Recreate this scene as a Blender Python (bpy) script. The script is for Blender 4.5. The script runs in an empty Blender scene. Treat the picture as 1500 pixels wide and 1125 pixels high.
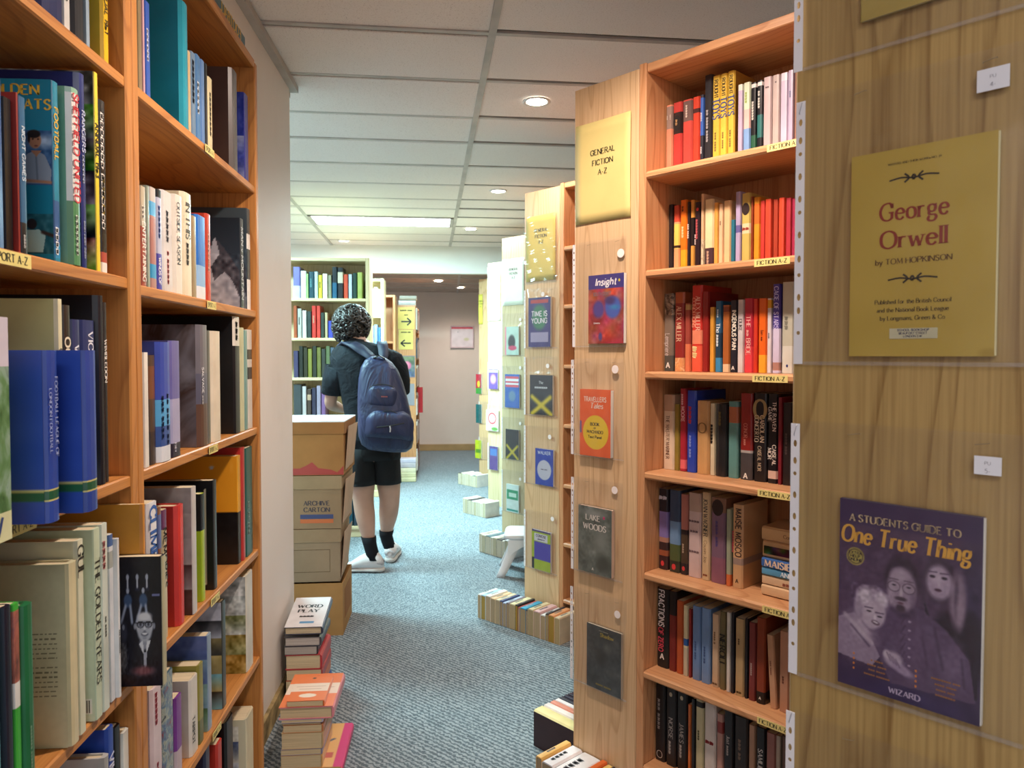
import bpy, math, random
import numpy as np
from mathutils import Vector, Matrix
random.seed(7)
S = bpy.context.scene
COL = S.collection
R = math.radians
# ------------------------------------------------------------------ camera, world, light, exposure
H = 1.30            # eye height
YAW, PITCH, FPX = 4.8, 1.77, 1080.0
cam = bpy.data.objects.new('camera', bpy.data.cameras.new('camera'))
COL.objects.link(cam)
cam.data.sensor_width = 36; cam.data.lens = FPX / 1500 * 36; cam.data.shift_y = -10 / 1500
cam.data.clip_start = .05
cam.data.dof.use_dof = True; cam.data.dof.focus_distance = 1.7; cam.data.dof.aperture_fstop = 11
cam.location = (0, 0, H); cam.rotation_euler = (R(90 - PITCH), 0, R(-YAW))
S.camera = cam
W = bpy.data.worlds.new('world'); S.world = W; W.use_nodes = True
W.node_tree.nodes['Background'].inputs[0].default_value = (.98, .96, 1, 1)
W.node_tree.nodes['Background'].inputs[1].default_value = .68
S.view_settings.view_transform = 'Standard'; S.view_settings.look = 'None'
S.view_settings.gamma = 1; S.view_settings.use_curve_mapping = False
S.view_settings.exposure = .6
S.cycles.max_bounces = 7; S.cycles.transparent_max_bounces = 16
S.cycles.caustics_reflective = False; S.cycles.caustics_refractive = False
S.cycles.sample_clamp_indirect = 4
CEIL = 2.38

def spot(name, x, y, z, power, col, size=150, blend=.6, rad=.05):
    l = bpy.data.lights.new(name, 'SPOT'); l.energy = power; l.color = col
    l.spot_size = R(size); l.spot_blend = blend; l.shadow_soft_size = rad
    o = bpy.data.objects.new(name, l); COL.objects.link(o); o.location = (x, y, z); return o
def area(name, x, y, z, sx, sy, power, col):
    l = bpy.data.lights.new(name, 'AREA'); l.shape = 'RECTANGLE'; l.size = sx; l.size_y = sy
    l.energy = power; l.color = col
    o = bpy.data.objects.new(name, l); COL.objects.link(o); o.location = (x, y, z); return o
WARM = (1, .80, .68); COOL = (.56, .94, .98)
area('panel_light', -.58, 6.06, CEIL - .03, 1.05, .36, 120, COOL)          # the lit fluorescent panel in the ceiling
area('panel_light', -1.75, 4.3, CEIL - .03, 1.05, .36, 85, COOL)          # its neighbour, beyond the white wall
area('panel_light', -.1, -.9, CEIL - .03, 1.05, .5, 17, (.96, .95, 1))    # unseen fill panel added behind the camera to brighten the near shelves
spot('downlight_lamp', .22, 1.42, CEIL - .03, 66, WARM)
spot('downlight_lamp', .37, 3.15, CEIL - .03, 26, WARM)
spot('downlight_lamp', .32, 4.88, CEIL - .03, 24, (.95, .96, 1))
spot('downlight_lamp', .18, 6.37, CEIL - .03, 22, (.95, .96, 1))
spot('downlight_lamp', -1.0, 7.13, CEIL - .03, 18, (1, .93, .85))
spot('downlight_lamp', -.13, 8.4, CEIL - .28, 24, (1, .9, .8))
spot('downlight_lamp', .13, 9.2, CEIL - .28, 24, (1, .9, .8))

# ------------------------------------------------------------------ helpers: lines of sight used to measure where things stand
_p, _y = R(PITCH), R(YAW)
_f = Vector((math.sin(_y) * math.cos(_p), math.cos(_y) * math.cos(_p), -math.sin(_p)))
_r = Vector((math.cos(_y), -math.sin(_y), 0)); _u = _r.cross(_f); _C = Vector((0, 0, H))
def onp(px, py, p0, n):
    d = _f + _r * ((px - 750) / FPX) - _u * ((py - 552.5) / FPX); n = Vector(n)
    return _C + d * ((Vector(p0) - _C).dot(n) / d.dot(n))
def onX(px, py, X): return onp(px, py, (X, 0, 0), (1, 0, 0))
def onY(px, py, Y): return onp(px, py, (0, Y, 0), (0, 1, 0))
def onZ(px, py, Z): return onp(px, py, (0, 0, Z), (0, 0, 1))

# ------------------------------------------------------------------ materials
def lin(h):
    if not isinstance(h, str): return tuple(h)
    c = [int(h[i:i + 2], 16) / 255 for i in (0, 2, 4)]
    return tuple(x / 12.92 if x <= .04045 else ((x + .055) / 1.055) ** 2.4 for x in c)
MC = {}
class NT:
    def __init__(s, name):
        s.m = bpy.data.materials.new(name); s.m.use_nodes = True
        s.t = s.m.node_tree; s.b = s.t.nodes['Principled BSDF']
    def n(s, typ, **k):
        n = s.t.nodes.new('ShaderNode' + typ)
        for a, v in k.items(): setattr(n, a, v)
        return n
    def l(s, a, b): s.t.links.new(a, b)
    def set(s, **k):
        for a, v in k.items(): s.b.inputs[a.replace('_', ' ')].default_value = v
    def math(s, op, a, b=None):
        n = s.n('Math', operation=op)
        for i, v in enumerate((a, b)):
            if v is None: continue
            if isinstance(v, (int, float)): n.inputs[i].default_value = v
            else: s.l(v, n.inputs[i])
        return n.outputs[0]
    def ramp(s, fac, stops, interp='LINEAR'):
        n = s.n('ValToRGB'); e = n.color_ramp.elements; n.color_ramp.interpolation = interp
        while len(e) < len(stops): e.new(.5)
        for i, (p, c) in enumerate(stops): e[i].position = p; e[i].color = (*lin(c), 1)
        s.l(fac, n.inputs[0]); return n.outputs[0]
    def coords(s, scale=(1, 1, 1), rnd=True):
        tc = s.n('TexCoord'); v = s.n('VectorMath', operation='MULTIPLY'); v.inputs[1].default_value = scale
        s.l(tc.outputs['Object'], v.inputs[0])
        if not rnd: return v.outputs[0]
        oi = s.n('ObjectInfo'); a = s.n('VectorMath', operation='ADD')
        m = s.math('MULTIPLY', oi.outputs['Random'], 37.0)
        s.l(v.outputs[0], a.inputs[0]); s.l(m, a.inputs[1]); return a.outputs[0]
    def noise(s, vec, scale, detail=2, rough=.5, dist=0):
        n = s.n('TexNoise'); n.inputs['Scale'].default_value = scale; n.inputs['Detail'].default_value = detail
        n.inputs['Roughness'].default_value = rough; n.inputs['Distortion'].default_value = dist
        s.l(vec, n.inputs['Vector']); return n.outputs[0]
    def mix(s, fac, a, b, blend='MIX'):
        n = s.n('Mix', data_type='RGBA', blend_type=blend)
        for i, v in ((0, fac), (6, a), (7, b)):
            if isinstance(v, (int, float)): n.inputs[i].default_value = v
            elif isinstance(v, str) or isinstance(v, tuple): n.inputs[i].default_value = (*lin(v), 1)
            else: s.l(v, n.inputs[i])
        return n.outputs[2]
    def bump(s, h, strength, dist=.002):
        n = s.n('Bump'); n.inputs['Strength'].default_value = strength; n.inputs['Distance'].default_value = dist
        s.l(h, n.inputs['Height']); s.l(n.outputs[0], s.b.inputs['Normal'])

def wood(name, light, dark, rough=.42, lines=34):
    if name in MC: return MC[name]
    t = NT(name); v = t.coords((.55, 1, 1))                     # local x runs with the grain
    low = t.noise(t.coords((.9, 5.5, 5.5)), 1.0, 2)
    sep = t.n('SeparateXYZ'); t.l(v, sep.inputs[0])
    f = t.math('ADD', t.math('MULTIPLY', low, lines * .42), t.math('MULTIPLY', t.math('ADD', sep.outputs[1], sep.outputs[2]), lines))
    f = t.math('FRACT', f)
    rings = t.ramp(f, [(0, light), (.68, light), (.93, dark), (1, light)])
    fine = t.noise(t.coords((5, 260, 260)), 1.0, 2)
    c = t.mix(.8, light, rings)
    c = t.mix(.38, c, t.ramp(fine, [(.3, dark), (.62, light)]), 'MIX')
    vor = t.n('TexVoronoi'); vor.inputs['Scale'].default_value = 2.3; t.l(t.coords((1.0, 2.4, 2.4)), vor.inputs['Vector'])
    kn = t.ramp(vor.outputs['Distance'], [(.015, (.35, .35, .35)), (.045, (1., 1., 1.))])
    c = t.mix(kn, t.mix(.6, dark, '5a3216'), c)
    big = t.noise(t.coords((.6, 2, 2)), 1.6, 1)
    c = t.mix(t.math('MULTIPLY', big, .3), c, dark)
    t.l(c, t.b.inputs['Base Color']); t.set(Roughness=rough, Specular_IOR_Level=.4); t.bump(fine, .15, .001)
    MC[name] = t.m; return t.m
PINE_L = wood('orange_varnished_pine', 'c98c4a', '965c2c')
PINE_R = wood('red_varnished_pine', 'd4a072', 'a86c42')
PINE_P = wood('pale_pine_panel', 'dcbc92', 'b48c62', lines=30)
PINE_B = wood('lit_pine', 'd9c9a4', 'b8a174')  # pine paled in its colour for the bright cool light on the far cases

def plain(h, rough=.5, spec=.5, var=.12, name=None, scale=9):
    k = ('p', h, rough, spec)
    if k in MC: return MC[k]
    t = NT(name or 'colour_' + str(h)); c = lin(h)
    ns = t.noise(t.coords(), scale, 3)
    d = tuple(x * (1 - var * 1.6) for x in c); e = tuple(min(1, x * (1 + var * .5) + .004) for x in c)
    t.l(t.ramp(ns, [(.3, d), (.7, e)]), t.b.inputs['Base Color']); t.set(Roughness=rough, Specular_IOR_Level=spec)
    MC[k] = t.m; return t.m
def cov(h): return plain(h, .3, .5, .1, 'printed_cover_' + str(h), 14)
def ink(h):
    k = ('ink', h)
    if k not in MC:
        t = NT('ink_' + h); t.set(Base_Color=(*lin(h), 1), Roughness=.45); MC[k] = t.m
    return MC[k]
def pic(*hs, scale=22, seed=0):
    k = ('pic',) + hs + (scale,)
    if k in MC: return MC[k]
    t = NT('picture_cover'); ns = t.noise(t.coords((1, 1, .8)), scale, 4, .6, .8)
    st = [(.3 + .4 * i / (len(hs) - 1), h) for i, h in enumerate(hs)]
    t.l(t.ramp(ns, st), t.b.inputs['Base Color']); t.set(Roughness=.28); MC[k] = t.m; return t.m
def pages(h='e2d4b4'):
    k = ('pg', h)
    if k in MC: return MC[k]
    t = NT('page_edges'); ns = t.noise(t.coords((1500, 6, 6)), 1, 2)
    c = lin(h); t.l(t.ramp(ns, [(.3, tuple(x * .62 for x in c)), (.65, c)]), t.b.inputs['Base Color']); t.set(Roughness=.85)
    MC[k] = t.m; return t.m
def emis(h, s):
    t = NT('lamp_glow'); t.set(Base_Color=(*lin(h), 1), Emission_Color=(*lin(h), 1), Emission_Strength=s); return t.m
def paint_mat():
    if 'paint' in MC: return MC['paint']
    t = NT('printed_picture'); a = t.n('Attribute', attribute_name='Col'); t.l(a.outputs[0], t.b.inputs['Base Color'])
    t.set(Roughness=.32); MC['paint'] = t.m; return t.m
def film_mat(a=.12, rough=.16, white=(.9, .9, .92)):
    k = ('film', a)
    if k in MC: return MC[k]
    t = NT('clear_plastic_film'); nt = t.t; ns = t.noise(t.coords(), 14, 3); nt.nodes.remove(t.b)
    bp = t.n('Bump'); bp.inputs['Strength'].default_value = .3; bp.inputs['Distance'].default_value = .01; t.l(ns, bp.inputs['Height'])
    tr = t.n('BsdfTransparent'); tr.inputs[0].default_value = (.97, .97, .97, 1)
    gl = t.n('BsdfGlossy'); gl.inputs['Roughness'].default_value = rough; df = t.n('BsdfDiffuse'); df.inputs[0].default_value = (*white, 1)
    fr = t.n('Fresnel'); fr.inputs[0].default_value = 1.5; t.l(bp.outputs[0], fr.inputs['Normal']); t.l(bp.outputs[0], gl.inputs['Normal'])
    m1 = t.n('MixShader'); m1.inputs[0].default_value = a * .2; t.l(tr.outputs[0], m1.inputs[1]); t.l(df.outputs[0], m1.inputs[2])
    m2 = t.n('MixShader'); t.l(t.math('MINIMUM', t.math('MULTIPLY', fr.outputs[0], .6), .13), m2.inputs[0]); t.l(m1.outputs[0], m2.inputs[1]); t.l(gl.outputs[0], m2.inputs[2])
    out = [n for n in nt.nodes if n.type == 'OUTPUT_MATERIAL'][0]; t.l(m2.outputs[0], out.inputs[0])
    MC[k] = t.m; return t.m

# ------------------------------------------------------------------ meshes and objects
class MB:
    def __init__(s): s.v = []; s.f = []; s.m = []; s.c = None
    def add(s, vs, fs, mi=0):
        b = len(s.v); s.v += [tuple(x) for x in vs]
        for f in fs: s.f.append(tuple(i + b for i in f)); s.m.append(mi)
        return s
    def box(s, x0, x1, y0, y1, z0, z1, mi=0, M=None):
        vs = [Vector((x, y, z)) for z in (z0, z1) for y in (y0, y1) for x in (x0, x1)]
        if M: vs = [M @ v for v in vs]
        return s.add(vs, [(0, 2, 3, 1), (4, 5, 7, 6), (0, 1, 5, 4), (2, 6, 7, 3), (0, 4, 6, 2), (1, 3, 7, 5)], mi)
    def bev(s, x0, x1, y0, y1, z0, z1, b=.002, mi=0):           # box with softened long edges
        q = [(y0 + b, z0), (y1 - b, z0), (y1, z0 + b), (y1, z1 - b), (y1 - b, z1), (y0 + b, z1), (y0, z1 - b), (y0, z0 + b)]
        vs = [(x, y, z) for x in (x0, x1) for y, z in q]; n = 8
        return s.add(vs, [(i, i + n, (i + 1) % n + n, (i + 1) % n) for i in range(n)] + [tuple(range(n)), tuple(range(2 * n - 1, n - 1, -1))], mi)
    def loft(s, rings, mi=0, cap=True):
        n = len(rings[0]); vs = [p for r in rings for p in r]; fs = []
        for k in range(len(rings) - 1):
            for i in range(n): fs.append((k * n + i, k * n + (i + 1) % n, (k + 1) * n + (i + 1) % n, (k + 1) * n + i))
        if cap: fs += [tuple(range(n - 1, -1, -1)), tuple(range((len(rings) - 1) * n, len(rings) * n))]
        return s.add(vs, fs, mi)
    def tube(s, pts, rad, n=8, mi=0):
        rings = []
        for i, p in enumerate(pts):
            p = Vector(p); a = Vector(pts[max(0, i - 1)]); b = Vector(pts[min(len(pts) - 1, i + 1)]); d = (b - a).normalized()
            x = d.cross(Vector((0, 0, 1)) if abs(d.z) < .9 else Vector((1, 0, 0))).normalized(); y = d.cross(x)
            r = rad[i] if isinstance(rad, (list, tuple)) else rad
            rings.append([p + x * (r * math.cos(2 * math.pi * k / n)) + y * (r * math.sin(2 * math.pi * k / n)) for k in range(n)])
        return s.loft(rings, mi)
    def build(s, name, mats, parent=None, M=None, smooth=False, kind=None):
        me = bpy.data.meshes.new(name); me.from_pydata(s.v, [], s.f)
        for m in (mats if isinstance(mats, (list, tuple)) else [mats]): me.materials.append(m)
        me.polygons.foreach_set('material_index', s.m)
        if smooth: me.polygons.foreach_set('use_smooth', [True] * len(s.f))
        if s.c is not None:
            at = me.color_attributes.new('Col', 'FLOAT_COLOR', 'POINT'); at.data.foreach_set('color', s.c.astype('f').ravel())
        me.update()
        return place(name, me, parent, M, kind)
def place(name, me, parent=None, M=None, kind=None):
    o = bpy.data.objects.new(name, me); COL.objects.link(o)
    if parent: o.parent = parent
    if M is not None: o.matrix_basis = M
    if kind: o['kind'] = kind
    return o
LABELS = {}
def tag(o, label, cat, group=None):
    if label in LABELS: print('DUPLABEL', label)
    LABELS[label] = 1
    n = len(label.replace(',', ' ').split())
    if n > 16 or n < 4: print('LABELLEN', n, label)
    o['label'] = label; o['category'] = cat
    if group: o['group'] = group
    return o
def thing(name, label, cat, M=None, group=None):
    o = place(name, None, None, M); return tag(o, label, cat, group)
def T(x=0, y=0, z=0): return Matrix.Translation((x, y, z))
def axes(o, x, y, z=None):
    x = Vector(x).normalized(); y = Vector(y).normalized(); z = Vector(z).normalized() if z else x.cross(y)
    return Matrix(((x.x, y.x, z.x, o[0]), (x.y, y.y, z.y, o[1]), (x.z, y.z, z.z, o[2]), (0, 0, 0, 1)))
def board(parent, name, c, L, Ld, Wd, Wv, Th, m, b=.0025):     # a plank: length L along Ld, width Wd along Wv
    x = Vector(Ld).normalized(); y = Vector(Wv).normalized(); M = axes(c, x, y)
    return MB().bev(-L / 2, L / 2, -Wd / 2, Wd / 2, -Th / 2, Th / 2, b).build(name, m, parent, M)

# ------------------------------------------------------------------ lettering: own stroke letters, serif (pen-shaped) or plain
G = {
'A': '6|0 0 3 8 6 0|1.1 2.8 4.9 2.8', 'B': '5|0 0 0 8|~0 8 3.6 8 4.4 6.2 3.4 4.3 0 4.3|~0 4.3 4 4.3 5 2.2 4 0 0 0',
'C': '6|~6 6 5 7.8 3.3 8 1.2 7 0 4 1.2 1 3.4 0 5 .4 6.2 1.8', 'D': '6|0 0 0 8|~0 8 3.6 8 6 5.6 6 2.4 3.6 0 0 0',
'E': '5|0 0 0 8|0 8 4.6 8|0 4.2 3.8 4.2|0 0 5 0', 'F': '4.8|0 0 0 8|0 8 4.8 8|0 4.2 3.8 4.2',
'G': '6.6|~6.2 5.9 5.2 7.8 3.4 8 1.2 7 0 4 1.2 1 3.5 0 5.2 .4 6.2 1.2|6.2 .8 6.2 3.6|4.4 3.6 7.2 3.6|6.2 5.6 6.2 7.8', 'H': '6|0 0 0 8|6 0 6 8|0 4.2 6 4.2', 'I': '.4|.2 0 .2 8',
'J': '3.6|~3.4 8 3.4 2 2 0 0 .6', 'K': '5.6|0 0 0 8|5 8 0 3.4|1.6 4.6 5.6 0', 'L': '4.6|0 0 0 8|0 0 4.6 0',
'M': '7.4|.2 0 .7 8|.7 8 3.7 1 6.7 8|6.7 8 7.2 0', 'N': '6.2|0 0 0 8|0 8 6.2 0|6.2 0 6.2 8',
'O': '7|o3.5 8 6.2 6.8 7 4 6.2 1.2 3.5 0 .8 1.2 0 4 .8 6.8', 'P': '5|0 0 0 8|~0 8 3.8 8 5 6 3.8 4 0 4',
'Q': '7|o3.5 8 6.2 6.8 7 4 6.2 1.2 3.5 0 .8 1.2 0 4 .8 6.8|4 2 7 -1.2', 'R': '5.6|0 0 0 8|~0 8 3.6 8 4.8 6.1 3.6 4.2 0 4.2|2.4 4.2 5.6 0',
'S': '4.6|~4.4 6.5 3.2 8 1.2 7.7 .2 6 1.6 4.6 3.4 3.7 4.6 2 3.2 .2 1.4 0 0 1.5', 'T': '6|3 0 3 8|0 8 6 8',
'U': '6|~0 8 0 2.4 1.4 .2 4.4 .2 6 2.4 6 8', 'V': '6|0 8 3 0 6 8', 'W': '8.6|0 8 2.2 0 4.3 7 6.4 0 8.6 8', 'X': '6|0 0 6 8|0 8 6 0',
'Y': '6|0 8 3 4 6 8|3 4 3 0', 'Z': '5.4|0 8 5.4 8 0 0 5.4 0',
'a': '3.8|~.3 4.2 1.6 5 3 4.6 3.4 3 3.4 0|~3.4 3 1.2 2.8 .1 1.4 1 0 2.6 .3 3.4 1.3', 'b': '4|0 0 0 8|o2 5 3.7 4 4 2.5 3.7 1 2 0 .4 1.2 .2 2.5 .4 4',
'c': '3.8|~3.7 4 2.4 5 .7 4.4 0 2.5 .7 .5 2.4 0 3.8 1', 'd': '4|4 0 4 8|o2 5 3.6 4 3.8 2.5 3.6 1 2 0 .4 1 0 2.5 .4 4',
'e': '4|~.1 2.9 3.9 2.9 3.4 4.5 2 5 .6 4.3 0 2.5 .7 .5 2.4 0 3.9 1.1', 'f': '2.6|~3 7.6 1.8 8 1.2 6.8 1.2 0|0 5 2.6 5',
'g': '4|o1.9 5 3.4 4.4 3.6 3.2 3 2.1 1.9 1.8 .6 2.2 .2 3.3 .6 4.5|~.9 2 .4 1.2 1.3 .5 3.3 .3 4 -.8 3 -2.2 1 -2.3 0 -1.3 .8 -.1|3 4.6 4.3 5',
'h': '4|0 0 0 8|~0 3.5 1.4 4.9 3 4.8 3.8 3.5 3.8 0', 'i': '.4|.2 0 .2 5|.2 6.7 .2 7.3', 'j': '1.4|~1.2 5 1.2 -1 .4 -2.3 -.6 -2|1.2 6.7 1.2 7.3',
'k': '4|0 0 0 8|3.6 5 0 2|1.2 2.9 4 0', 'l': '.4|.2 0 .2 8', 'm': '6.8|0 0 0 5|~0 3.5 1.2 4.9 2.6 4.8 3.4 3.5 3.4 0|~3.4 3.5 4.6 4.9 6 4.8 6.8 3.5 6.8 0',
'n': '3.9|0 0 0 5|~0 3.5 1.4 4.9 3 4.8 3.8 3.5 3.8 0', 'o': '4.2|o2.1 5 3.8 4.2 4.2 2.5 3.8 .8 2.1 0 .4 .8 0 2.5 .4 4.2',
'p': '4|0 -2.6 0 5|o2 5 3.7 4 4 2.5 3.7 1 2 0 .4 1.2 .2 2.5 .4 4', 'q': '4|4 -2.6 4 5|o2 5 3.6 4 3.8 2.5 3.6 1 2 0 .4 1 0 2.5 .4 4',
'r': '2.8|0 0 0 5|~0 3.4 1 4.7 2.8 4.7', 's': '3|~2.9 4.2 1.8 5 .5 4.6 .4 3.4 1.6 2.7 2.8 2 2.9 .7 1.8 0 .7 .1 0 .9', 't': '2.6|~1.2 6.8 1.2 1 1.9 0 2.8 .4|0 5 2.6 5',
'u': '3.9|~0 5 0 1.6 .8 .2 2.4 .1 3.8 1.6|3.8 0 3.8 5', 'v': '4|0 5 2 0 4 5', 'w': '6|0 5 1.5 0 3 4.6 4.5 0 6 5', 'x': '3.8|0 0 3.8 5|0 5 3.8 0',
'y': '4|0 5 2.1 0|~4 5 2.1 0 1.2 -2.2 0 -2.4', 'z': '3.6|0 5 3.6 5 0 0 3.6 0', '-': '2.6|0 2.8 2.6 2.8', '.': '.5|.2 0 .2 .7', ',': '.5|.3 .6 0 -1', "'": '.4|.2 8 .2 6.4',
'&': '5.6|~5.4 3.4 4 .8 2 0 .2 1.6 1 3.6 3 5.4 3 7.4 1.8 8 .9 6.8 1.6 5 5.6 0', '#': '4|~0 0 .6 4.5 1.6 .6 2.4 4.2 3.2 .5 4 3.8', '!': '.4|.2 2 .2 8|.2 0 .2 .7',
'0': '4.4|o2.2 8 3.9 6.6 4.4 4 3.9 1.4 2.2 0 .5 1.4 0 4 .5 6.6', '1': '1.8|0 6.6 1.6 8 1.6 0', '2': '4|~.2 6.4 1.4 8 3.4 7.6 3.8 5.8 2.4 3.2 0 0|0 0 4 0',
'3': '4|~.2 7 1.8 8 3.6 7 3.2 5 1.6 4.3 3.6 3.6 3.9 1.4 2 0 0 .9', '5': '4|3.8 8 .6 8 .3 4.6|~.3 4.4 2 5.2 3.8 4 3.9 1.6 2.2 0 0 .6', '4': '4.4|3.4 0 3.4 8 0 2.6 4.4 2.6',
'9': '4|o2 8 3.6 7 3.8 5.6 3.2 4 2 3.4 .6 4 .1 5.6 .6 7.2|~3.8 5.6 3.6 2.6 2.4 .4 .8 0', '7': '4|0 8 4 8 1.4 0', '*': '3|1.5 3 1.5 7|0 4 3 6|0 6 3 4',
'>': '12|0 4 11 4|7.2 7.6 12 4 7.2 .4', '<': '12|1 4 12 4|4.8 7.6 0 4 4.8 .4', '~': '16|~0 4 4 4.6 8 4 12 4.6 16 4|~5 2.8 6.5 4.3 5 5.8|~11 2.8 9.5 4.3 11 5.8|7.4 4.3 8 5.2 8.6 4.3 8 3.4 7.4 4.3',
}
def smooth(P, closed, k=5):
    n = len(P); out = []
    g = (lambda i: P[i % n]) if closed else (lambda i: P[max(0, min(n - 1, i))])
    for i in range(n if closed else n - 1):
        a, b, c, d = g(i - 1), g(i), g(i + 1), g(i + 2)
        for j in range(k):
            t = j / k
            out.append(tuple(.5 * (2 * b[q] + (c[q] - a[q]) * t + (2 * a[q] - 5 * b[q] + 4 * c[q] - d[q]) * t * t + (3 * b[q] - a[q] - 3 * c[q] + d[q]) * t ** 3) for q in (0, 1)))
    if closed: out.append(out[0])
    else: out.append(P[-1])
    return out
GC = {}
def glyph(ch, style):
    k = (ch, style)
    if k in GC: return GC[k]
    if ch == '@':
        GC[k] = (7, [(3.5 + 3.5 * math.cos(i * .3927), 4 + 4.6 * math.sin(i * .3927)) for i in range(16)], [tuple(range(16))]); return GC[k]
    d = G.get(ch) or G['#']; parts = d.split('|'); w = float(parts[0]); V = []; Fc = []
    thick, thin = {'serif': (.78, .36), 'sans': (.6, .54), 'bold': (.85, .72), 'light': (.36, .28), 'fat': (1.0, .46)}[style]
    for st in parts[1:]:
        fl = st[0]; sm = fl in '~o'
        q = [float(x) for x in (st[1:] if sm else st).split()]; P = list(zip(q[::2], q[1::2]))
        if sm: P = smooth(P, fl == 'o', 3 if style == 'light' else 4)
        segs = [P[i:i + 2] for i in range(len(P) - 1)] if not sm else [P]
        for sg in segs:
            b = len(V); n = len(sg)
            for i, p in enumerate(sg):
                a = sg[max(0, i - 1)]; c = sg[min(n - 1, i + 1)]
                if sm and fl == 'o' and i in (0, n - 1): a, c = sg[-2], sg[1]
                dx, dy = c[0] - a[0], c[1] - a[1]; L = math.hypot(dx, dy) or 1; dx /= L; dy /= L
                hw = thin + (thick - thin) * abs(dy) ** 1.5
                if style in ('serif', 'fat') and not sm and ch in 'AVWXYMNvwxy' and dx * dy > 0: hw = thin
                V += [(p[0] - dy * hw, p[1] + dx * hw), (p[0] + dy * hw, p[1] - dx * hw)]
            for i in range(n - 1): Fc.append((b + 2 * i, b + 2 * i + 1, b + 2 * i + 3, b + 2 * i + 2))
        if style in ('serif', 'fat') and ch not in "-.,'~<>*&!":
            for e, o2 in ((P[0], P[1]), (P[-1], P[-2])):
                dx, dy = e[0] - o2[0], e[1] - o2[1]; L = math.hypot(dx, dy) or 1
                if abs(dy) / L > .6 and abs(e[1] - round(e[1])) < .01 and e[1] in (0., 8., 5., -2.6) and not (sm and fl == 'o'):
                    b = len(V); s = .22; up = s if e[1] in (0., -2.6) else -s
                    V += [(e[0] - 1.15, e[1]), (e[0] + 1.15, e[1]), (e[0] + 1.15, e[1] + up * 1.6), (e[0] - 1.15, e[1] + up * 1.6)]
                    Fc.append((b, b + 1, b + 2, b + 3))
    GC[k] = (w, V, Fc); return GC[k]
def text2d(s, style='sans', track=1.0):
    V, Fc, x = [], [], 0
    gap = {'serif': 1.75, 'bold': 2.0, 'fat': 1.9}.get(style, 1.6)
    for ch in s:
        if ch == ' ': x += 3.2 * track; continue
        w, v, f = glyph(ch, style); b = len(V)
        V += [((a + x) / 8, c / 8) for a, c in v]; Fc += [tuple(i + b for i in q) for q in f]; x += w + gap * track
    return V, Fc, max(.1, (x - gap * track) / 8)
def put_text(mb, s, o, ex, ey, size, style='sans', mi=0, fit=None, align='c', slant=0):
    V, Fc, w = text2d(s, style); ex, ey, o = Vector(ex), Vector(ey), Vector(o)
    sx = size
    if fit and w * size > fit: sx = fit / w; size = min(size, sx / .72)
    x0 = {'c': -w * sx / 2, 'l': 0, 'r': -w * sx}[align]
    mb.add([o + ex * (x0 + a * sx + slant * c * size) + ey * (c * size) for a, c in V], Fc, mi)
def words_obj(parent, M, runs, name='lettering'):               # runs: (text, x, y, size, colour, style[, fit]) in the local x-y plane
    mb = MB(); ms = []
    for r in runs:
        if r[4] not in ms: ms.append(r[4])
        put_text(mb, r[0], (r[1], r[2], 0), (1, 0, 0), (0, 1, 0), r[3], r[5], ms.index(r[4]), r[6] if len(r) > 6 else None, slant=r[7] if len(r) > 7 else 0)
    return mb.build(name, [ink(h) for h in ms], parent, M)

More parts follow.
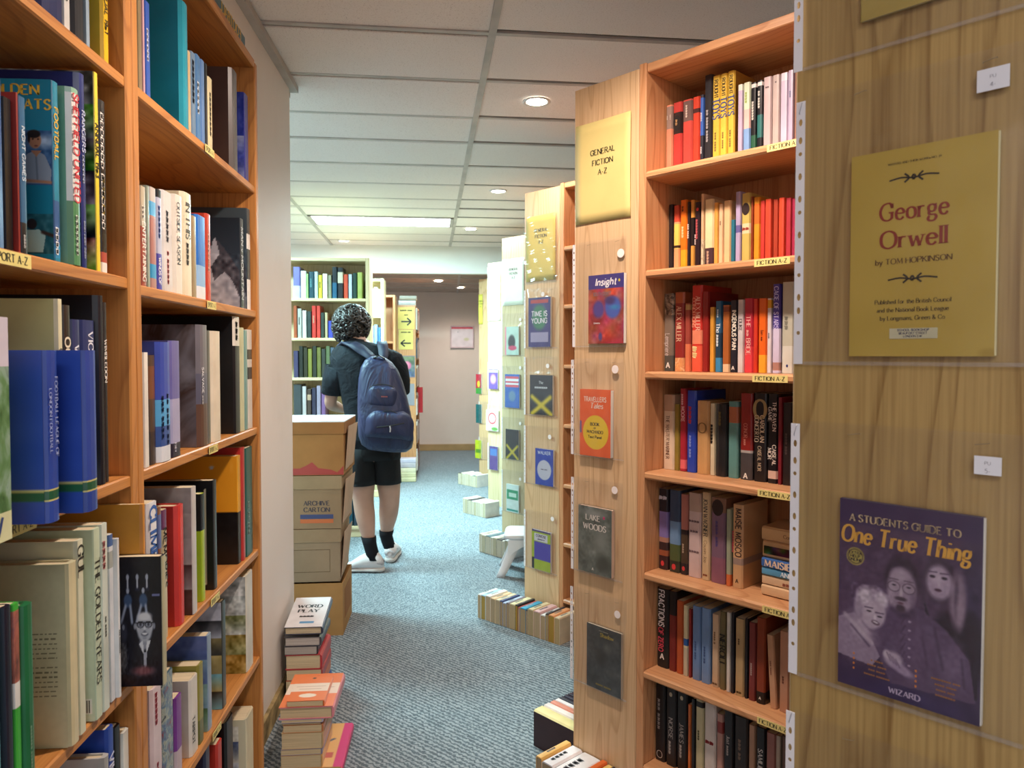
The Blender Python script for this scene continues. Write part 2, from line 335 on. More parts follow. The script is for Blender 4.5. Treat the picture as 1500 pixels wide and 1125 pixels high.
# ------------------------------------------------------------------ painted pictures (flat print): colours per point of a fine grid
class Cv:
    def __init__(s, nx, ny, base='808080'):
        s.nx, s.ny = nx, ny; s.Y, s.X = np.mgrid[0:1:ny * 1j, 0:1:nx * 1j]; s.asp = ny / nx
        s.a = np.zeros((ny, nx, 3)); s.a[:] = s.h(base)
        s.rs = np.random.RandomState(3)
    def h(s, c): return np.array([int(c[i:i + 2], 16) / 255 for i in (0, 2, 4)]) if isinstance(c, str) else np.array(c)
    def blend(s, m, c, k=1): m = np.clip(m, 0, 1)[..., None] * k; s.a = s.a * (1 - m) + s.h(c) * m; return s
    def ell(s, x, y, rx, ry, c, soft=.15, rot=0, k=1):
        dx = s.X - x; dy = (s.Y - y) * s.asp; ry *= s.asp; t = R(rot)
        u = dx * math.cos(t) + dy * math.sin(t); v = -dx * math.sin(t) + dy * math.cos(t)
        return s.blend((1 - np.sqrt((u / rx) ** 2 + (v / ry) ** 2)) / soft, c, k)
    def rect(s, x0, x1, y0, y1, c, k=1): return s.blend(((s.X >= x0) & (s.X <= x1) & (s.Y >= y0) & (s.Y <= y1)).astype(float), c, k)
    def poly(s, P, c, k=1):
        ins = np.zeros_like(s.X, bool); j = len(P) - 1
        for i in range(len(P)):
            (xi, yi), (xj, yj) = P[i], P[j]
            ins ^= ((yi > s.Y) != (yj > s.Y)) & (s.X < (xj - xi) * (s.Y - yi) / ((yj - yi) or 1e-9) + xi); j = i
        return s.blend(ins.astype(float), c, k)
    def line(s, x0, y0, x1, y1, w, c, k=1):
        dx, dy = x1 - x0, (y1 - y0) * s.asp; L = dx * dx + dy * dy or 1e-9
        t = np.clip(((s.X - x0) * dx + (s.Y - y0) * s.asp * dy) / L, 0, 1)
        d = np.hypot(s.X - x0 - t * dx, (s.Y - y0) * s.asp - t * dy); return s.blend(1.3 - d / w, c, k)
    def vgrad(s, c0, c1, y0=0, y1=1, k=1):
        t = np.clip((s.Y - y0) / (y1 - y0), 0, 1)[..., None]; m = ((s.Y >= y0) & (s.Y <= y1))[..., None] * k
        s.a = s.a * (1 - m) + (s.h(c0) * (1 - t) + s.h(c1) * t) * m; return s
    def speck(s, amt, cell=4, x0=0, x1=1, y0=0, y1=1, col=False):
        q = s.rs.rand(s.ny // cell + 3, s.nx // cell + 3, 3 if col else 1) - .5
        fy = np.arange(s.ny) / cell; fx = np.arange(s.nx) / cell; iy = fy.astype(int); ix = fx.astype(int)
        wy = (fy - iy)[:, None, None]; wx = (fx - ix)[None, :, None]
        q = (q[iy][:, ix] * (1 - wy) * (1 - wx) + q[iy + 1][:, ix] * wy * (1 - wx) + q[iy][:, ix + 1] * (1 - wy) * wx + q[iy + 1][:, ix + 1] * wy * wx) * 1.4
        m = ((s.X >= x0) & (s.X <= x1) & (s.Y >= y0) & (s.Y <= y1))[..., None]
        s.a = np.clip(s.a + q * amt * m, 0, 1); return s
    def mb(s, w, h, bulge=None):
        m = MB(); V = np.zeros((s.ny, s.nx, 3)); V[..., 0] = s.X * w; V[..., 1] = s.Y * h
        m.v = [tuple(p) for p in V.reshape(-1, 3).tolist()]
        i = np.arange(s.nx - 1)[None, :] + np.arange(s.ny - 1)[:, None] * s.nx
        m.f = np.stack([i, i + 1, i + 1 + s.nx, i + s.nx], -1).reshape(-1, 4).tolist(); m.m = [0] * len(m.f)
        L = np.where(s.a <= .04045, s.a / 12.92, ((s.a + .055) / 1.055) ** 2.4)
        m.c = np.concatenate([L, np.ones((s.ny, s.nx, 1))], -1).reshape(-1, 4); return m
    def build(s, parent, M, w, h, name='cover_print'): return s.mb(w, h).build(name, paint_mat(), parent, M)

# ------------------------------------------------------------------ a book. local x thickness, y from spine to fore-edge, z up; origin bottom middle of spine
def book(M, t, d, h, hexc, label, o=None, cat='book', group=None, name='book'):
    o = o or {}; hard = o.get('hard'); c = .0028 if hard else .0012; ov = .003 if hard else .0006
    c = min(c, t * .2); bd = .005 if hard and t > .015 else (.0015 if t > .006 else 0)
    root = thing(name, label, cat, M, group)
    bands = o.get('b') or []; mats = [o['side'] if 'side' in o and not isinstance(o['side'], str) else cov(o.get('side', hexc))]
    base = o['mat'] if 'mat' in o else cov(hexc)
    mats.append(base)
    if 'side' not in o: mats[0] = base
    zs = sorted({0, h} | {max(0, min(h, f * h)) for b in bands for f in b[:2]})
    q = [(-t / 2, d), (-t / 2, .004 if bd else 0)] + ([(-t / 2 + t * .12, -bd * .7), (-t * .15, -bd), (t * .15, -bd), (t / 2 - t * .12, -bd * .7)] if bd else []) + [(t / 2, .004 if bd else 0), (t / 2, d)]
    qi = [(-t / 2 + c, d)] + [(-t / 2 + c, .004)] + [(0 + sx * max(0, t / 2 - c) * .5, .003 if bd else .002) for sx in ((-1, -.4, .4, 1) if bd else ())] + [(t / 2 - c, .004), (t / 2 - c, d)]
    n = len(q); mb = MB(); bm = {}
    for k in range(len(zs) - 1):
        zm = (zs[k] + zs[k + 1]) / 2 / h; mi = 1
        for b in bands:
            if b[0] <= zm <= b[1]:
                m = cov(b[2]) if isinstance(b[2], str) else b[2]
                if b[2] not in bm: bm[b[2]] = len(mats); mats.append(m)
                mi = bm[b[2]]
        vs = [(x, y, z) for z in (zs[k], zs[k + 1]) for x, y in q]
        for i in range(n - 1):
            side = i in (0, n - 2)
            mb.add([vs[i], vs[i + 1], vs[n + i + 1], vs[n + i]], [(0, 1, 2, 3)], (0 if ('side' in o and side) else mi))
    for z, fl in ((0, 0), (h, 1)):
        for i in range(n - 1):
            a = [(*q[i], z), (*q[i + 1], z), (*qi[i + 1], z), (*qi[i], z)]
            mb.add(a if fl else a[::-1], [(0, 1, 2, 3)], 0)
    for i in range(n - 1): mb.add([(*qi[i], 0), (*qi[i], h), (*qi[i + 1], h), (*qi[i + 1], 0)], [(0, 1, 2, 3)], 0)
    for a, b in ((q[0], qi[0]), (qi[-1], q[-1])): mb.add([(*a, 0), (*b, 0), (*b, h), (*a, h)], [(0, 1, 2, 3)], 0)
    mb.build('cover', mats, root)
    MB().box(-t / 2 + c, t / 2 - c, .0042, d - ov * 1.2 - .0004, ov, h - ov).build('pages', pages(o.get('pg', 'e0d2b0')), root)
    for i_, r in enumerate(o.get('ct') or []):                     # printed words on the near cover
        words_obj(root, axes((-t / 2 - .0010, 0, 0), (0, -1, 0), (0, 0, 1)), [(r[0], -r[1], r[2] * h, r[3], r[4], r[5])], 'cover_title')
    runs = o.get('t') or []
    if runs:
        lm = MB(); ms = []
        for r in runs:                                           # (text, colour, f0, f1, size of thickness, style, across?)
            s, hc, f0, f1, sz = r[:5]; st = r[5] if len(r) > 5 else 'bold'; across = len(r) > 6 and r[6] == 'a'
            off = r[6] if len(r) > 6 and not across else 0
            if hc not in ms: ms.append(hc)
            if across: put_text(lm, s, (0, -bd - .0005, (f0 + f1) / 2 * h - sz * t / 2), (1, 0, 0), (0, 0, 1), sz * t, st, ms.index(hc), t * .84)
            else: put_text(lm, s, (-sz * t / 2 + off * t, -bd - .0005, (f0 + f1) / 2 * h), (0, 0, -1), (1, 0, 0), sz * t, st, ms.index(hc), (f1 - f0) * h)
        lm.build('lettering', [ink(x) for x in ms], root)
    fr = o.get('front')                                          # painted picture on the near cover (local -x side, seen from -x)
    if fr:
        cv, w, hh = fr(d, h)
        cv.build(root, axes((-t / 2 - .0005, w, 0), (0, -1, 0), (0, 0, 1)), w, hh)
    return root
ORD = ['', 'first', 'second', 'third', 'fourth', 'fifth', 'sixth', 'seventh', 'eighth', 'ninth', 'tenth', 'eleventh', 'twelfth', 'thirteenth', 'fourteenth', 'fifteenth', 'sixteenth', 'seventeenth', 'eighteenth', 'nineteenth', 'twentieth', 'twenty-first', 'twenty-second', 'twenty-third']
UX, UY, UZ = Vector((1, 0, 0)), Vector((0, 1, 0)), Vector((0, 0, 1))
# ------------------------------------------------------------------ the room
def struct(mb, name, m, **k): return mb.build(name, m, kind='structure', **k)
def carpet():
    t = NT('blue_grey_carpet'); v = t.coords(rnd=False)
    n1 = t.noise(v, 260, 2, .7); n2 = t.noise(v, 3, 2)
    br = t.n('TexWave', bands_direction='DIAGONAL'); br.inputs['Scale'].default_value = 26; br.inputs['Distortion'].default_value = 5; br.inputs['Detail'].default_value = 2
    br.inputs['Detail Scale'].default_value = 3; t.l(v, br.inputs['Vector'])
    h = t.math('ADD', t.math('MULTIPLY', br.outputs['Fac'], .45), t.math('MULTIPLY', n1, .75))
    c = t.ramp(h, [(.28, '434c55'), (.55, '74828a'), (.82, 'a8b2b8')])
    c = t.mix(t.math('MULTIPLY', n2, .3), c, '6c7880')
    t.l(c, t.b.inputs['Base Color']); t.set(Roughness=.95, Specular_IOR_Level=.15); t.bump(h, .6, .006); return t.m
def tilemat():
    t = NT('mineral_ceiling_tile'); v = t.coords()
    n1 = t.noise(v, 210, 3, .75); f = t.ramp(n1, [(.32, 'c0b8b2'), (.42, 'efe9e5'), (1, 'f2eeeb')])
    n2 = t.noise(v, 2.2, 2); c = t.mix(t.math('MULTIPLY', n2, .2), f, 'c8b09a')
    t.l(c, t.b.inputs['Base Color']); t.set(Roughness=.9, Specular_IOR_Level=.2); t.bump(n1, .35, .002); return t.m
def wallmat(name, h, h2):
    t = NT(name); n = t.noise(t.coords(), 1.6, 4, .6); n2 = t.noise(t.coords(), 60, 2)
    c = t.mix(t.ramp(n, [(.45, (0., 0., 0.)), (.75, (.5, .5, .5))]), h, h2); t.l(c, t.b.inputs['Base Color'])
    t.set(Roughness=.6, Specular_IOR_Level=.3); t.bump(n2, .12, .001); return t.m
WHITE_W = wallmat('off_white_painted_wall', 'e6dfda', 'cfc4b8'); PINK_W = wallmat('dusty_pink_painted_wall', 'd8c4b8', 'c8b2a5')
SOFF = wallmat('white_bulkhead_paint', 'd9d6d4', 'cbc6c2')
struct(MB().box(-3.6, 3.2, -2.6, 10.2, -.06, 0), 'floor', carpet())
ceil = struct(MB().box(-3.6, 3.2, -2.6, 7.75, CEIL + .03, CEIL + .08), 'ceiling', plain('8f8a86', .9))
TM, TEE = tilemat(), plain('b9b3ae', .5, .3)
gx = lambda x, y: .157 - .029 * (y - 2.07) + x                   # the grid runs a touch askew to the shelves
ys = [-2.5 + .45 * i for i in range(9)] + [1.6, 2.06, 2.51, 2.94, 3.395, 3.8, 4.27, 4.74, 5.19, 5.52, 5.86, 6.28, 6.7, 7.12, 7.54]
ys[:9] = [-2.45, -2.0, -1.55, -1.1, -.65, -.2, .25, .7, 1.15]
tm = None; tile_me = {}
for j in range(len(ys) - 1):
    y0, y1 = ys[j], ys[j + 1]
    for i in range(-3, 3):
        if i == -1 and abs(y0 - 5.86) < .01: continue
        if i == -1 and abs(y0 + 1.1) < .01: continue
        x0 = gx(i * 1.16, (y0 + y1) / 2)
        k = round(y1 - y0, 2)
        if k not in tile_me:
            tile_me[k] = MB().bev(-.5675, .5675, -(k / 2 - .0125), k / 2 - .0125, 0, .015, .003).build('ceiling_tile', TM, ceil, None).data
            bpy.data.objects.remove([o for o in ceil.children if o.data == tile_me[k]][0])
        sag = random.choice((0, 0, 0, .002, .004))
        place('ceiling_tile', tile_me[k], ceil, T(x0 + .58, (y0 + y1) / 2, CEIL - .003 + sag) @ Matrix.Rotation(.029, 4, 'Z'))
for i in range(-2, 3):
    a, b = gx(i * 1.16, -2.5), gx(i * 1.16, 7.7); L = 10.2
    MB().box(-.013, .013, -L / 2, L / 2, 0, .012).build('ceiling_tee', TEE, ceil, T((a + b) / 2, 2.6, CEIL - .006) @ Matrix.Rotation(.029, 4, 'Z'))
for j, y in enumerate(ys):
    MB().box(-3.4, 3.0, -.011, .011, 0, .01).build('ceiling_tee', TEE, ceil, T(gx(0, y), y, CEIL - .004) @ Matrix.Rotation(.029, 4, 'Z'))
# lowered ceiling at the far end with its bulkhead
struct(MB().bev(-3.6, 3.2, 7.42, 7.5, 2.105, CEIL + .05, .004), 'trim_1', SOFF)
low = struct(MB().box(-3.6, 3.2, 7.5, 10.1, 2.135, 2.2), 'ceiling_low', plain('b8a596', .85))
for x in (-2.2, -1.05, .1, 1.25): MB().box(-.012, .012, 0, 2.5, 0, .01).build('ceiling_tee', TEE, low, T(x, 7.52, 2.128))
for y in (8.1, 8.7, 9.3): MB().box(-3.4, 3.0, -.012, .012, 0, .01).build('ceiling_tee', TEE, low, T(0, y, 2.129))
struct(MB().box(-3.6, 3.2, 10.0, 10.1, 0, 2.3), 'wall_back', PINK_W)
struct(MB().bev(-3.6, 3.2, 9.975, 10.0, 0, .085), 'baseboard_back', plain('a88658', .5))
struct(MB().box(3.1, 3.2, -2.6, 10.1, 0, CEIL + .05), 'wall_right', PINK_W)
pier = struct(MB().bev(-1.3, -.632, 2.085, 3.02, 0, CEIL, .006), 'wall_pier', WHITE_W)
struct(MB().bev(-.632, -.618, 2.09, 3.02, 0, .075, .003), 'baseboard_pier', plain('b39f72', .7, .2, .5, scale=14))
struct(MB().box(-.645, -.605, 2.02, 3.06, CEIL - .03, CEIL - .006).box(-.645, -.637, 2.02, 3.06, CEIL - .05, CEIL - .02), 'trim_2', TEE)
struct(MB().box(-1.3, -.80, -2.6, 2.085, 0, CEIL), 'wall_side', WHITE_W)

# lamps set in the ceiling
GLOW = emis('fff4e4', 30); GLOWC = emis('f2fbff', 9)
def downlight(x, y, z, where, r=.045):
    t = thing('downlight', 'round recessed downlight ' + where, 'light', T(x, y, z), 'recessed downlights')
    n = 20; c = lambda q, zz: [(q * math.cos(6.2832 * i / n), q * math.sin(6.2832 * i / n), zz) for i in range(n)]
    MB().loft([c(r * 1.0, 0), c(r * 1.25, -.004), c(r * 1.32, 0), c(r * 1.32, .004), c(r, .004), c(r, 0)], cap=False).build('bezel', plain('e6e4e0', .4), t, smooth=True)
    MB().add(c(r * .98, .0015), [tuple(range(n - 1, -1, -1))]).build('lamp', GLOW, t)
for x, y, z, w in ((.22, 1.42, CEIL - .008, 'high above the fiction bookcase, out of the picture'), (.37, 3.15, CEIL - .008, 'nearer the camera than any other, beside the tall sign panel'),
                (.32, 4.88, CEIL - .008, 'over the second paper sign, brighter row of three'), (.18, 6.37, CEIL - .008, 'third along the aisle, just before the bulkhead'),
                (-1.0, 7.13, CEIL - .008, 'above the bookcase the reader faces'), (-.13, 8.4, 2.125, 'in the lowered ceiling, first of two'), (.13, 9.2, 2.125, 'in the lowered ceiling, second of two by the back wall')):
    downlight(x, y, z, w)
def lightpanel(x, y, sy, w, lab):
    t = thing('ceiling_light', lab, 'light', T(x, y, CEIL) @ Matrix.Rotation(.029, 4, 'Z'))
    MB().box(-.565, .565, -sy / 2, sy / 2, -.004, 0).box(-.565, .565, -sy / 2, -sy / 2 + .02, -.008, -.004).box(-.565, .565, sy / 2 - .02, sy / 2, -.008, -.004).box(-.565, -.54, -sy / 2, sy / 2, -.008, -.004).box(.54, .565, -sy / 2, sy / 2, -.008, -.004).build('frame', TEE, t)
    MB().box(-.54, .54, -sy / 2 + .02, sy / 2 - .02, -.007, -.0045).build('diffuser', GLOWC, t)
lightpanel(-.54, 6.07, .40, 1.08, 'long lit fluorescent ceiling panel glowing cool white over the aisle')

# ------------------------------------------------------------------ bookcases along the wall at the near side (sports and climbing)
XF = -.519; ZA = [1.749, 1.425, 1.102, .765, .44, .11]; ZB = [1.752, 1.418, 1.103, .770, .473, .13]
def label_strip(parent, M, w, h, s, hexc='e6d884'):
    l = MB().box(-w / 2, w / 2, 0, .0006, 0, h).build('shelf_label', plain(hexc, .4, .4, .05), parent, M)
    words_obj(l, axes((0, -.0004, h * .24), (1, 0, 0), (0, 0, 1)), [(s, 0, 0, h * .55, '2c2a14', 'serif', w * .86)])
def wall_case(lab, y0, y1, zs, strips, depth=.26):
    t = thing('bookcase', lab, 'bookcase', T(XF, 0, 0))
    for y in (y0 + .012, y1 - .012): board(t, 'side_panel', (-depth / 2, y, 1.04), 2.08, (0, 0, 1), depth, (1, 0, 0), .0235, PINE_L)
    board(t, 'back_panel', (-depth + .004, (y0 + y1) / 2, 1.04), 2.06, (0, 0, 1), y1 - y0 - .05, (0, 1, 0), .008, PINE_L)
    board(t, 'top_board', (-depth / 2 + .004, (y0 + y1) / 2, 2.078), y1 - y0 - .047, (0, 1, 0), depth - .01, (1, 0, 0), .022, PINE_L)
    for z in zs: board(t, 'shelf', (-depth / 2 + .004, (y0 + y1) / 2, z - .01), y1 - y0 - .048, (0, 1, 0), depth - .014, (1, 0, 0), .0195, PINE_L)
    for y, z, w, s in strips: label_strip(t, axes((.0005, y, z), (0, 1, 0), (-1, 0, 0)), w, .017, s)
    return t
wall_case('orange pine bookcase of football books beside the camera', .30, 1.273, ZA, [(.925, ZA[1] - .0195, .085, 'SPORT A-Z'), (.925, ZA[2] - .0195, .085, 'SPORT A-Z')])
wall_case('orange pine bookcase of climbing books next to the white wall', 1.2735, 2.072, ZB, [(1.665, z - .0195, .06, 'SPORT A-Z') for z in ZB[:5]])

# ------------------------------------------------------------------ sawtooth units on the other side of the aisle
UDIR = R(-51.8); ux = Vector((math.cos(UDIR), math.sin(UDIR), 0)); un = Vector((math.sin(UDIR), -math.cos(UDIR), 0))
ORG = [Vector((.397, .829, 0)), Vector((.37, 2.19, 0)), Vector((.362, 3.59, 0)), Vector((.349, 4.99, 0)), Vector((.325, 6.36, 0)), Vector((.30, 7.72, 0))]
ZR = [1.798, 1.530, 1.253, .977, .697, .421, .155]
def UM(k, u=0, v=0, z=0): return axes(ORG[k] + ux * u + un * v + UZ * z, ux, -un)      # local x along the face, local y into the shelf
def unit(k, lab, strips=(), pm=PINE_P, sm=PINE_R, W=.80):
    t = thing('bookcase', lab, 'bookcase', UM(k))
    x0 = .262; x1 = x0 + W
    board(t, 'end_panel', (.118, .012, 1.04), 2.08, (0, 0, 1), .236, (1, 0, 0), .022, pm)
    board(t, 'side_panel', (.2495, .125, 1.045), 2.09, (0, 0, 1), .25, (0, 1, 0), .0235, sm)
    board(t, 'side_panel', (x1 + .0125, .125, 1.045), 2.09, (0, 0, 1), .25, (0, 1, 0), .0235, sm)
    board(t, 'back_panel', ((x0 + x1) / 2, .246, 1.04), 2.06, (0, 0, 1), W - .002, (1, 0, 0), .008, sm)
    board(t, 'top_board', ((x0 + x1) / 2, .122, 2.077), W - .002, (1, 0, 0), .236, (0, 1, 0), .024, sm)
    for z in ZR: board(t, 'shelf', ((x0 + x1) / 2, .120, z - .0105), W - .002, (1, 0, 0), .24, (0, 1, 0), .0205, sm, .005)
    for u, z, w, s in strips: label_strip(t, T(u, -.0008, z), w, .017, s, 'ecd98a')
    # the back and far side of the end column, so that it has depth
    board(t, 'back_panel', (.118, .246, 1.04), 2.08, (0, 0, 1), .236, (1, 0, 0), .008, pm)
    board(t, 'side_panel', (.012, .134, 1.04), 2.08, (0, 0, 1), .215, (0, 1, 0), .0215, pm)
    return t
PINE_O = wood('dimmed_pine_panel', 'b59860', '795a30', .34, lines=30)  # same panel pine, its colour darkened for the dimmer light on the near panel
unit(0, 'tall pine bookcase whose panel carries the George Orwell booklet', pm=PINE_O)
st = [(.66, ZR[0] - .0195, .09, 'FICTION A-Z'), (.63, ZR[1] - .0195, .09, 'FICTION A-Z'), (.628, ZR[2] - .0195, .09, 'FICTION A-Z'), (.65, ZR[3] - .0195, .10, 'FICTION A-Z B'), (.66, ZR[4] - .0195, .09, 'FICTION A-Z'), (.645, ZR[5] - .0195, .08, 'FICTION A-Z')]
unit(1, 'pine fiction bookcase packed with paperbacks behind the yellow sign panel', st)
unit(2, 'second pine bookcase along the aisle, general fiction sign under clear film')
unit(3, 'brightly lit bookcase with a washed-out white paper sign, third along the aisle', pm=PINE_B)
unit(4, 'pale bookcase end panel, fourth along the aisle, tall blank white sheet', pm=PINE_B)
unit(5, 'last bookcase of the row, yellow paper sign by the back wall')

# ------------------------------------------------------------------ pictures printed on book covers
def sc(nx, w, h): return Cv(nx, max(8, int(nx * h / w)))
def person_bw(c, x, y, s, face='b9bcc2', body='4d5a78', hair='1c1f2a'):
    c.ell(x, y - s * 1.7, s * 1.0, s * 1.5 / c.asp * 1.2, body, .2); c.ell(x, y, s * .42, s * .55 / c.asp * 1.1, face, .2); c.ell(x, y + s * .35 / c.asp, s * .42, s * .25 / c.asp, hair, .3)
def fr_portrait(d, h):                                             # dark blue group photographs above a laughing man in glasses
    c = sc(90, d, h); c.a[:] = c.h('10121f'); c.speck(.03, 3)
    c.rect(.0, .1, .55, .8, '8b8d92', .8); c.speck(.3, 2, 0, .1, .55, .8)
    for x in (.3, .5, .7): c.ell(x, .845, .035, .028, 'a9b2c4', .3); c.poly([(x - .05, .74), (x + .05, .74), (x + .015, .82), (x - .015, .82)], '1b2036'); c.line(x, .82, x, .77, .018, 'c9cfdb')
    for x in (.3, .62):
        c.ell(x, .74, .035, .028, 'a9b2c4', .3); c.ell(x, .665, .1, .062, '3e5578', .3)
        c.line(x - .05, .62, x - .14, .5, .03, '9aa6bd'); c.line(x + .05, .62, x + .08, .5, .03, '9aa6bd')
    c.ell(.2, .42, .1, .1, '2f3345', .5); c.ell(.2, .46, .03, .025, '7f8697', .3); c.ell(.18, .22, .12, .14, '55565a', .5); c.speck(.18, 2, .04, .3, .1, .34)
    c.poly([(.28, .04), (.36, .26), (.5, .34), (.82, .34), (.96, .22), (.98, .04)], '161722'); c.speck(.05, 5, .3, 1, .04, .3)
    c.ell(.63, .33, .13, .06, '8e94a2', .4); c.poly([(.52, .33), (.62, .24), (.6, .36)], 'd4d8de'); c.poly([(.76, .35), (.66, .24), (.68, .36)], 'd4d8de'); c.poly([(.61, .26), (.68, .26), (.66, .14), (.62, .14)], 'a4aab8')
    c.ell(.44, .465, .035, .03, '8e93a0', .4); c.ell(.84, .465, .03, .03, '7e8492', .4)
    c.ell(.64, .47, .20, .105, 'b4b9c3', .2); c.ell(.64, .405, .165, .07, 'aab0bb', .3); c.ell(.64, .54, .19, .045, 'd2d5da', .5); c.ell(.64, .50, .15, .01, '8c91a0', .6)
    for x in (.555, .72): c.ell(x, .478, .085, .030, '1c1e28', .15); c.ell(x, .476, .065, .021, '8a90a0', .2); c.ell(x, .476, .03, .012, '2a2c38', .4)
    c.line(.46, .49, .82, .492, .008, '1c1e28'); c.ell(.64, .447, .035, .022, 'cfd3da', .5); c.ell(.64, .428, .04, .008, '6a7080', .5); c.ell(.64, .403, .09, .018, '3c4050', .4); c.ell(.64, .406, .075, .009, 'e6e8ec', .4); c.ell(.64, .375, .06, .015, '8e94a2', .5)
    c.ell(.6, .12, .3, .05, '7a4d55', .6); c.speck(.10, 3, .2, .9, .02, .2); c.rect(.8, .96, .70, .71, '6a72a0'); return c, d * .48, h
def fr_teal(d, h):                                                  # teal cover with a man in a grey shirt and a dark player
    c = sc(60, d * .24, h); c.a[:] = c.h('1a7c96')
    c.rect(0, 1, .42, .72, '3a5c86'); c.ell(.8, .66, .6, .05, 'a8bdd4', .8); c.ell(.3, .5, .5, .05, '2a3c50', .8); c.speck(.12, 4, 0, 1, .5, .72)
    c.poly([(.1, .43), (.95, .43), (.98, .5), (.8, .585), (.55, .61), (.3, .59), (.12, .52)], '8f98a4'); c.line(.55, .6, .58, .45, .03, '6c7682'); c.poly([(.4, .61), (.72, .61), (.56, .575)], 'b07b5a')
    c.ell(.53, .665, .19, .048, 'b5805e', .15); c.ell(.5, .70, .21, .026, '241811', .25); c.ell(.36, .675, .05, .03, '241811', .5); c.line(.2, .445, .95, .435, .05, 'b07b5a')
    for x in (.47, .62): c.ell(x, .672, .035, .006, '2a1a12', .5)
    c.ell(.56, .635, .07, .006, '7a4034', .5)
    c.rect(0, 1, .04, .26, '27606c'); c.speck(.12, 5, 0, 1, .04, .26); c.poly([(.1, .05), (.7, .05), (.78, .14), (.6, .175), (.2, .17)], 'a4ccc8'); c.ell(.4, .205, .15, .032, '2c1a12', .2); c.line(.7, .16, 1, .14, .06, '3a2418'); return c, d * .24, h
def fr_mount(sky='16222b', rock='9aa0aa'):
    def f(d, h):
        c = sc(70, d, h); c.a[:] = c.h(sky); c.vgrad('3a4a58', sky, 0, 1)
        c.poly([(0, .3), (.25, .42), (.5, .62), (.68, .78), (.8, .66), (1, .4), (1, 0), (0, 0)], rock)
        c.poly([(.68, .78), (.74, .6), (.62, .45), (.66, .3), (.8, .4), (.9, .3), (1, .1), (1, .4), (.8, .66)], '3d4048')
        c.poly([(.5, .62), (.66, .76), (.62, .64), (.4, .44), (.2, .32), (.3, .42)], '2c2f36'); c.speck(.2, 3, 0, 1, 0, .6); return c, d, h
    return f
def fr_black_top(top, bot, f, sp=.2):
    def g(d, h):
        c = sc(40, d, h); c.a[:] = c.h(bot); c.rect(0, 1, f, 1, top); c.speck(sp, 3, 0, 1, 0, f); return c, d, h
    return g
def fr_orange(d, h):
    c = sc(60, d, h); c.a[:] = c.h('e79a24'); c.rect(0, 1, 0, .48, '181413'); c.speck(.04, 3, 0, 1, 0, .48); c.ell(.72, .90, .03, .02, 'cfd2cf', .3); c.ell(.94, .9, .012, .1, 'f0b050', 1); return c, d, h
def fr_blurb(base, lines=(.28, .62), bar=False):
    def g(d, h):
        c = sc(90, d * .36, h); c.a[:] = c.h(base); c.speck(.02, 6); rs = c.rs
        y = lines[1]
        while y > lines[0]:
            if not (.44 < y < .48):
                x = .12
                while x < .82:
                    w = rs.uniform(.03, .12); c.rect(x, min(.84, x + w), y, y + .007, '57563f', .7); x += w + .03
            y -= .026
        if bar:
            c.rect(.45, .95, .04, .12, 'e4e7da')
            x = .48
            while x < .92: c.rect(x, x + .02, .045, .11, '22241f'); x += rs.choice([.035, .05])
        return c, d * .36, h
    return g
def fr_photo(*hs, sp=.2, frame=None, seed=1):
    def g(d, h):
        c = sc(80, d, h); n = len(hs); c.a[:] = c.h(hs[0])
        for i, hx in enumerate(hs): c.vgrad(hs[max(0, i - 1)] if i else hx, hx, 1 - (i + 1) / n, 1 - i / n)
        c.a = c.a[:, :, :]; c.speck(sp, 6); c.speck(sp * .7, 3)
        if frame: c.rect(0, 1, .93, 1, frame); c.rect(0, 1, 0, .06, frame); c.rect(0, .08, 0, 1, frame); c.rect(.88, 1, 0, 1, frame)
        return c, d, h
    return g
def fr_band(base, y0, y1, bc, lc='c9c27a'):
    def g(d, h):
        c = sc(60, d, h); c.a[:] = c.h(base); c.speck(.03, 8); c.rect(0, 1, y0, y1, bc); c.rect(0, 1, y0 - .008, y0, lc); c.rect(0, 1, y1, y1 + .008, lc); return c, d, h
    return g
def fr_frame(d, h):                                                   # black cover, thin cream frame round three small landscapes
    c = sc(60, d, h); c.a[:] = c.h('15161a'); c.rect(.1, .93, .05, .93, 'c9c3a8'); c.rect(.12, .91, .06, .92, '16181c')
    c.rect(.3, .88, .66, .9, '3d6d7c'); c.rect(.3, .88, .42, .63, 'c08a3a'); c.rect(.3, .88, .36, .40, 'cfd4d6'); c.rect(.3, .88, .09, .34, '8a6a4a'); c.rect(.3, .88, .52, .63, '3a6ea8'); c.speck(.15, 3, .3, .88, .09, .9); return c, d, h

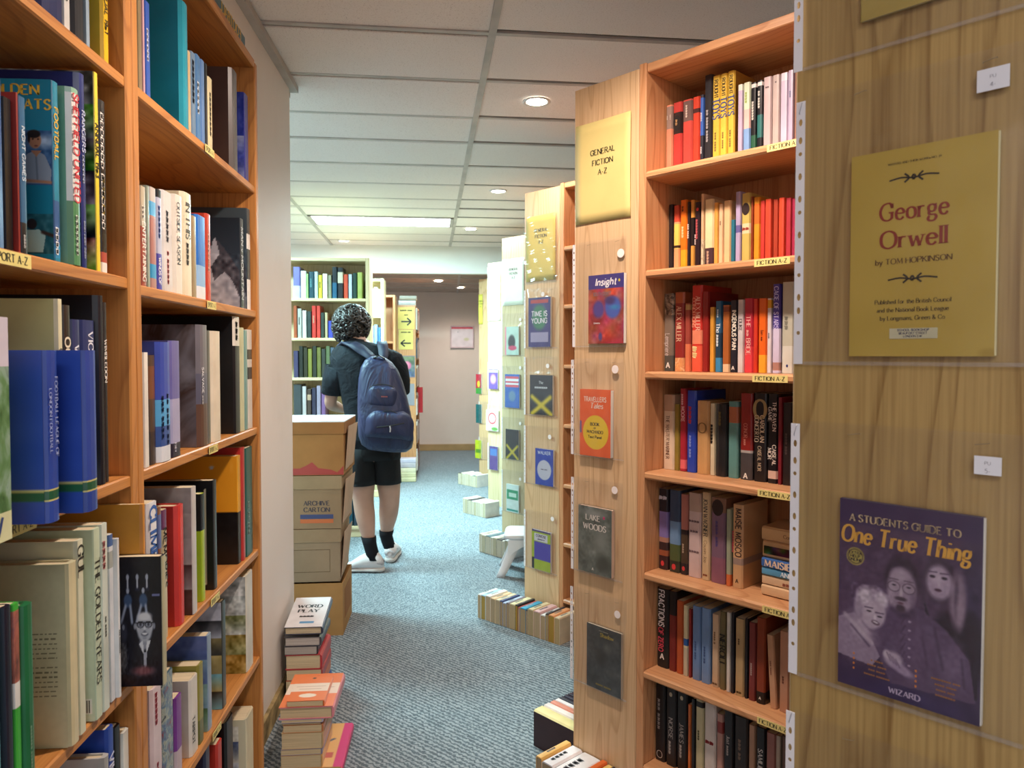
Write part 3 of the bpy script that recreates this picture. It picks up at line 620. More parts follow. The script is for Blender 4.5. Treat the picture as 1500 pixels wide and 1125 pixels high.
# ------------------------------------------------------------------ rows of books on the wall bookcases
def left_row(z, where, specs, group):
    k = 0; bay = z in ZB; lo, hi = (1.2985, 2.0465) if bay else (-9, 1.2475); yl = lo
    for sp in specs:
        x0, x1, yt, hx, desc = sp[:5]; o = sp[5] if len(sp) > 5 else {}; k += 1
        X = XF - .012 + o.get('p', 0); yr = o.get('y', 519)
        a = onX(x0, yr, X).y; b = onX(x1, yr, X).y
        a0 = a; a = max(a, yl + .0006); b = max(b, a + .0035)
        if b > hi: a -= b - hi; b = hi
        if abs(a - a0) > .012 or a < yl: print('SHIFT', round(a - a0, 3), round(yl - a, 4), desc)
        yl = b
        top = onX((x0 + x1) / 2, yt, X).z; h = max(.08, top - z - .0005)
        nz = [q for q in (ZB if bay else ZA) + [2.08] if q > z + .01]; h = min(h, min(nz) - z - .0235)
        d = o.get('d', .17)
        if X - d < XF - .245: d = X - (XF - .245)
        M = axes((X, (a + b) / 2, z + .0004), (0, 1, 0), (-1, 0, 0))
        if 'lean' in o: M = M @ T(0, 0, 0) @ Matrix.Rotation(R(o['lean']), 4, 'Y')
        hc = hx if len(hx) == 6 else 'a0a0a0'
        if 'nm' in o: lab = o['nm']
        else: lab = desc + ', ' + ORD[k] + ' book ' + where
        book(M, b - a, d, h, hc, lab, o, group=group)
W_, K_, Y_ = 'eceae4', '15161a', 'e9c72a'
g1 = 'books on the football shelves'; g2 = 'books on the climbing shelves'
left_row(ZA[0], 'on the top football shelf', [
    (62, 100, -150, '1b2450', 'navy hardback with a plain cover', {'hard': 1, 'd': .2}), (101, 111, -140, 'c9cac6', 'pale grey spine with small writing', {'t': [('# ####', '50504c', .1, .5, .4)]}),
    (113, 131, -150, '26282c', 'black scuffed book', {'p': .004, 'side': '3d4044'}), (133, 139, -140, '8fa5b5', 'thin pale blue spine'),
    (158, 166, -150, 'e0b40e', 'yellow-spined annual with an olive cover', {'side': 'b79c22', 'd': .19, 't': [('ANNUAL 1981', '3a300a', .05, .6, .5)]})], g1)
left_row(ZA[1], 'on the second football shelf', [
    (-24, 8, 113, '2a4f8e', 'blue hardback titled Homes of Non-League Football', {'hard': 1, 't': [('HOMES OF NON-LEAGUE FOOTBALL', 'd9e0ea', .06, .93, .40)]}),
    (10, 23, 148, '0f1013', 'black spine, recessed', {'p': -.006, 'd': .15}), (26, 31, 138, '8b2f2a', 'thin brick red spine', {'t': [('###### ###', 'd0a090', .3, .8, .5)]}),
    (32, 43, 146, '27628a', 'slim blue spine titled Night Games', {'t': [('NIGHT GAMES', 'c8d8e4', .35, .93, .5), ('####', 'e0e0e0', .04, .12, .5)], 'b': [(0, .2, '10131c')]}),
    (82, 91, 125, '1c86a2', 'teal annual showing a man in grey shirt', {'d': .19, 'front': fr_teal, 'ct': [('GOLDEN', .052, .915, .013, 'e0b43c', 'fat'), ('GREATS', .036, .835, .013, 'e0b43c', 'fat')], 'b': [(.1, .34, '2d5d94'), (.02, .1, '2a8fc0')], 't': [('FOOTBALL', 'd8b040', .5, .92, .6), ('####', 'e8f0f4', .03, .2, .8)]}),
    (106, 118, 135, '8ab59c', 'green and white Sheffield United hardback', {'hard': 1, 'p': .004, 'side': '7cae92', 'b': [(0, .36, '4f8a5c'), (.36, .97, 'd9d8d2')], 't': [('SHEFFIELD UNITED', 'c02a35', .36, .97, .62, 'bold'), ('#######', 'c9d8c9', .06, .28, .5)]}),
    (118, 127, 114, '1d2d6e', 'navy hardback titled Rangers', {'d': .21, 'hard': 1, 't': [('RANGERS ######', 'b9c4e0', .3, .95, .5), ('### ### ###', 'b9c4e0', .04, .25, .4)]}),
    (143, 149, 112, 'ecd13a', 'yellow-spined annual with crowd photographs', {'d': .2, 'front': fr_photo('8a8f88', '5fae2a', '7a6a72', '3a3138', '5fae2a', '8c4a3e', sp=.5), 't': [('ANNUAL 1983', '2a2a1a', .25, .97, .7)]}),
    (150, 159, 152, '1c1a18', 'black spine with ragged white lettering', {'b': [(0, .06, 'e8e4dc'), (.06, .12, 'b04a3a')], 't': [('####### #######', 'e8e4dc', .2, .98, .8), ('##### ##', 'd8b84a', .3, .6, .5)]})], g1)
left_row(ZA[2], 'on the third football shelf', [
    (-40, 17, 463, '5d8a57', 'book with grassy green spine', {'p': .06, 'b': [(0, .13, 'd8dcae'), (.78, 1, 'd9d4e2')], 'mat': pic('2f5a2c', '5d8a57', '8fae9a', '2b4a4a'), 't': [('V', '24407a', .04, .10, .3, 'bold', 'a')]}),
    (61, 80, 513, '2c4ba4', 'blue volume with a green band, first of two', {'p': .06, 'hard': 1, 'd': .16, 'b': [(.135, .185, '1d5a3c'), (.125, .135, 'c9c27a'), (.185, .195, 'c9c27a')], 'front': fr_band('2c4ba4', .135, .185, '1d5a3c'), 't': [('FOOTBALL LEAGUE OF', '9fb0dc', .3, .92, .22, 'serif', .2), ('LONDON FOOTBALL', '9fb0dc', .3, .88, .2, 'serif', -.25)]}),
    (118, 137, 513, '2a489f', 'blue volume with a green band, second of two', {'p': .075, 'hard': 1, 'd': .15, 'b': [(.135, .185, '1d5a3c'), (.125, .135, 'c9c27a'), (.185, .195, 'c9c27a')], 'front': fr_band('2a489f', .135, .185, '1d5a3c')}),
    (84, 91, 438, 'ddd8b4', 'tall cream hardback titled Great', {'d': .21, 'side': 'c9c98e', 't': [('GREAT ######', '5a5440', .3, .9, .7)]}),
    (92, 103, 447, '2e241e', 'dark brown spine with pale capitals', {'t': [('OOREAM ###', 'e0d8c0', .3, .9, .7)]}),
    (104, 117, 468, '2b3566', 'short navy spine', {'t': [('VICTORY ## ####', 'dfe2ee', .3, .85, .5)]}), (118, 139, 469, '28356a', 'navy hardback titled Victorious', {'t': [('VICTORIOUS', 'e6e8f0', .5, .93, .34, 'serif', .12), ('THE #### STORY', 'c8cce0', .3, .9, .2, 'bold', -.2), ('C & B', 'e6e8f0', .03, .1, .4)]}),
    (140, 149, 433, '161a24', 'tall black cloth hardback', {'d': .21, 'hard': 1}), (150, 156, 443, '1b1c22', 'black jacket with cream edges', {'side': 'e6dcd0', 't': [('WIMBLEDON', 'f0ece4',   .4, .95, .6, 'serif')]})], g1)
left_row(ZA[3], 'on the fourth football shelf', [
    (-60, -8, 838, '6db4bd', 'light blue cover at the edge of the picture', {'p': .05, 'd': .12}), (-5, 7, 892, '16182c', 'navy spine at the edge of the picture', {'p': .05}),
    (9, 19, 888, '3fae3c', 'slim portrait, white and bright green spine', {'p': .05, 'b': [(.66, .97, pic('3a3030', 'b06a5a', '2c3a55')), (.55, .66, 'e6e8e2'), (0, .12, 'dfe2dc')]}),
    (20, 36, 889, '1f6e42', 'dark green spine', {'p': .05, 'hard': 1, 't': [('####### #####', '9fc8a8', .1, .6, .25)]}),
    (89, 103, 826, 'd8cfa6', 'worn cream hardback with a torn jacket and blurb', {'d': .2, 'p': .012, 'hard': 1, 'side': 'cfcdaa', 'front': fr_blurb('cfcdaa')}),
    (106, 116, 793, 'd9dcc0', 'cream hardback with a sooty top, titled Gul', {'p': .012, 't': [('GUL', '2a2a24', .8, .98, .9, 'serif')]}),
    (130, 141, 776, 'c7d8bb', 'pale green hardback titled The Golden Years', {'p': .014, 'd': .2, 'front': fr_blurb('c9d9bd', (.9, .9), True), 't': [('THE GOLDEN YEARS', '3a3c34', .1, .93, .6, 'serif')]}),
    (142, 152, 769, 'd3dfd2', 'pale grey-green spine with pink writing', {'p': .014, 't': [('####', 'c07a78', .72, .95, .7, 'serif'), ('## ####', '555a50', .3, .6, .3)]}),
    (153, 160, 785, 'dfe6ea', 'white spine with a blue cap', {'p': .01, 'b': [(.93, 1, '4d6ea8'), (.8, .9, 'a9b0a8')]}), (161, 169, 792, 'e4e8e8', 'plain white spine', {'p': .015, 't': [('### ########', '55585e', .1, .6, .5)]}),
    (237, 243, 812, 'b9b490', 'dark blue photographic cover, laughing man', {'p': .067, 'd': .155, 'y': 900, 'side': '151828', 'front': fr_portrait}),
    (209, 213, 737, 'c8862e', 'ochre book standing past the divider', {'p': .031, 'd': .2, 'pg': 'e0d6b8', 'side': 'cf9438', 't': [('ORIENTAL ####', 'c0481e', .1, .95, .9)]})], g1)
left_row(ZA[4], 'on the lowest football shelf', [
    (148, 156, 1107, 'a8a9a4', 'silver grey book with a dark edge', {'d': .14, 'hard': 1, 'p': .01, 'side': 'b5b6b2', 'y': 1100}), (157, 166, 1064, '2147a8', 'bright blue book titled Viking', {'d': .2, 'y': 1100, 'p': .005, 't': [('VIKING', 'd6dcf0', .5, .95, .8)]}),
    (167, 176, 1062, '131418', 'black spine', {'y': 1100}), (179, 189, 1069, 'dfe4dc', 'white hardback with small pink writing', {'y': 1100, 't': [('#####', 'c88', .4, .7, .3)] if 0 else []})], g1)
left_row(ZB[0], 'on the top climbing shelf', [
    (203, 207, -3, 'c9c5ba', 'thin white cover'), (208, 214, -2, '8a7a5a', 'thin brown spine'), (215, 218, 0, 'c9a0a8', 'very thin pink spine'), (219, 226, 12, '2f57b0', 'slim blue spine', {'t': [('######', 'e0e6f4', .3, .8, .6)]}),
    (270, 279, 14, '1f93a8', 'tall glossy teal book', {'d': .19, 'side': '147a92', 'hard': 1}), (280, 284, 82, 'cbb083', 'tan hardback', {'d': .16}),
    (285, 291, 84, '6a86a0', 'glossy blue-grey spine', {'t': [('#######', '20283a', .4, .9, .7)]}), (292, 298, 88, '4a7cae', 'glossy mid blue spine', {'t': [('#####', 'dfe8f0', .2, .8, .7)]}), (299, 304, 95, '5d84b8', 'glossy pale blue spine'),
    (305, 308, 100, '17171a', 'thin black spine'), (309, 315, 120, 'd9cca0', 'short cream spine', {'t': [('#########', '3a3020', .1, .9, .5)]}),
    (341, 350, 110, '56504e', 'brown and black book in a shiny film jacket', {'d': .17, 'side': '3b2a26', 'hard': 1}), (361, 367, 144, '33348a', 'indigo book with a snowy mountain', {'d': .13, 'front': fr_photo('2d3a92', '2d3a92', '8a93b8', '2a3484', sp=.1)})], g2)
left_row(ZB[1], 'on the second climbing shelf', [
    (203, 207, 273, 'b83a34', 'thin red spine', {'t': [('###### ####', 'e8dcd0', .1, .9, .7)]}), (208, 216, 275, 'a3503e', 'brown and cream spine', {'b': [(.6, 1, 'b5aa90')], 't': [('### ENTERTAINING', 'efe6d8', .05, .8, .6)]}),
    (217, 221, 274, '93a090', 'grey-green spine'), (222, 231, 277, 'b58a80', 'spine with pink and blue pictures', {'b': [(.1, .24, '3aa0d0'), (.24, .7, 'b07a72'), (.72, .86, '58b0e0'), (.86, 1, 'c8c0b8')]}),
    (232, 239, 280, 'b8bcd0', 'white spine with purple foot', {'b': [(.92, 1, '17171c'), (.0, .36, '4a46a8')], 't': [('WINDS OF', 'e8e8f0', .05, .32, .7), ('######', '3a55a8', .5, .85, .6)]}),
    (240, 255, 283, 'd5d3d0', 'wide glossy white spine', {'t': [('#####', '5a5a60', .5, .8, .4, 'serif'), ('# #####', 'c05050', .08, .4, .3)]}),
    (256, 267, 288, 'e6e0d2', 'white spine titled Outside Season', {'hard': 1, 't': [('OUTSIDE SEASON', '3a3a3a', .3, .92, .6, 'serif')]}),
    (268, 281, 285, 'e5dcc0', 'cream hardback titled In This', {'hard': 1, 't': [('IN THIS ####', '4a4434', .3, .9, .5, 'serif')]}), (283, 289, 318, 'a08d6a', 'tan and brown spine'),
    (290, 303, 318, '2c74c8', 'spine fading from blue sky to white', {'b': [(0, .15, 'dfe4ea'), (.15, .4, '8fb8e0'), (.4, 1, '2a70c4')]}), (304, 310, 315, 'c0402c', 'slim red spine', {'t': [('########', 'f0d0c0', .3, .8, .5)]}),
    (353, 358, 322, '2a3238', 'black snow peak book titled Man v Mountain', {'d': .19, 'front': fr_mount(), 't': [('MAN v MOUNTAIN', 'c0c8cc', .1, .9, .6)]}),
    (363, 368, 308, '3a4348', 'larger mountain photograph book, white spine text', {'d': .22, 'front': fr_mount('3a464c', '7d858c'), 'b': [(0, .3, 'e6e4de'), (.6, .75, 'e6e4de')]})], g2)
left_row(ZB[2], 'on the third climbing shelf', [
    (209, 216, 516, 'e6e2d8', 'narrow white spine leaning', {'p': .004}), (217, 226, 520, '54402f', 'dark brown spine', {'b': [(.6, .9, '7a4a2a'), (.0, .3, '3a2e28')]}),
    (228, 247, 501, '3f62b8', 'blue climbing hardback with an icy picture', {'b': [(0, .13, 'dfe6ee'), (.13, .3, '38589c'), (.3, .52, '57a8dc'), (.52, 1, '3a4fae')], 'p': .004, 'd': .2, 'hard': 1, 't': [('## #### ##', '1c2c60', .1, .6, .25, 'bold', .15), ('### ####', '1c2c60', .15, .6, .25, 'bold', -.25)]}),
    (249, 263, 499, '6f6aa8', 'purple book with a frosty lower half', {'b': [(0, .12, '2a2436'), (.12, .5, 'a8a6c8')], 'p': .004, 't': [('##', 'e0e0f0', .05, .12, .5)]}),
    (289, 302, 476, '6d6a72', 'large smoky brown picture book in clear film', {'d': .235, 'hard': 1, 'b': [(0, .35, '5c4034'), (.35, .6, '5a5a6c')], 'side': pic('3c3432', '6d6a72', '4a3a34', '8a8890', scale=8), 't': [('SALVAGE ###', 'e6e6ea', .35, .65, .6)]}),
    (303, 307, 484, '6a6a60', 'black and white photograph cover', {'d': .14, 'side': pic('1c1c1a', 'b8b4a0', '3a3a34', scale=30)}), (308, 321, 485, 'ded3bc', 'plain cream hardback spine', {'hard': 1, 'd': .12}),
    (343, 351, 464, '15171c', 'very large black hardback', {'d': .24, 'side': '101216', 'b': [(.75, 1, 'd9d4c8')], 't': [('###', '2a2a2a', .8, .95, .7)]}), (352, 357, 480, 'c9c9a0', 'thin yellowish spine'), (358, 362, 484, '78a09a', 'thin teal spine'),
    (362, 369, 483, 'd6d2c8', 'white book with small black and white climbing photographs', {'d': .1, 'b': [(.5, .62, '3a3a3a'), (.7, .8, '4a4840')], 'side': pic('e0dcd2', 'd0ccc4', '55504a', scale=14)})], g2)
left_row(ZB[3], 'on the fourth climbing shelf', [
    (213, 226, 737, 'e2e4e8', 'white spine titled Climbing in blue', {'p': .006, 'd': .2, 't': [('CLIMBING', '2f5fae', .4, .97, .75, 'fat')], 'b': [(.0, .3, 'c05a34')]}),
    (227, 232, 745, '8a5a3a', 'thin brown pictorial spine', {'d': .13, 'b': [(.7, .95, '5a6aa0')]}), (233, 240, 748, 'c9b890', 'cream spine with black capitals', {'t': [('MEMORIES', '2a2218', .3, .95, .7)], 'b': [(.85, 1, '6a2a5a')]}),
    (257, 267, 739, 'd03a34', 'bright red hardback with a white price label', {'d': .17, 'hard': 1, 'side': 'c23632', 'y': 780}),
    (277, 284, 714, 'c8c4c0', 'grey photographic book with a wisp of dark hair', {'p': .008, 'd': .2, 'front': fr_photo('9a9694', 'b2aca8', 'a8a2a0', '4a3230', '5a4038', sp=.08)}),
    (291, 296, 724, 'a9c22a', 'lime green book with a black upper half', {'d': .11, 'front': fr_black_top('15171a', 'a4c028', .66, .02), 'b': [(.66, 1, '15171a')]}),
    (309, 314, 704, '2b2c2c', 'black framed cover with three small landscapes', {'d': .2, 'front': fr_frame}), (345, 350, 668, 'd8a02c', 'large orange and black hardback', {'p': -.004, 'd': .22, 'front': fr_orange, 'b': [(0, .48, '2a2218')]}),
    (351, 356, 656, 'b8302c', 'red spine showing above the orange book', {'d': .15}), (357, 368, 656, '1f5650', 'dark green spine', {'d': .17, 't': [('## ## ###', 'a8c4bc', .2, .5, .5)]})], g2)
left_row(ZB[4], 'on the fifth climbing shelf', [
    (222, 237, 1003, 'd9c8cc', 'pale pink spine with red writing', {'p': .0, 'y': 1050, 'd': .15, 't': [('######', 'b83a4a', .7, .95, .5, 'serif'), ('####', 'b83a4a', .1, .5, .3)]}),
    (240, 254, 983, '4a6a78', 'spine with a crowded battle picture', {'p': .0, 'y': 1050, 'b': [(0, 1, pic('2a3a48', 'a8b0a0', '5a7a94', '8a3a34', scale=60))]}),
    (257, 266, 1018, '7a3a92', 'purple spine with a cream edge', {'p': .0, 'y': 1050, 'b': [(0, .35, 'c9b8c0')]}),
    (279, 290, 990, 'e2dfd4', 'white book with bold black capitals', {'p': .0, 'y': 1050, 'd': .14, 'side': 'cfc9bc', 't': [('TARPOT', '1f1f1f', .15, .5, .7, 'fat')]}),
    (291, 298, 970, '8f8a3c', 'olive spine with a worn edge', {'y': 1050, 'd': .16, 'b': [(.0, .3, '6a6a30')]}),
    (304, 310, 927, '8fa4b8', 'sky blue landscape cover in clear film', {'y': 1020, 'd': .2, 'front': fr_photo('5c6fa8', '8fb0c8', '86a8a0', '5a7a50', sp=.08)}),
    (325, 331, 878, '3a3c34', 'book with a pale sky over a golden field', {'y': 980, 'd': .19, 'front': fr_photo('b9bcc8', '2a2a2c', '8a7c50', 'b8a468', '6aa8b8', '3a3024', sp=.1)}),
    (360, 371, 838, 'd8d6c8', 'white book with a tall grass photograph', {'y': 930, 'd': .16, 'p': .002, 'front': fr_photo('c8ccc8', 'b0b8b4', '8a9060', '8f7c3c', 'a8843c', sp=.25)})], g2)
left_row(ZB[5], 'on the lowest climbing shelf', [
    (300, 307, 1075, '2a2f4a', 'dark blue spine', {'y': 1110}), (318, 325, 1085, 'c0392c', 'red spine', {'y': 1110, 'd': .15}), (331, 342, 1050, '141516', 'black spine', {'y': 1110, 'd': .18}),
    (360, 372, 1043, 'd9d3b4', 'cream book with two blue photographs', {'y': 1100, 'd': .15, 'front': fr_photo('d9d6c8', '4a5a80', 'c8ccd0', '3a5aa0', sp=.15, frame='d9d3b4')})], g2)
# books lying on top of the climbing bookcase
def lying(M, w, h, t, hexc, label, o=None, group=None):            # book on its side: M at the middle of its lower face, local x along the spine height
    return book(M, t, w, h, hexc, label, o, group=group)
zt = 2.0895
def flat(x, y, z, rot, t, w, h, hexc, label, o=None, group=None):   # spine faces local -y of the rotated frame (rot=0: spine to -Y)
    c, s = math.cos(R(rot)), math.sin(R(rot)); sp = Vector((s, -c, 0)); al = Vector((c, s, 0))      # spine direction out, along the spine
    o3 = Vector((x, y, z + t / 2)) - al * (h / 2)
    return book(axes(o3, (0, 0, 1), -sp, al), t, w, h, hexc, label, o, group=group)
flat(-.555, 1.66, zt, 90, .03, .19, .25, '22242a', 'black book with white lettering lying on top of the climbing bookcase', {'t': [('###### ####', 'dfe0e0', .1, .8, .5)]}, 'books lying on the bookcase tops')
flat(-.545, 1.93, zt, 90, .034, .2, .28, '3f5f86', 'blue hardback lying on top of the climbing bookcase under another', {'hard': 1}, 'books lying on the bookcase tops')
flat(-.548, 1.93, zt + .0345, 90, .03, .19, .26, '27616e', 'teal book lettered Football in yellow lying uppermost on the bookcase', {'t': [('FOOTBALL', 'e2b93c', .1, .9, .8, 'fat')]}, 'books lying on the bookcase tops')

# ------------------------------------------------------------------ fiction rows of the packed bookcase
def right_row(k, z, rec, where, specs, group, fmt='{d}, {n} {w}', umax=1.06):
    O = ORG[k] - un * rec; ul = .2635; i = 0
    for sp in specs:
        x0, x1, yt, hx, desc = sp[:5]; o = sp[5] if len(sp) > 5 else {}; i += 1
        yr = o.get('y', {0: 160, 1: 340, 2: 480, 3: 640, 4: 790, 5: 940, 6: 1080}[ZR.index(z)])
        Oo = O + un * o.get('p', 0)
        a = (onp(x0, yr, Oo, un) - ORG[k]).dot(ux); b = (onp(x1, yr, Oo, un) - ORG[k]).dot(ux); h = onp((x0 + x1) / 2, yt, Oo, un).z - z - .0005
        a0 = a; a = max(a, ul + .0005); b = max(b, a + .004)
        if abs(a - a0) > .01: print('SHIFT R', round(a - a0, 3), desc)
        ul = b; rl = o.get('lean', 0)
        M = UM(k, (a + b) / 2, -(rec - o.get('p', 0)), z + .0005)
        if rl: M = M @ Matrix.Rotation(R(rl), 4, 'Y') @ T(0, 0, abs(math.sin(R(rl))) * (b - a) / 2)
        o.setdefault('d', .128); book(M, b - a, min(o['d'], .236 - rec), h, hx, fmt.format(d=desc, n=ORD[i], w=where), o, group=group, name='paperback')
fb = 'of the packed fiction bookcase'
def grp(n): return 'paperbacks on the ' + n + ' fiction shelf'
def L_(s, c, a=.2, b=.9, z=.5, st='bold', x=None): return (s, c, a, b, z, st) + ((x,) if x is not None else ())
right_row(1, ZR[0], .09, 'on the top fiction shelf', [
    (971, 985, 155, 'd98a6c', 'salmon spine with a grey head', {'b': [(.66, .98, '8f7a70')], 't': [L_('####', 'd9cfc4', .7, .95, .2, 'bold', -.25), L_('### #', 'd9cfc4', .7, .95, .2, 'bold', .25)]}),
    (986, 999, 150, 'b93a34', 'red spine with a black oval', {'b': [(.56, .86, '2a1a18')], 't': [('@', '141010', .62, .8, 1.3, 'fat', 'a'), ('##', 'c9a070', .6, .84, .4)]}),
    (1000, 1014, 146, 'c24a40', 'brick red spine with a grey-brown head', {'b': [(.7, .98, '6a5450')], 't': [L_('#####', 'd9c9bc', .72, .96, .3)]}), (1015, 1025, 142, 'c8432f', 'orange-red spine with a dark stripe', {'b': [(.78, .84, '4a2a28')]}),
    (1026, 1031, 139, '30303a', 'thin spine, blue above black', {'b': [(.45, .96, '3a62b0')], 't': [L_('#####', 'c9d4e8', .5, .9, .6), L_('####', 'd8d8dc', .1, .4, .6)]}),
    (1032, 1043, 110, '2b2a2e', 'tall black spine with pale writing', {'t': [L_('## #### ####', 'a9a6a8', .15, .75, .45), ('O', 'b8b0a8', .02, .07, .6, 'light', 'a')]}),
    (1044, 1055, 111, 'dcb848', 'yellow serial volume, first of three', {'side': 'b98a3a', 't': [L_('ROUGHT', '3a3018', .75, .95, .5, 'fat'), L_('TOYS', '3c4c7c', .52, .74, .85, 'fat'), L_('### ####', '8f7a3a', .08, .45, .4)]}),
    (1055.4, 1065, 108, 'dcb848', 'yellow serial volume, second of three', {'side': 'b98a3a', 't': [L_('ROUGHT', '3a3018', .75, .95, .5, 'fat'), L_('TOYS', '3c4c7c', .52, .74, .85, 'fat'), L_('### ####', '8f7a3a', .08, .45, .4)]}),
    (1066, 1076, 104, 'dcb848', 'yellow serial volume, third of three', {'side': 'a8782e', 'd': .14, 't': [L_('ROUGHT', '3a3018', .75, .95, .5, 'fat'), L_('TOYS', '3c4c7c', .52, .74, .85, 'fat'), L_('### ####', '8f7a3a', .08, .45, .4)]}),
    (1081, 1088, 124, 'b5a8c0', 'pale lilac spine', {'b': [(.92, 1, 'cdd0c4')]}), (1089, 1099, 121, '7aa0d0', 'pastel spine in green, pink and blue', {'b': [(.4, .65, 'e0b8b0'), (.65, 1, 'ccd6bc')], 't': [L_('####', 'a8c070', .66, .95, .5)]}),
    (1100, 1108, 121, '18191c', 'black spine with a green foot', {'b': [(0, .3, '2a5c44'), (.93, .98, 'd8d4d0')], 't': [L_('#######', 'c8c8c0', .35, .9, .6)]}),
    (1109, 1117, 118, '1a1b20', 'black spine with a teal middle', {'b': [(.25, .55, '2c6a68'), (.93, .98, 'd8d4d0')], 't': [L_('## ####', 'd0d0c8', .6, .9, .6)]}),
    (1118, 1130, 113, 'c0aeb0', 'greyish pink spine', {'t': [('##', '5a4a50', .85, .9, .3, 'bold', 'a')]}), (1131, 1142, 110, 'b9a9a4', 'grey-beige spine', {'t': [('#', '5a4a50', .9, .93, .3, 'bold', 'a')]}),
    (1143, 1154, 107, 'c3b6cc', 'pearly lilac spine', {'b': [(.9, 1, 'd9d0dc')]}), (1154.4, 1162, 103, 'b3a6c0', 'second pearly lilac spine', {'t': [L_('####', '5a6a90', .5, .9, .4)]}), (1163, 1180, 105, '8f6a5a', 'brown spine half hidden by the big panel')], grp('top'))
right_row(1, ZR[1], .105, 'on the second fiction shelf', [
    (977, 986, 300, '241e20', 'black spine with a tiny yellow foot', {'b': [(0, .05, 'b8a040')]}), (987, 995, 301, 'd8a070', 'spine banded red, yellow and orange', {'b': [(.75, 1, 'c24a34'), (.35, .72, 'e8c860'), (.36, .4, '3a2a20')]}),
    (996.5, 1006, 293, 'e8761c', 'bright orange spine fading to yellow', {'b': [(0, .3, 'eca62a')], 't': [L_('####', 'f4d8a0', .45, .65, .5), L_('##', '7a3a10', .8, .95, .5)]}),
    (1007, 1011, 296, '2a2024', 'thin black and white spine', {'t': [L_('### ####', 'e8dcd0', .2, .95, .8)]}), (1012, 1017, 293, 'd89a48', 'orange and black spine', {'b': [(.35, .75, '20181a')]}),
    (1018, 1026, 296, '2a1c22', 'black spine with a red star', {'t': [('*', 'e04a4a', .84, .92, 1.0, 'fat', 'a'), L_('#######', 'c05a60', .4, .8, .6), L_('## ###', 'e0d0c8', .1, .8, .4, 'bold', -.3)]}),
    (1027, 1031, 284, 'd8b48c', 'tan mottled spine', {'b': [(0, .4, pic('7a6a58', 'd8c8a8', '4a3a30', scale=60))]}), (1032, 1045, 292, 'e6d2a4', 'cream spine with a dark brown foot', {'b': [(0, .3, '4a3238')], 't': [L_('#####', 'c8a890', .02, .28, .4)]}),
    (1046, 1052, 297, 'dca04c', 'golden orange spine'), (1053, 1059, 299, 'e0bc94', 'buff spine with a small title', {'t': [L_('###', '6a4a30', .6, .8, .4)]}), (1060, 1070, 294, 'e2bc8c', 'pale buff spine', {}),
    (1071, 1076.5, 322, '2a7084', 'short teal spine', {'p': .002}), (1077, 1085, 281, 'b0a4c8', 'lavender blue spine', {'b': [(.45, .55, '6a64a0')]}),
    (1086, 1099, 283, 'c0ac5e', 'olive spine with a dark portrait oval', {'b': [(.44, .58, 'd8c8a0')], 't': [('@', '2a1a18', .74, .82, 1.1, 'fat', 'a'), ('##', 'a84a3a', .5, .54, .5, 'bold', 'a')]}),
    (1100, 1103.5, 288, '8a3a1c', 'dark red spine flecked with gold'), (1104, 1113, 289, 'e09428', 'orange and gold spine', {'b': [(.6, .9, 'd86a28')]}), (1114, 1120.5, 294, 'c23c34', 'red spine, plain'),
    (1121, 1131, 292, 'cc4830', 'wide orange-red spine', {'hard': 1}), (1132.5, 1140, 292, 'a8402c', 'dull red spine'), (1141, 1150, 290, 'd24a2e', 'tomato red spine', {'hard': 1}), (1151, 1159, 290, 'b03440', 'crimson spine'), (1160, 1166, 291, 'a02c4c', 'raspberry spine'), (1167, 1178, 291, '7a2a30', 'wine spine half hidden by the panel')], grp('second'))
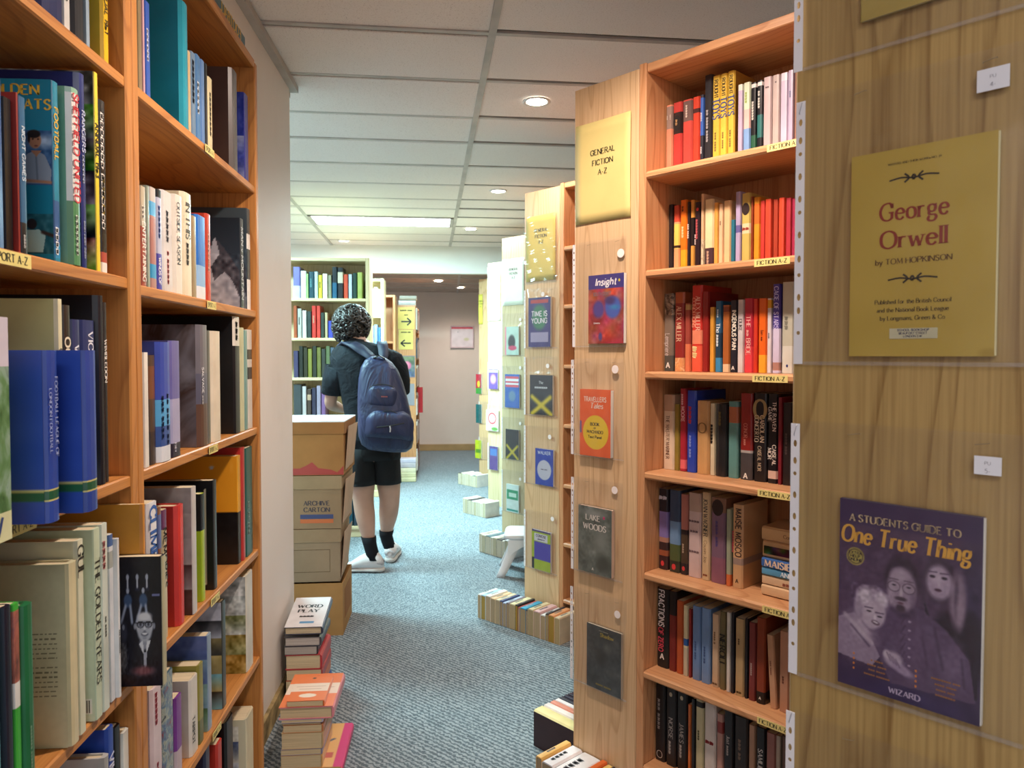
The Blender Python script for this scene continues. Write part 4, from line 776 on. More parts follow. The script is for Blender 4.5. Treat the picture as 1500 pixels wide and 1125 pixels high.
right_row(1, ZR[2], .085, 'on the third fiction shelf', [
    (968, 986, 430, '7a6a5c', 'grey spine with fruit photograph and white script', {'b': [(0, .2, '4a4a44'), (.72, .98, pic('b09a84', '3a2c22', 'd0b89c', '5a4432', scale=26))], 't': [L_('Lempriere', 'e8dcd8', .2, .48, .6, 'light'), ('A', 'e8e4dc', .05, .1, .5, 'bold', 'a')]}),
    (988, 1002, 428, '8f2c28', 'dark red spine, Alex Miller, floral foot', {'b': [(.86, 1, 'b05a34'), (0, .17, pic('e0b070', 'd08a58', 'f0d8a8', scale=60))], 't': [L_('ALEX MILLER', 'e0b898', .38, .82, .5, 'serif')]}),
    (1003.5, 1011, 444, '9a4438', 'rusty brown spine', {'b': [(.9, .98, 'c09a60'), (0, .4, 'd87a54')]}),
    (1013, 1028, 418, 'cc3428', 'tall scarlet spine, Alex Miller', {'b': [(0, .3, 'e05a40'), (.32, .48, 'e88a6a')], 't': [L_('ALEX MILLER', 'f0c0a8', .48, .87, .42, 'serif', .15), L_('CONDITIONS', 'f0a080', .5, .87, .3, 'serif', -.25), L_('##', 'f8e0a0', .15, .3, .7)], 'd': .15}),
    (1029, 1038, 427, '8f201c', 'deep red spine', {'d': .15}), (1040, 1046.5, 450, 'd89838', 'amber spine'), (1048, 1057, 441, '2a5a7c', 'blue-grey spine with white lettering', {'b': [(.0, .55, '1c3a50'), (0, .2, '3a88b8')], 't': [L_('The ####', 'e0e8ec', .35, .7, .6, 'serif'), L_('####', 'c8d8e0', .7, .95, .4)]}),
    (1058.5, 1069, 447, 'a8602c', 'chestnut spine with a bright foot', {'b': [(.9, .98, '7a3a1c'), (0, .12, 'e8c8a0')]}), (1070, 1079.5, 440, '22222e', 'black spine titled Ingenious Pain', {'t': [L_('INGENIOUS PAIN', 'eae4d4', .32, .86, .6, 'bold', .12), ('A', 'e8e4dc', .04, .08, .5, 'bold', 'a')]}),
    (1080.5, 1089.5, 439, 'd0c8c8', 'white-grey spine, Duke', {'t': [L_('DUKE', '5a5254', .55, .75, .5, 'serif')]}), (1090, 1103.5, 437, 'b8283c', 'crimson spine titled The Apple Bride', {'t': [L_('THE ## BRIDE', 'e8a8a0', .2, .8, .45, 'serif')], 'b': [(0, .35, 'd84048')]}),
    (1104, 1110, 438, 'cc3822', 'narrow scarlet spine'), (1111, 1123, 437, 'e8681c', 'orange spine with a yellow lower third', {'b': [(0, .24, 'eca42c')], 't': [L_('Ian ##', '7a2c10', .4, .6, .35, 'serif')]}),
    (1124, 1130.5, 437, 'd8d0d4', 'white spine with a yellow cap', {'b': [(.87, .98, 'e0a42c')], 't': [L_('####', '5a5468', .3, .7, .4)]}), (1131.5, 1143, 416, '4a3c94', 'indigo and white spine titled Cage of Stars', {'b': [(0, .5, 'd0c8e4'), (.03, .12, 'b08478')], 't': [L_('CAGE OF STARS', 'cfc8f0', .5, .97, .55, 'serif')], 'd': .15}),
    (1145, 1163, 413, 'c0c0ae', 'wide pale grey-green spine', {'b': [(0, .3, 'd4d6cc')], 't': [L_('###', '8a8a7c', .4, .7, .5, 'serif'), ('*', '2c3c80', .06, .09, .4, 'fat', 'a')], 'd': .15}), (1164.5, 1180, 420, '5a3a2c', 'dark spine half hidden by the panel')], grp('third'))
right_row(1, ZR[3], .085, 'on the fourth fiction shelf', [
    (969, 987, 578, 'e0c8ac', 'cream spine titled The Master Mariner', {'b': [(.78, 1, 'c09a7c')], 't': [L_('THE MASTER MARINER', '6a4a3a', .14, .72, .42, 'serif')]}), (988, 995, 592, '8f7a34', 'olive spine set back', {}), (996, 1005, 569, 'a82838', 'crimson spine with white script, Moore', {'b': [(.03, .14, 'e06a70')], 't': [L_('##### MOORE', 'e8b8b8', .6, .93, .5)]}),
    (1006, 1019, 572, '2c48b4', 'royal blue spine with red writing', {'t': [L_('####', 'c83c50', .6, .8, .6, 'serif'), L_('#### ###', '8fa0e0', .15, .48, .4, 'serif')], 'd': .16}), (1021, 1039, 587, 'c89a64', 'tan spine with an ornament', {'t': [('O', '7a5a34', .6, .66, .7, 'serif', 'a')], 'hard': 1}),
    (1040.5, 1047.5, 591, 'd4c8a8', 'cream spine with small dark pictures', {'t': [L_('######', '2c2420', .2, .95, .8)]}), (1049, 1065, 592, '1f1f22', 'black cloth spine', {'t': [L_('####', '6a5a30', .7, .9, .4, 'serif')], 'hard': 1}),
    (1066.5, 1081, 588, '5a8a86', 'teal spine with an orange block', {'b': [(.72, .93, 'a86444')], 't': []}), (1084, 1102, 576, '8a2420', 'dark red spine above grey', {'b': [(0, .31, '4a4648'), (.31, .34, 'b0a8a4')], 't': [L_('CONOR ###', 'c87a6c', .4, .65, .35, 'serif'), ('A', 'e8e4dc', .03, .06, .4, 'bold', 'a')]}),
    (1104, 1123, 576, '1a1518', 'black spine titled Cariolan Concerto', {'t': [('O', '9a8458', .78, .86, 1.3, 'fat', 'a'), L_('CARIOLAN', 'dccab0', .45, .75, .32, 'serif', .18), L_('CONCERTO', 'dccab0', .45, .75, .32, 'serif', -.25), L_('CAISEAL MOR', 'c0ac90', .12, .4, .3, 'serif')]}),
    (1124.5, 1139, 577, '17141a', 'black spine titled The Raven Game', {'b': [(.05, .14, 'd8b8a8')], 't': [L_('THE RAVEN', 'e0d4cc', .58, .92, .36, 'serif', .2), L_('GAME', 'e0d4cc', .68, .86, .36, 'serif', -.25), L_('CAISEAL', 'e8dcd0', .2, .43, .36, 'serif', .2), L_('MOR', 'e8dcd0', .26, .4, .36, 'serif', -.25)]}),
    (1140, 1145.5, 582, '7a1c28', 'narrow dark red spine', {'p': .002}), (1146.5, 1160, 590, '241c1e', 'brown-black spine with faint letters', {'t': [L_('#### ###', '5a4a48', .2, .8, .4)]}), (1161, 1176, 585, '3a2620', 'dark brown spine half hidden by the panel')], grp('fourth'))
right_row(1, ZR[4], .065, 'on the fifth fiction shelf', [
    (962, 978, 716, '8070a8', 'sunset coloured spine under a black head', {'b': [(0, .17, '3a2224'), (.17, .24, '9a5438'), (.24, .34, '3c2828'), (.34, .4, 'a87a68'), (.72, 1, '26202a')], 't': [('##', 'd8d0d8', .88, .94, .6, 'serif', 'a'), ('@', 'd03c40', .06, .09, .42, 'bold', 'a')]}),
    (980, 995.5, 718, '6f90b4', 'sky blue spine over green fields', {'b': [(0, .14, '32342a'), (.14, .34, '54603a'), (.62, 1, '3c4c66')], 't': [('@', 'd03c40', .05, .08, .42, 'bold', 'a')]}), (997, 1007, 724, 'b07064', 'brick and brown spine', {'b': [(0, .14, '2a2226'), (.14, .5, '4a3a2c'), (.5, .56, '2a2022')], 't': [('@', 'c83c40', .06, .09, .5, 'bold', 'a'), L_('####', 'c0a890', .2, .45, .4)]}),
    (1008, 1026, 722, 'cdb4b0', 'wide pinkish white spine', {'t': [('####', '7a6468', .66, .69, .3, 'serif', 'a'), ('###', '7a6468', .54, .57, .3, 'serif', 'a'), ('####', '7a6468', .3, .33, .3, 'serif', 'a')], 'b': [(.78, 1, 'b89c8c')]}),
    (1028, 1039.5, 721, 'd0b48c', 'cream spine, Joan Wagner', {'t': [L_('JOAN WAGNER', '2e2c34', .5, .93, .5, 'serif'), L_('Cousin Joe', '6a4a34', .2, .45, .4, 'light'), ('##', '8a4a30', .03, .1, .4, 'serif', 'a')]}),
    (1041, 1062, 729, '7a5c70', 'brown-violet spine with a dark head in profile', {'b': [(.83, 1, '8a6450'), (.0, .3, '8a5a6c')], 't': [('@', '2a1a18', .85, .92, .9, 'fat', 'a'), L_('#### ###', '5a4a7c', .4, .75, .3, 'serif')], 'hard': 0}),
    (1064, 1071, 746, '9aa088', 'grey-green spine with an orange foot', {'b': [(0, .15, 'c8683a')]}), (1073, 1088, 739, 'cba074', 'tan spine titled Maisie Mosco', {'t': [L_('MAISIE MOSCO', '43302c', .38, .95, .55, 'bold', .1), L_('########', 'b8384c', .4, .7, .35, 'light', -.35), ('A', '3a3028', .06, .11, .35, 'bold', 'a')], 'b': [(.28, .36, '9a8478')]})], grp('fifth'))
# six paperbacks lying flat in a pile at the end of the fifth shelf
zz = ZR[4] + .0005
for t_, dy, h_, hx, desc, o in ((.026, 0, .178, 'd6b48c', 'lowest cream paperback', {}), (.024, .004, .18, 'dcbc98', 'cream paperback with a brown title, fifth down', {'t': [('#### ### ##', 'a8604c', .1, .8, .5)]}),
                         (.019, .002, .18, '5a9ac0', 'light blue paperback with white capitals', {'t': [('ANNE ### #', 'e4ecf0', .08, .9, .6, 'fat')]}), (.023, 0, .18, '3a62a0', 'blue paperback lettered Maisie Mosco in cream', {'t': [('MAISIE MOSCO', 'e8ccb0', .06, .95, .72, 'fat')]}),
                         (.044, .006, .178, 'c8a074', 'thick tan paperback with a dark picture strip', {'b': [(.0, 1, 'c8a074')]}), (.034, 0, .178, 'd0a878', 'topmost tan paperback with a small title', {'t': [('Connie ####', '7a5a3c', .3, .7, .26, 'serif')]})):
    u0 = .5775
    sp = UM(1, u0, -.065 - dy + .0, zz + t_ / 2)
    x = Vector(sp.col[0][:3]); y = Vector(sp.col[1][:3]); z = Vector((0, 0, 1)); org = sp.col[3].xyz
    b_ = book(axes(org + x * h_, z, y, -x), t_, .11, h_, hx, desc + ' in the pile on the fifth fiction shelf', o, group='paperbacks piled flat', name='paperback')
    if 'picture strip' in desc:
        c = Cv(80, 10, '3a2a22'); c.speck(.5, 6, col=True); c.build(b_, axes((-.012, -.0026, h_ * .98), (0, 0, -1), (1, 0, 0)), h_ * .95, .02)
    zz += t_ + .0006
right_row(1, ZR[5], .06, 'on the sixth fiction shelf', [
    (961, 979, 862, '1c1c1e', 'black spine titled Fractions of Zero', {'t': [L_('FRACTIONS', 'e8e0dc', .52, .98, .62, 'bold'), L_('OF ZERO', 'd84a5c', .2, .5, .62, 'bold'), ('A', 'e8e0dc', .12, .16, .4, 'bold', 'a')]}), (980, 990, 866, '7a2a24', 'brown-red spine under a black head', {'b': [(.7, 1, '1f1a1c')]}), (991, 1000, 880, 'b8562c', 'burnt orange spine'),
    (1001, 1007.5, 887, 'd6c8a0', 'cream spine with a blue square', {'b': [(.43, .53, '2c5a9c'), (0, .4, 'c0b49a')]}), (1009, 1012.5, 892, '8a2c2a', 'sliver of a red spine', {}), (1014, 1026, 888, '6a88b4', 'dusty blue spine, one of a matching two', {'t': [L_('#### ###', '4a6494', .2, .6, .35)]}),
    (1027, 1040, 891, '7090bc', 'dusty blue spine beside its darker match', {'t': [L_('#### ##', '4a6494', .2, .55, .35)]}), (1043, 1053, 900, 'ccb090', 'buff spine', {'t': [L_('#### #', '8a6a4c', .5, .85, .4), ('##', '7a5a40', .03, .08, .5, 'serif', 'a')]}),
    (1054.5, 1063, 896, '6a6040', 'olive-brown spine with black geometric letters', {'t': [L_('NEROLI', '15150f', .25, .8, .9, 'fat')]}), (1064.5, 1070, 897, 'd0ccc4', 'thin white spine'), (1071, 1075.5, 897, '24242c', 'thin black spine'), (1077, 1090, 906, 'b89c70', 'tan spine with dark letters', {'t': [L_('###', '5a4428', .6, .8, .3), ('##', '5a4428', .03, .08, .4, 'serif', 'a')], 'side': '1c1a1c'}),
    (1091.5, 1096, 906, '1a181c', 'black spine edge'), (1097, 1107, 912, '7a3634', 'maroon spine with silver letters', {'t': [L_('######', 'b8a8a0', .2, .6, .4, 'serif')]}), (1108, 1121, 905, '8a3c20', 'rust-brown paperback with a black badge', {'b': [(0, .14, '171416')], 'd': .13, 't': [('A', 'e8e4dc', .04, .09, .3, 'bold', 'a')]}),
    (1129, 1139, 932, 'c89a78', 'pinkish tan paperback leaning', {'lean': -3.5, 't': [L_('### ####', '8a5a44', .3, .8, .35)]}), (1142, 1156, 925, 'b8886c', 'clay-pink spine', {'t': [L_('###', '7a4a38', .3, .5, .35)]}), (1157, 1170, 925, 'a07a60', 'brown spine half hidden by the panel')], grp('sixth'))
right_row(1, ZR[6], .055, 'on the seventh fiction shelf', [
    (958, 974, 1000, '1a1719', 'black spine with silver script', {'t': [L_('### ####', 'a8a09c', .3, .9, .5, 'light'), ('O', 'c8c0b8', .05, .12, .6, 'light', 'a')]}), (975.5, 990, 1005, '1c181a', 'black spine, pale tree, Norse', {'t': [L_('NORSE ####', 'b0a8a0', .15, .6, .4, 'serif'), ('*', 'c8c0a8', .85, .92, .7, 'fat', 'a')]}), (991.5, 1006, 1010, '191618', 'black spine, pale tree, James', {'t': [L_('JAMES ####', 'b0a8a0', .15, .6, .4, 'serif'), ('*', 'c8c0a8', .85, .92, .7, 'fat', 'a')]}),
    (1008, 1012, 1032, 'c8682c', 'slim orange spine'), (1013, 1018, 1024, '1c1a1c', 'slim black spine'), (1019, 1030, 1024, 'c4bc94', 'pale green-cream spine', {'b': [(.9, .97, '1c1a1c')], 't': [L_('####', '5a5a3c', .3, .8, .4)]}), (1031.5, 1048, 1028, 'd8cfc8', 'wide white spine with a red square', {'t': [('##', '9a2c2c', .5, .55, .5, 'fat', 'a')]}),
    (1050, 1059, 1046, 'b88c80', 'pinkish spine', {'b': [(.75, .9, '8a3430')]}), (1060.5, 1074, 1040, '1f1c20', 'black spine, thin white title', {'t': [L_('Just ####', 'b8b0ac', .2, .95, .35, 'serif')]}), (1075.5, 1095, 1050, '2a201e', 'dark brown spine, faint title', {'t': [L_('### ##', '8a7464', .3, .9, .35)]}),
    (1097, 1106, 1062, 'b48c70', 'tan spine, red line', {}), (1108, 1121, 1066, '1a191c', 'black spine, bold white title', {'t': [L_('SAMUEL PEPYS', 'd8d4d0', .1, .8, .5, 'serif')]}), (1122.5, 1136, 1074, 'a06a60', 'rose-brown spine', {}), (1137, 1143.5, 1078, 'b0a090', 'grey-cream spine'), (1145, 1160, 1080, '6a4a3a', 'brown end spine')], grp('seventh'))
# a few books where the neighbouring cases show their shelves between the panels
def fill_row(k, z, rec, where, group, n=9, seed=1, u=None, pal=('8a2c28', '1f2a4a', 'c8b890', '2a2a2c', 'b8683a', '5a7a8a', 'd8d0c0', '6a3a5a')):
    rs = random.Random(seed); u = u or .28
    for i in range(n):
        t = rs.uniform(.014, .034); h = rs.uniform(.17, .205); c = rs.choice(pal)
        book(UM(k, u + t / 2, -rec, z + .0005), t, .125, h, c, '%s, %s %s' % (rs.choice(['narrow', 'plain', 'worn', 'glossy', 'creased']) + ' paperback', ORD[i + 1], where), {'t': [L_('#####', 'd8d0c0' if c[0] < 'a' else '3a302a', .3, .8, .4)]}, group=group); u += t + .0015
# ------------------------------------------------------------------ paper signs, plastic pockets and the booklets in them
def pu(k, px, py, v=.004):
    P = onp(px, py, ORG[k] + un * v, un); return (P - ORG[k]).dot(ux), P.z
def PM(k, u, v, z): return axes(ORG[k] + ux * u + un * v + UZ * z, ux, UZ)      # x along the panel, y up, z out of the panel
def paper(k, u0, u1, z0, z1, hexc, lines, label, v=.002, curl=.004):
    t = thing('paper_sign', label, 'sign', PM(k, u0, v, z0), 'paper signs on the end panels')
    w, h = u1 - u0, z1 - z0; nx, nz = 8, 10; m = MB()
    vs = [(w * i / nx, h * j / nz, curl * (abs(i / nx - .5) * 2) ** 3 * (.4 + .6 * math.sin(3 * j / nz)) + .0005) for j in range(nz + 1) for i in range(nx + 1)]
    fs = [(j * (nx + 1) + i, j * (nx + 1) + i + 1, (j + 1) * (nx + 1) + i + 1, (j + 1) * (nx + 1) + i) for j in range(nz) for i in range(nx)]
    o = m.add(vs, fs).build('sheet', plain(hexc, .55, .3, .05), t, None, True)
    md = o.modifiers.new('thick', 'SOLIDIFY'); md.thickness = .0006; md.offset = -1
    if lines: words_obj(t, T(w / 2, 0, .0022), [(s, x, y - z0, sz, '2a281c', st) for s, x, y, sz, st in lines])
    return t
WHT = plain('e9e8ea', .4, .5, .04); HOLE_N = 11
def sleeve(k, u0, u1, z0, z1, label, th=.006, bk=None, sticker=None, sq=False, film=.1, seed=0, fold=0, wr=.0012, v0=.0015):
    t = thing('plastic_pocket', label, 'plastic pocket', PM(k, u0, v0, z0), 'clear pockets pinned to the end panels')
    rs = np.random.RandomState(seed + 5); w, h = u1 - u0, z1 - z0; nx, nz = 26, 36
    q = rs.rand(8, 8); q2 = rs.rand(14, 14)
    def nz_(a, x, y):
        n = a.shape[0] - 1; x *= n; y *= n; i, j = min(int(x), n - 1), min(int(y), n - 1); x -= i; y -= j
        return (a[j, i] * (1 - x) + a[j, i + 1] * x) * (1 - y) + (a[j + 1, i] * (1 - x) + a[j + 1, i + 1] * x) * y
    vs = []
    for j in range(nz + 1):
        for i in range(nx + 1):
            x, y = w * i / nx, h * j / nz; d = 0
            if bk:
                bx0, bx1, by0, by1 = bk[0] - u0, bk[1] - u0, bk[2] - z0, bk[3] - z0
                dx = max(bx0 - x, 0, x - bx1); dy = max(by0 - y, 0, y - by1); r = math.hypot(dx, dy)
                d = (th + .0012) * max(0, 1 - r / .045) ** 1.3
                if r < .006: d = th + .0012
            edge = min(1, min(i, nx - i) / 3, j / 2)
            d += wr * (nz_(q, i / nx, j / nz) + .6 * nz_(q2, i / nx, j / nz)) * (.3 + .7 * edge)
            if fold: d += .010 * fold * max(0, 1 - abs((x / w) - (1 - y / h) * 1.6) * 7) * max(0, y / h - .45)
            vs.append((x, y, .0008 + d))
    fs = [(j * (nx + 1) + i, j * (nx + 1) + i + 1, (j + 1) * (nx + 1) + i + 1, (j + 1) * (nx + 1) + i) for j in range(nz) for i in range(nx)]
    MB().add(vs, fs).build('film', film_mat(film), t, None, True)
    MB().box(0, w, -.001, .003, 0, .0022).build('bottom_seam', film_mat(.35, .2), t)
    # white punched strip: real holes
    sw = .0105; hs = [.035, .06, .075, .10, .118, .145, .17, .185, .21, .235, .25, .27]; hs = [q_ * h / .297 for q_ in hs]
    m = MB(); zc = [0] + [(a + b) / 2 for a, b in zip(hs, hs[1:])] + [h - .004]
    for c_, a, b, i in zip(hs, zc, zc[1:], range(99)):
        rr = .0022; ry = .0042 if i % 3 else .0024
        outer = [(-sw, a), (-sw / 2, a), (0, a), (0, (a + b) / 2), (0, b), (-sw / 2, b), (-sw, b), (-sw, (a + b) / 2)]
        inner = [(-sw / 2 + rr * math.cos(g), c_ + ry * math.sin(g)) for g in [R(-135 + 45 * n_) for n_ in range(8)]]
        m.add([(x, y, .002) for x, y in outer] + [(x, y, .002) for x, y in inner], [(n_, (n_ + 1) % 8, 8 + (n_ + 1) % 8, 8 + n_) for n_ in range(8)])
    o = m.build('punched_strip', WHT, t); md = o.modifiers.new('t', 'SOLIDIFY'); md.thickness = .0005; md.offset = -1
    MB().tube([(-sw / 2 - .001, h - .018, .0018), (-sw / 2 - .001, h - .017, .0032), (-sw / 2 + .002, h - .006, .0032), (-sw / 2 + .002, h - .005, .0018)], .0004, 5).build('staple', plain('9a9aa0', .3, .8), t)
    for sx in (.25, .8): MB().tube([(w * sx, h - .012, .001), (w * sx, h - .012, .0028 + wr), (w * sx + .012, h - .010, .0028 + wr), (w * sx + .012, h - .010, .001)], .0004, 5).build('staple', plain('8a7a60', .3, .8), t)
    if sticker:
        su, sz = sticker[0] - u0, sticker[1] - z0; rr = sticker[2]
        if sq: st = MB().box(su - rr, su + rr, sz - rr * .78, sz + rr * .78, .0035 + wr, .0041 + wr).build('price_sticker', plain('dfe0e4', .4, .5, .03), t); words_obj(st, T(su, sz, .0045 + wr), [('PU', 0, .001, .003, '6a6a74', 'light'), (sq, 0, -.007, .004, '6a6a74', 'light')])
        else:
            st = MB().loft([[(su + rr * math.cos(g * .3927), sz + rr * math.sin(g * .3927), zz_) for g in range(16)] for zz_ in (.0034 + wr, .004 + wr)]).build('price_sticker', plain('efe6e2', .4, .5, .03), t)
    return t
def booklet(k, bk, th, hexc, label, front, words=(), pg='e9e6dc', v=.0022, cat='booklet', name='booklet', hs=None):
    u0, u1, z0, z1 = bk; w, h = u1 - u0, z1 - z0
    t = thing(name, label, cat, PM(k, u0, v, z0), 'booklets shown in clear pockets')
    MB().box(.0, w, 0, h, 0, .0006).box(0, w, 0, h, th - .0006, th).box(0, .0008, 0, h, 0, th).build('cover', cov(hexc), t)
    MB().box(.0009, w + .0012, .0008, h - .0008, .0007, th - .0007).build('pages', pages(pg), t)
    if front: front(w, h).build(t, T(0, 0, th + .0003), w, h)
    if words: words_obj(t, T(0, 0, th + .0007), [(r[0], r[1] * w, r[2] * h, r[3] * h, r[4], r[5]) + ((r[6] * w,) if len(r) > 6 else ()) + ((r[7],) if len(r) > 7 else ()) for r in words])
    return t

paper(1, .010, .2135, 1.683, 1.972, 'd6c47e', [('GENERAL', 0, 1.876, .0145, 'serif'), ('FICTION', 0, 1.846, .0145, 'serif'), ('A-Z', 0, 1.818, .0145, 'serif')], 'yellow paper sign reading GENERAL FICTION A-Z on the packed fiction bookcase')
# --- the near panel: George Orwell booklet
def f_orwell(w, h):
    c = sc(60, w, h); c.a[:] = c.h('b79c44'); c.speck(.03, 14); c.ell(.97, .015, .09, .03, 'a88c36', .6); return c
bk = (.068, .2045, 1.298, 1.513)
booklet(0, bk, .004, 'b79c44', 'mustard yellow booklet titled George Orwell in a clear pocket', f_orwell, [
    ('WRITERS AND THEIR WORK: NO. 39', .46, .925, .010, '4a3c1c', 'serif', .42), ('~', .46, .795, .11, '2a2418', 'light', .42), ('George', .46, .66, .083, '8a3020', 'serif', .47), ('Orwell', .46, .525, .083, '8a3020', 'serif', .455),
    ('by TOM HOPKINSON', .46, .447, .026, '5a3c1c', 'serif', .53), ('~', .46, .315, .11, '2a2418', 'light', .42), ('Published for the British Council', .46, .255, .020, '4a3c20', 'serif', .53),
    ('and the National Book League', .46, .215, .020, '4a3c20', 'serif', .5), ('by Longmans, Green & Co', .46, .175, .020, '4a3c20', 'serif', .45)], pg='e8dfae')
lb = MB().box(.305 * .1365, .64 * .1365, .085 * .215, .135 * .215, .0065 + .0, .0069).build('address_label', plain('cfc9a4', .5), [o for o in COL.objects if o.get('label', '').startswith('mustard yellow booklet')][0], T(0, 0, -.0018))
words_obj(lb, T(.4725 * .1365, 0, .0072), [('SCHOOL BOOKSHOP', 0, .121 * .215, .0022, '3c3c5a', 'bold', .03), ('BEAUFORT STREET', 0, .106 * .215, .002, '3c3c5a', 'bold', .034), ('LONDON S.W.', 0, .092 * .215, .002, '3c3c5a', 'bold', .026)])
sleeve(0, .014, .2335, 1.289, 1.592, 'large clear pocket over the George Orwell booklet on the near panel', .004, bk, (pu(0, 1456, 116)[0], pu(0, 1456, 116)[1], .0135), '4-', .09, 1)
# --- One True Thing
def f_true(w, h):
    c = sc(150, w, h); c.a[:] = c.h('3c2c4a'); c.vgrad('54415f', '47364f', .2, .9); c.ell(.5, .02, .8, .14, '2c2250', .8); c.ell(.95, .5, .15, .6, '2e2444', .9)
    c.speck(.05, 9); c.vgrad('3c2c52', '33264c', .87, 1, .7)
    L, M_, D, K2 = 'a493a8', '7d6b84', '4c3b56', '241b2c'
    c.ell(.86, .36, .22, .22, K2, .3); c.poly([(.62, .56), (.66, .4), (.98, .3), (.98, .12), (.86, .12)], K2)          # dark jumper, young woman
    c.ell(.73, .66, .125, .13, '3a2d40', .25); c.ell(.85, .58, .07, .17, '7d6b7e', .4, 0); c.ell(.84, .60, .02, .14, '5a4a5e', .6); c.ell(.865, .53, .035, .11, '8e7b8c', .7); c.ell(.62, .6, .035, .1, '43344a', .6)
    c.ell(.725, .65, .10, .10, 'a08ea2', .3); c.ell(.71, .68, .06, .05, 'b3a2b2', .8)
    for x in (.68, .76): c.ell(x, .675, .025, .010, K2, .5); c.line(x - .028, .697, x + .028, .699, .006, D)
    c.ell(.725, .64, .012, .025, 'b8a8b6', .8); c.ell(.72, .612, .03, .010, '4a2c40', .4)
    c.poly([(.34, .44), (.42, .5), (.6, .5), (.78, .42), (.93, .3), (.97, .1), (.4, .08), (.3, .22)], '53425f'); c.ell(.56, .3, .25, .2, '5e4c68', .8); c.ell(.83, .25, .12, .16, '6a5874', .8)
    for i in range(6): c.ell(.53, .42 - .045 * i, .012, .007, L, .4); c.line(.5, .44 - .045 * i, .47, .4 - .045 * i, .006, '3a2c46', .6)
    c.line(.7, .42, .76, .22, .012, '3a2c46', .7); c.line(.62, .36, .66, .2, .01, '43344f', .6); c.line(.88, .3, .9, .16, .01, '3a2c46', .6)
    c.ell(.49, .47, .1, .05, '41324c', .4)
    c.ell(.47, .63, .145, .13, '33273a', .25); c.ell(.47, .575, .118, .125, '8f7d90', .22); c.ell(.455, .645, .085, .05, 'a594a4', .6)
    c.ell(.40, .53, .035, .06, '9c8a9c', .7); c.ell(.55, .54, .03, .06, '74627a', .7)
    for x in (.415, .52): c.ell(x, .585, .05, .03, '4a3a4c', .12, 0, .8); c.ell(x, .585, .043, .025, '9d8c9c', .15); c.ell(x, .592, .02, .007, K2, .6); c.line(x - .03, .622, x + .03, .622, .006, '4a3a4a', .8)
    c.ell(.468, .56, .018, .035, 'b4a4b0', .7); c.ell(.465, .527, .055, .014, '3a2c3a', .5); c.ell(.465, .505, .03, .008, '5a3a4c', .5); c.ell(.465, .478, .045, .025, '3c2e3e', .5)
    c.ell(.14, .28, .2, .16, '857388', .5); c.poly([(0, .36), (.12, .4), (.26, .28), (.32, .2), (.26, .14), (0, .16)], '8f7d92'); c.ell(.18, .33, .1, .08, 'a897a8', .6); c.line(.05, .38, .26, .26, .018, 'b8a8b4', .7); c.line(.1, .33, .24, .24, .01, D, .7); c.line(.2, .36, .3, .3, .02, '6c5a72', .8)
    c.ell(.25, .475, .14, .10, 'a594a6', .35, -20); c.ell(.2, .5, .07, .06, 'c4b6c2', .6); c.ell(.33, .5, .06, .05, 'c9bcc8', .6); c.ell(.15, .43, .04, .07, '9a8a9c', .6); c.speck(.16, 3, .1, .4, .46, .56)
    c.ell(.27, .41, .095, .085, 'b09fae', .22, -20); c.ell(.25, .435, .05, .03, 'c2b3be', .8)
    for x, y in ((.235, .425), (.315, .408)): c.ell(x, y, .024, .007, K2, .5); c.line(x - .03, y + .018, x + .028, y + .02, .006, D)
    c.ell(.28, .4, .014, .02, 'cdbfc8', .7); c.ell(.285, .372, .038, .014, '4a3244', .4, -12); c.ell(.285, .374, .028, .006, 'ddd2da', .5, -12)
    c.ell(.42, .205, .085, .05, 'a998a8', .4, -18); c.ell(.37, .225, .035, .028, 'b8a8b4', .5); c.ell(.48, .165, .12, .03, '9886a0', .5, -22)
    for i in range(4): c.line(.37 + .022 * i, .235 - .008 * i, .40 + .022 * i, .195 - .008 * i, .005, '5a4862', .8)
    c.ell(.125, .70, .072, .05, 'a8984a', .12); c.ell(.125, .70, .062, .042, '2a2238', .12); c.ell(.125, .70, .056, .038, 'a8984a', .12)
    c.speck(.05, 3, 0, 1, .1, .85); return c
bk2 = (.0615, .199, .937, 1.142)
tt = [('A STUDENTS GUIDE TO', .47, .888, .036, 'c8b088', 'fat', .78), ('A STUDENTS GUIDE TO', .475, .888, .033, '2a1f38', 'serif', .76), ('One True Thing', .47, .775, .092, 'd8a240', 'fat', .9, .12),
      ('EXTRA', .125, .712, .014, '2a2430', 'bold'), ('HELP', .125, .694, .014, '2a2430', 'bold'), ('ONLINE', .125, .676, .014, '2a2430', 'bold'), ('WIZARD', .5, .03, .028, 'b8a8c0', 'fat')]
for i, s_ in enumerate(('# ####', '#### ####', '### ####', '##### ######')): tt += [('*', .125, .165 - .026 * i, .024, 'e08a3c', 'fat'), (s_, .30, .165 - .026 * i, .015, 'a8703c', 'bold')]
for i, s_ in enumerate(('######## ###', '#### ####', '#### ###', '########')): tt += [('*', .58, .165 - .026 * i, .024, 'e08a3c', 'fat'), (s_, .78, .165 - .026 * i, .015, 'a8703c', 'bold')]
booklet(0, bk2, .006, '3c2c4a', 'purple study guide titled One True Thing with three people on its cover', f_true, tt)
sleeve(0, .012, .2335, .927, 1.224, 'clear pocket over the purple One True Thing booklet', .006, bk2, (pu(0, 1448, 682)[0], pu(0, 1448, 682)[1], .0115), '5-', .09, 2)
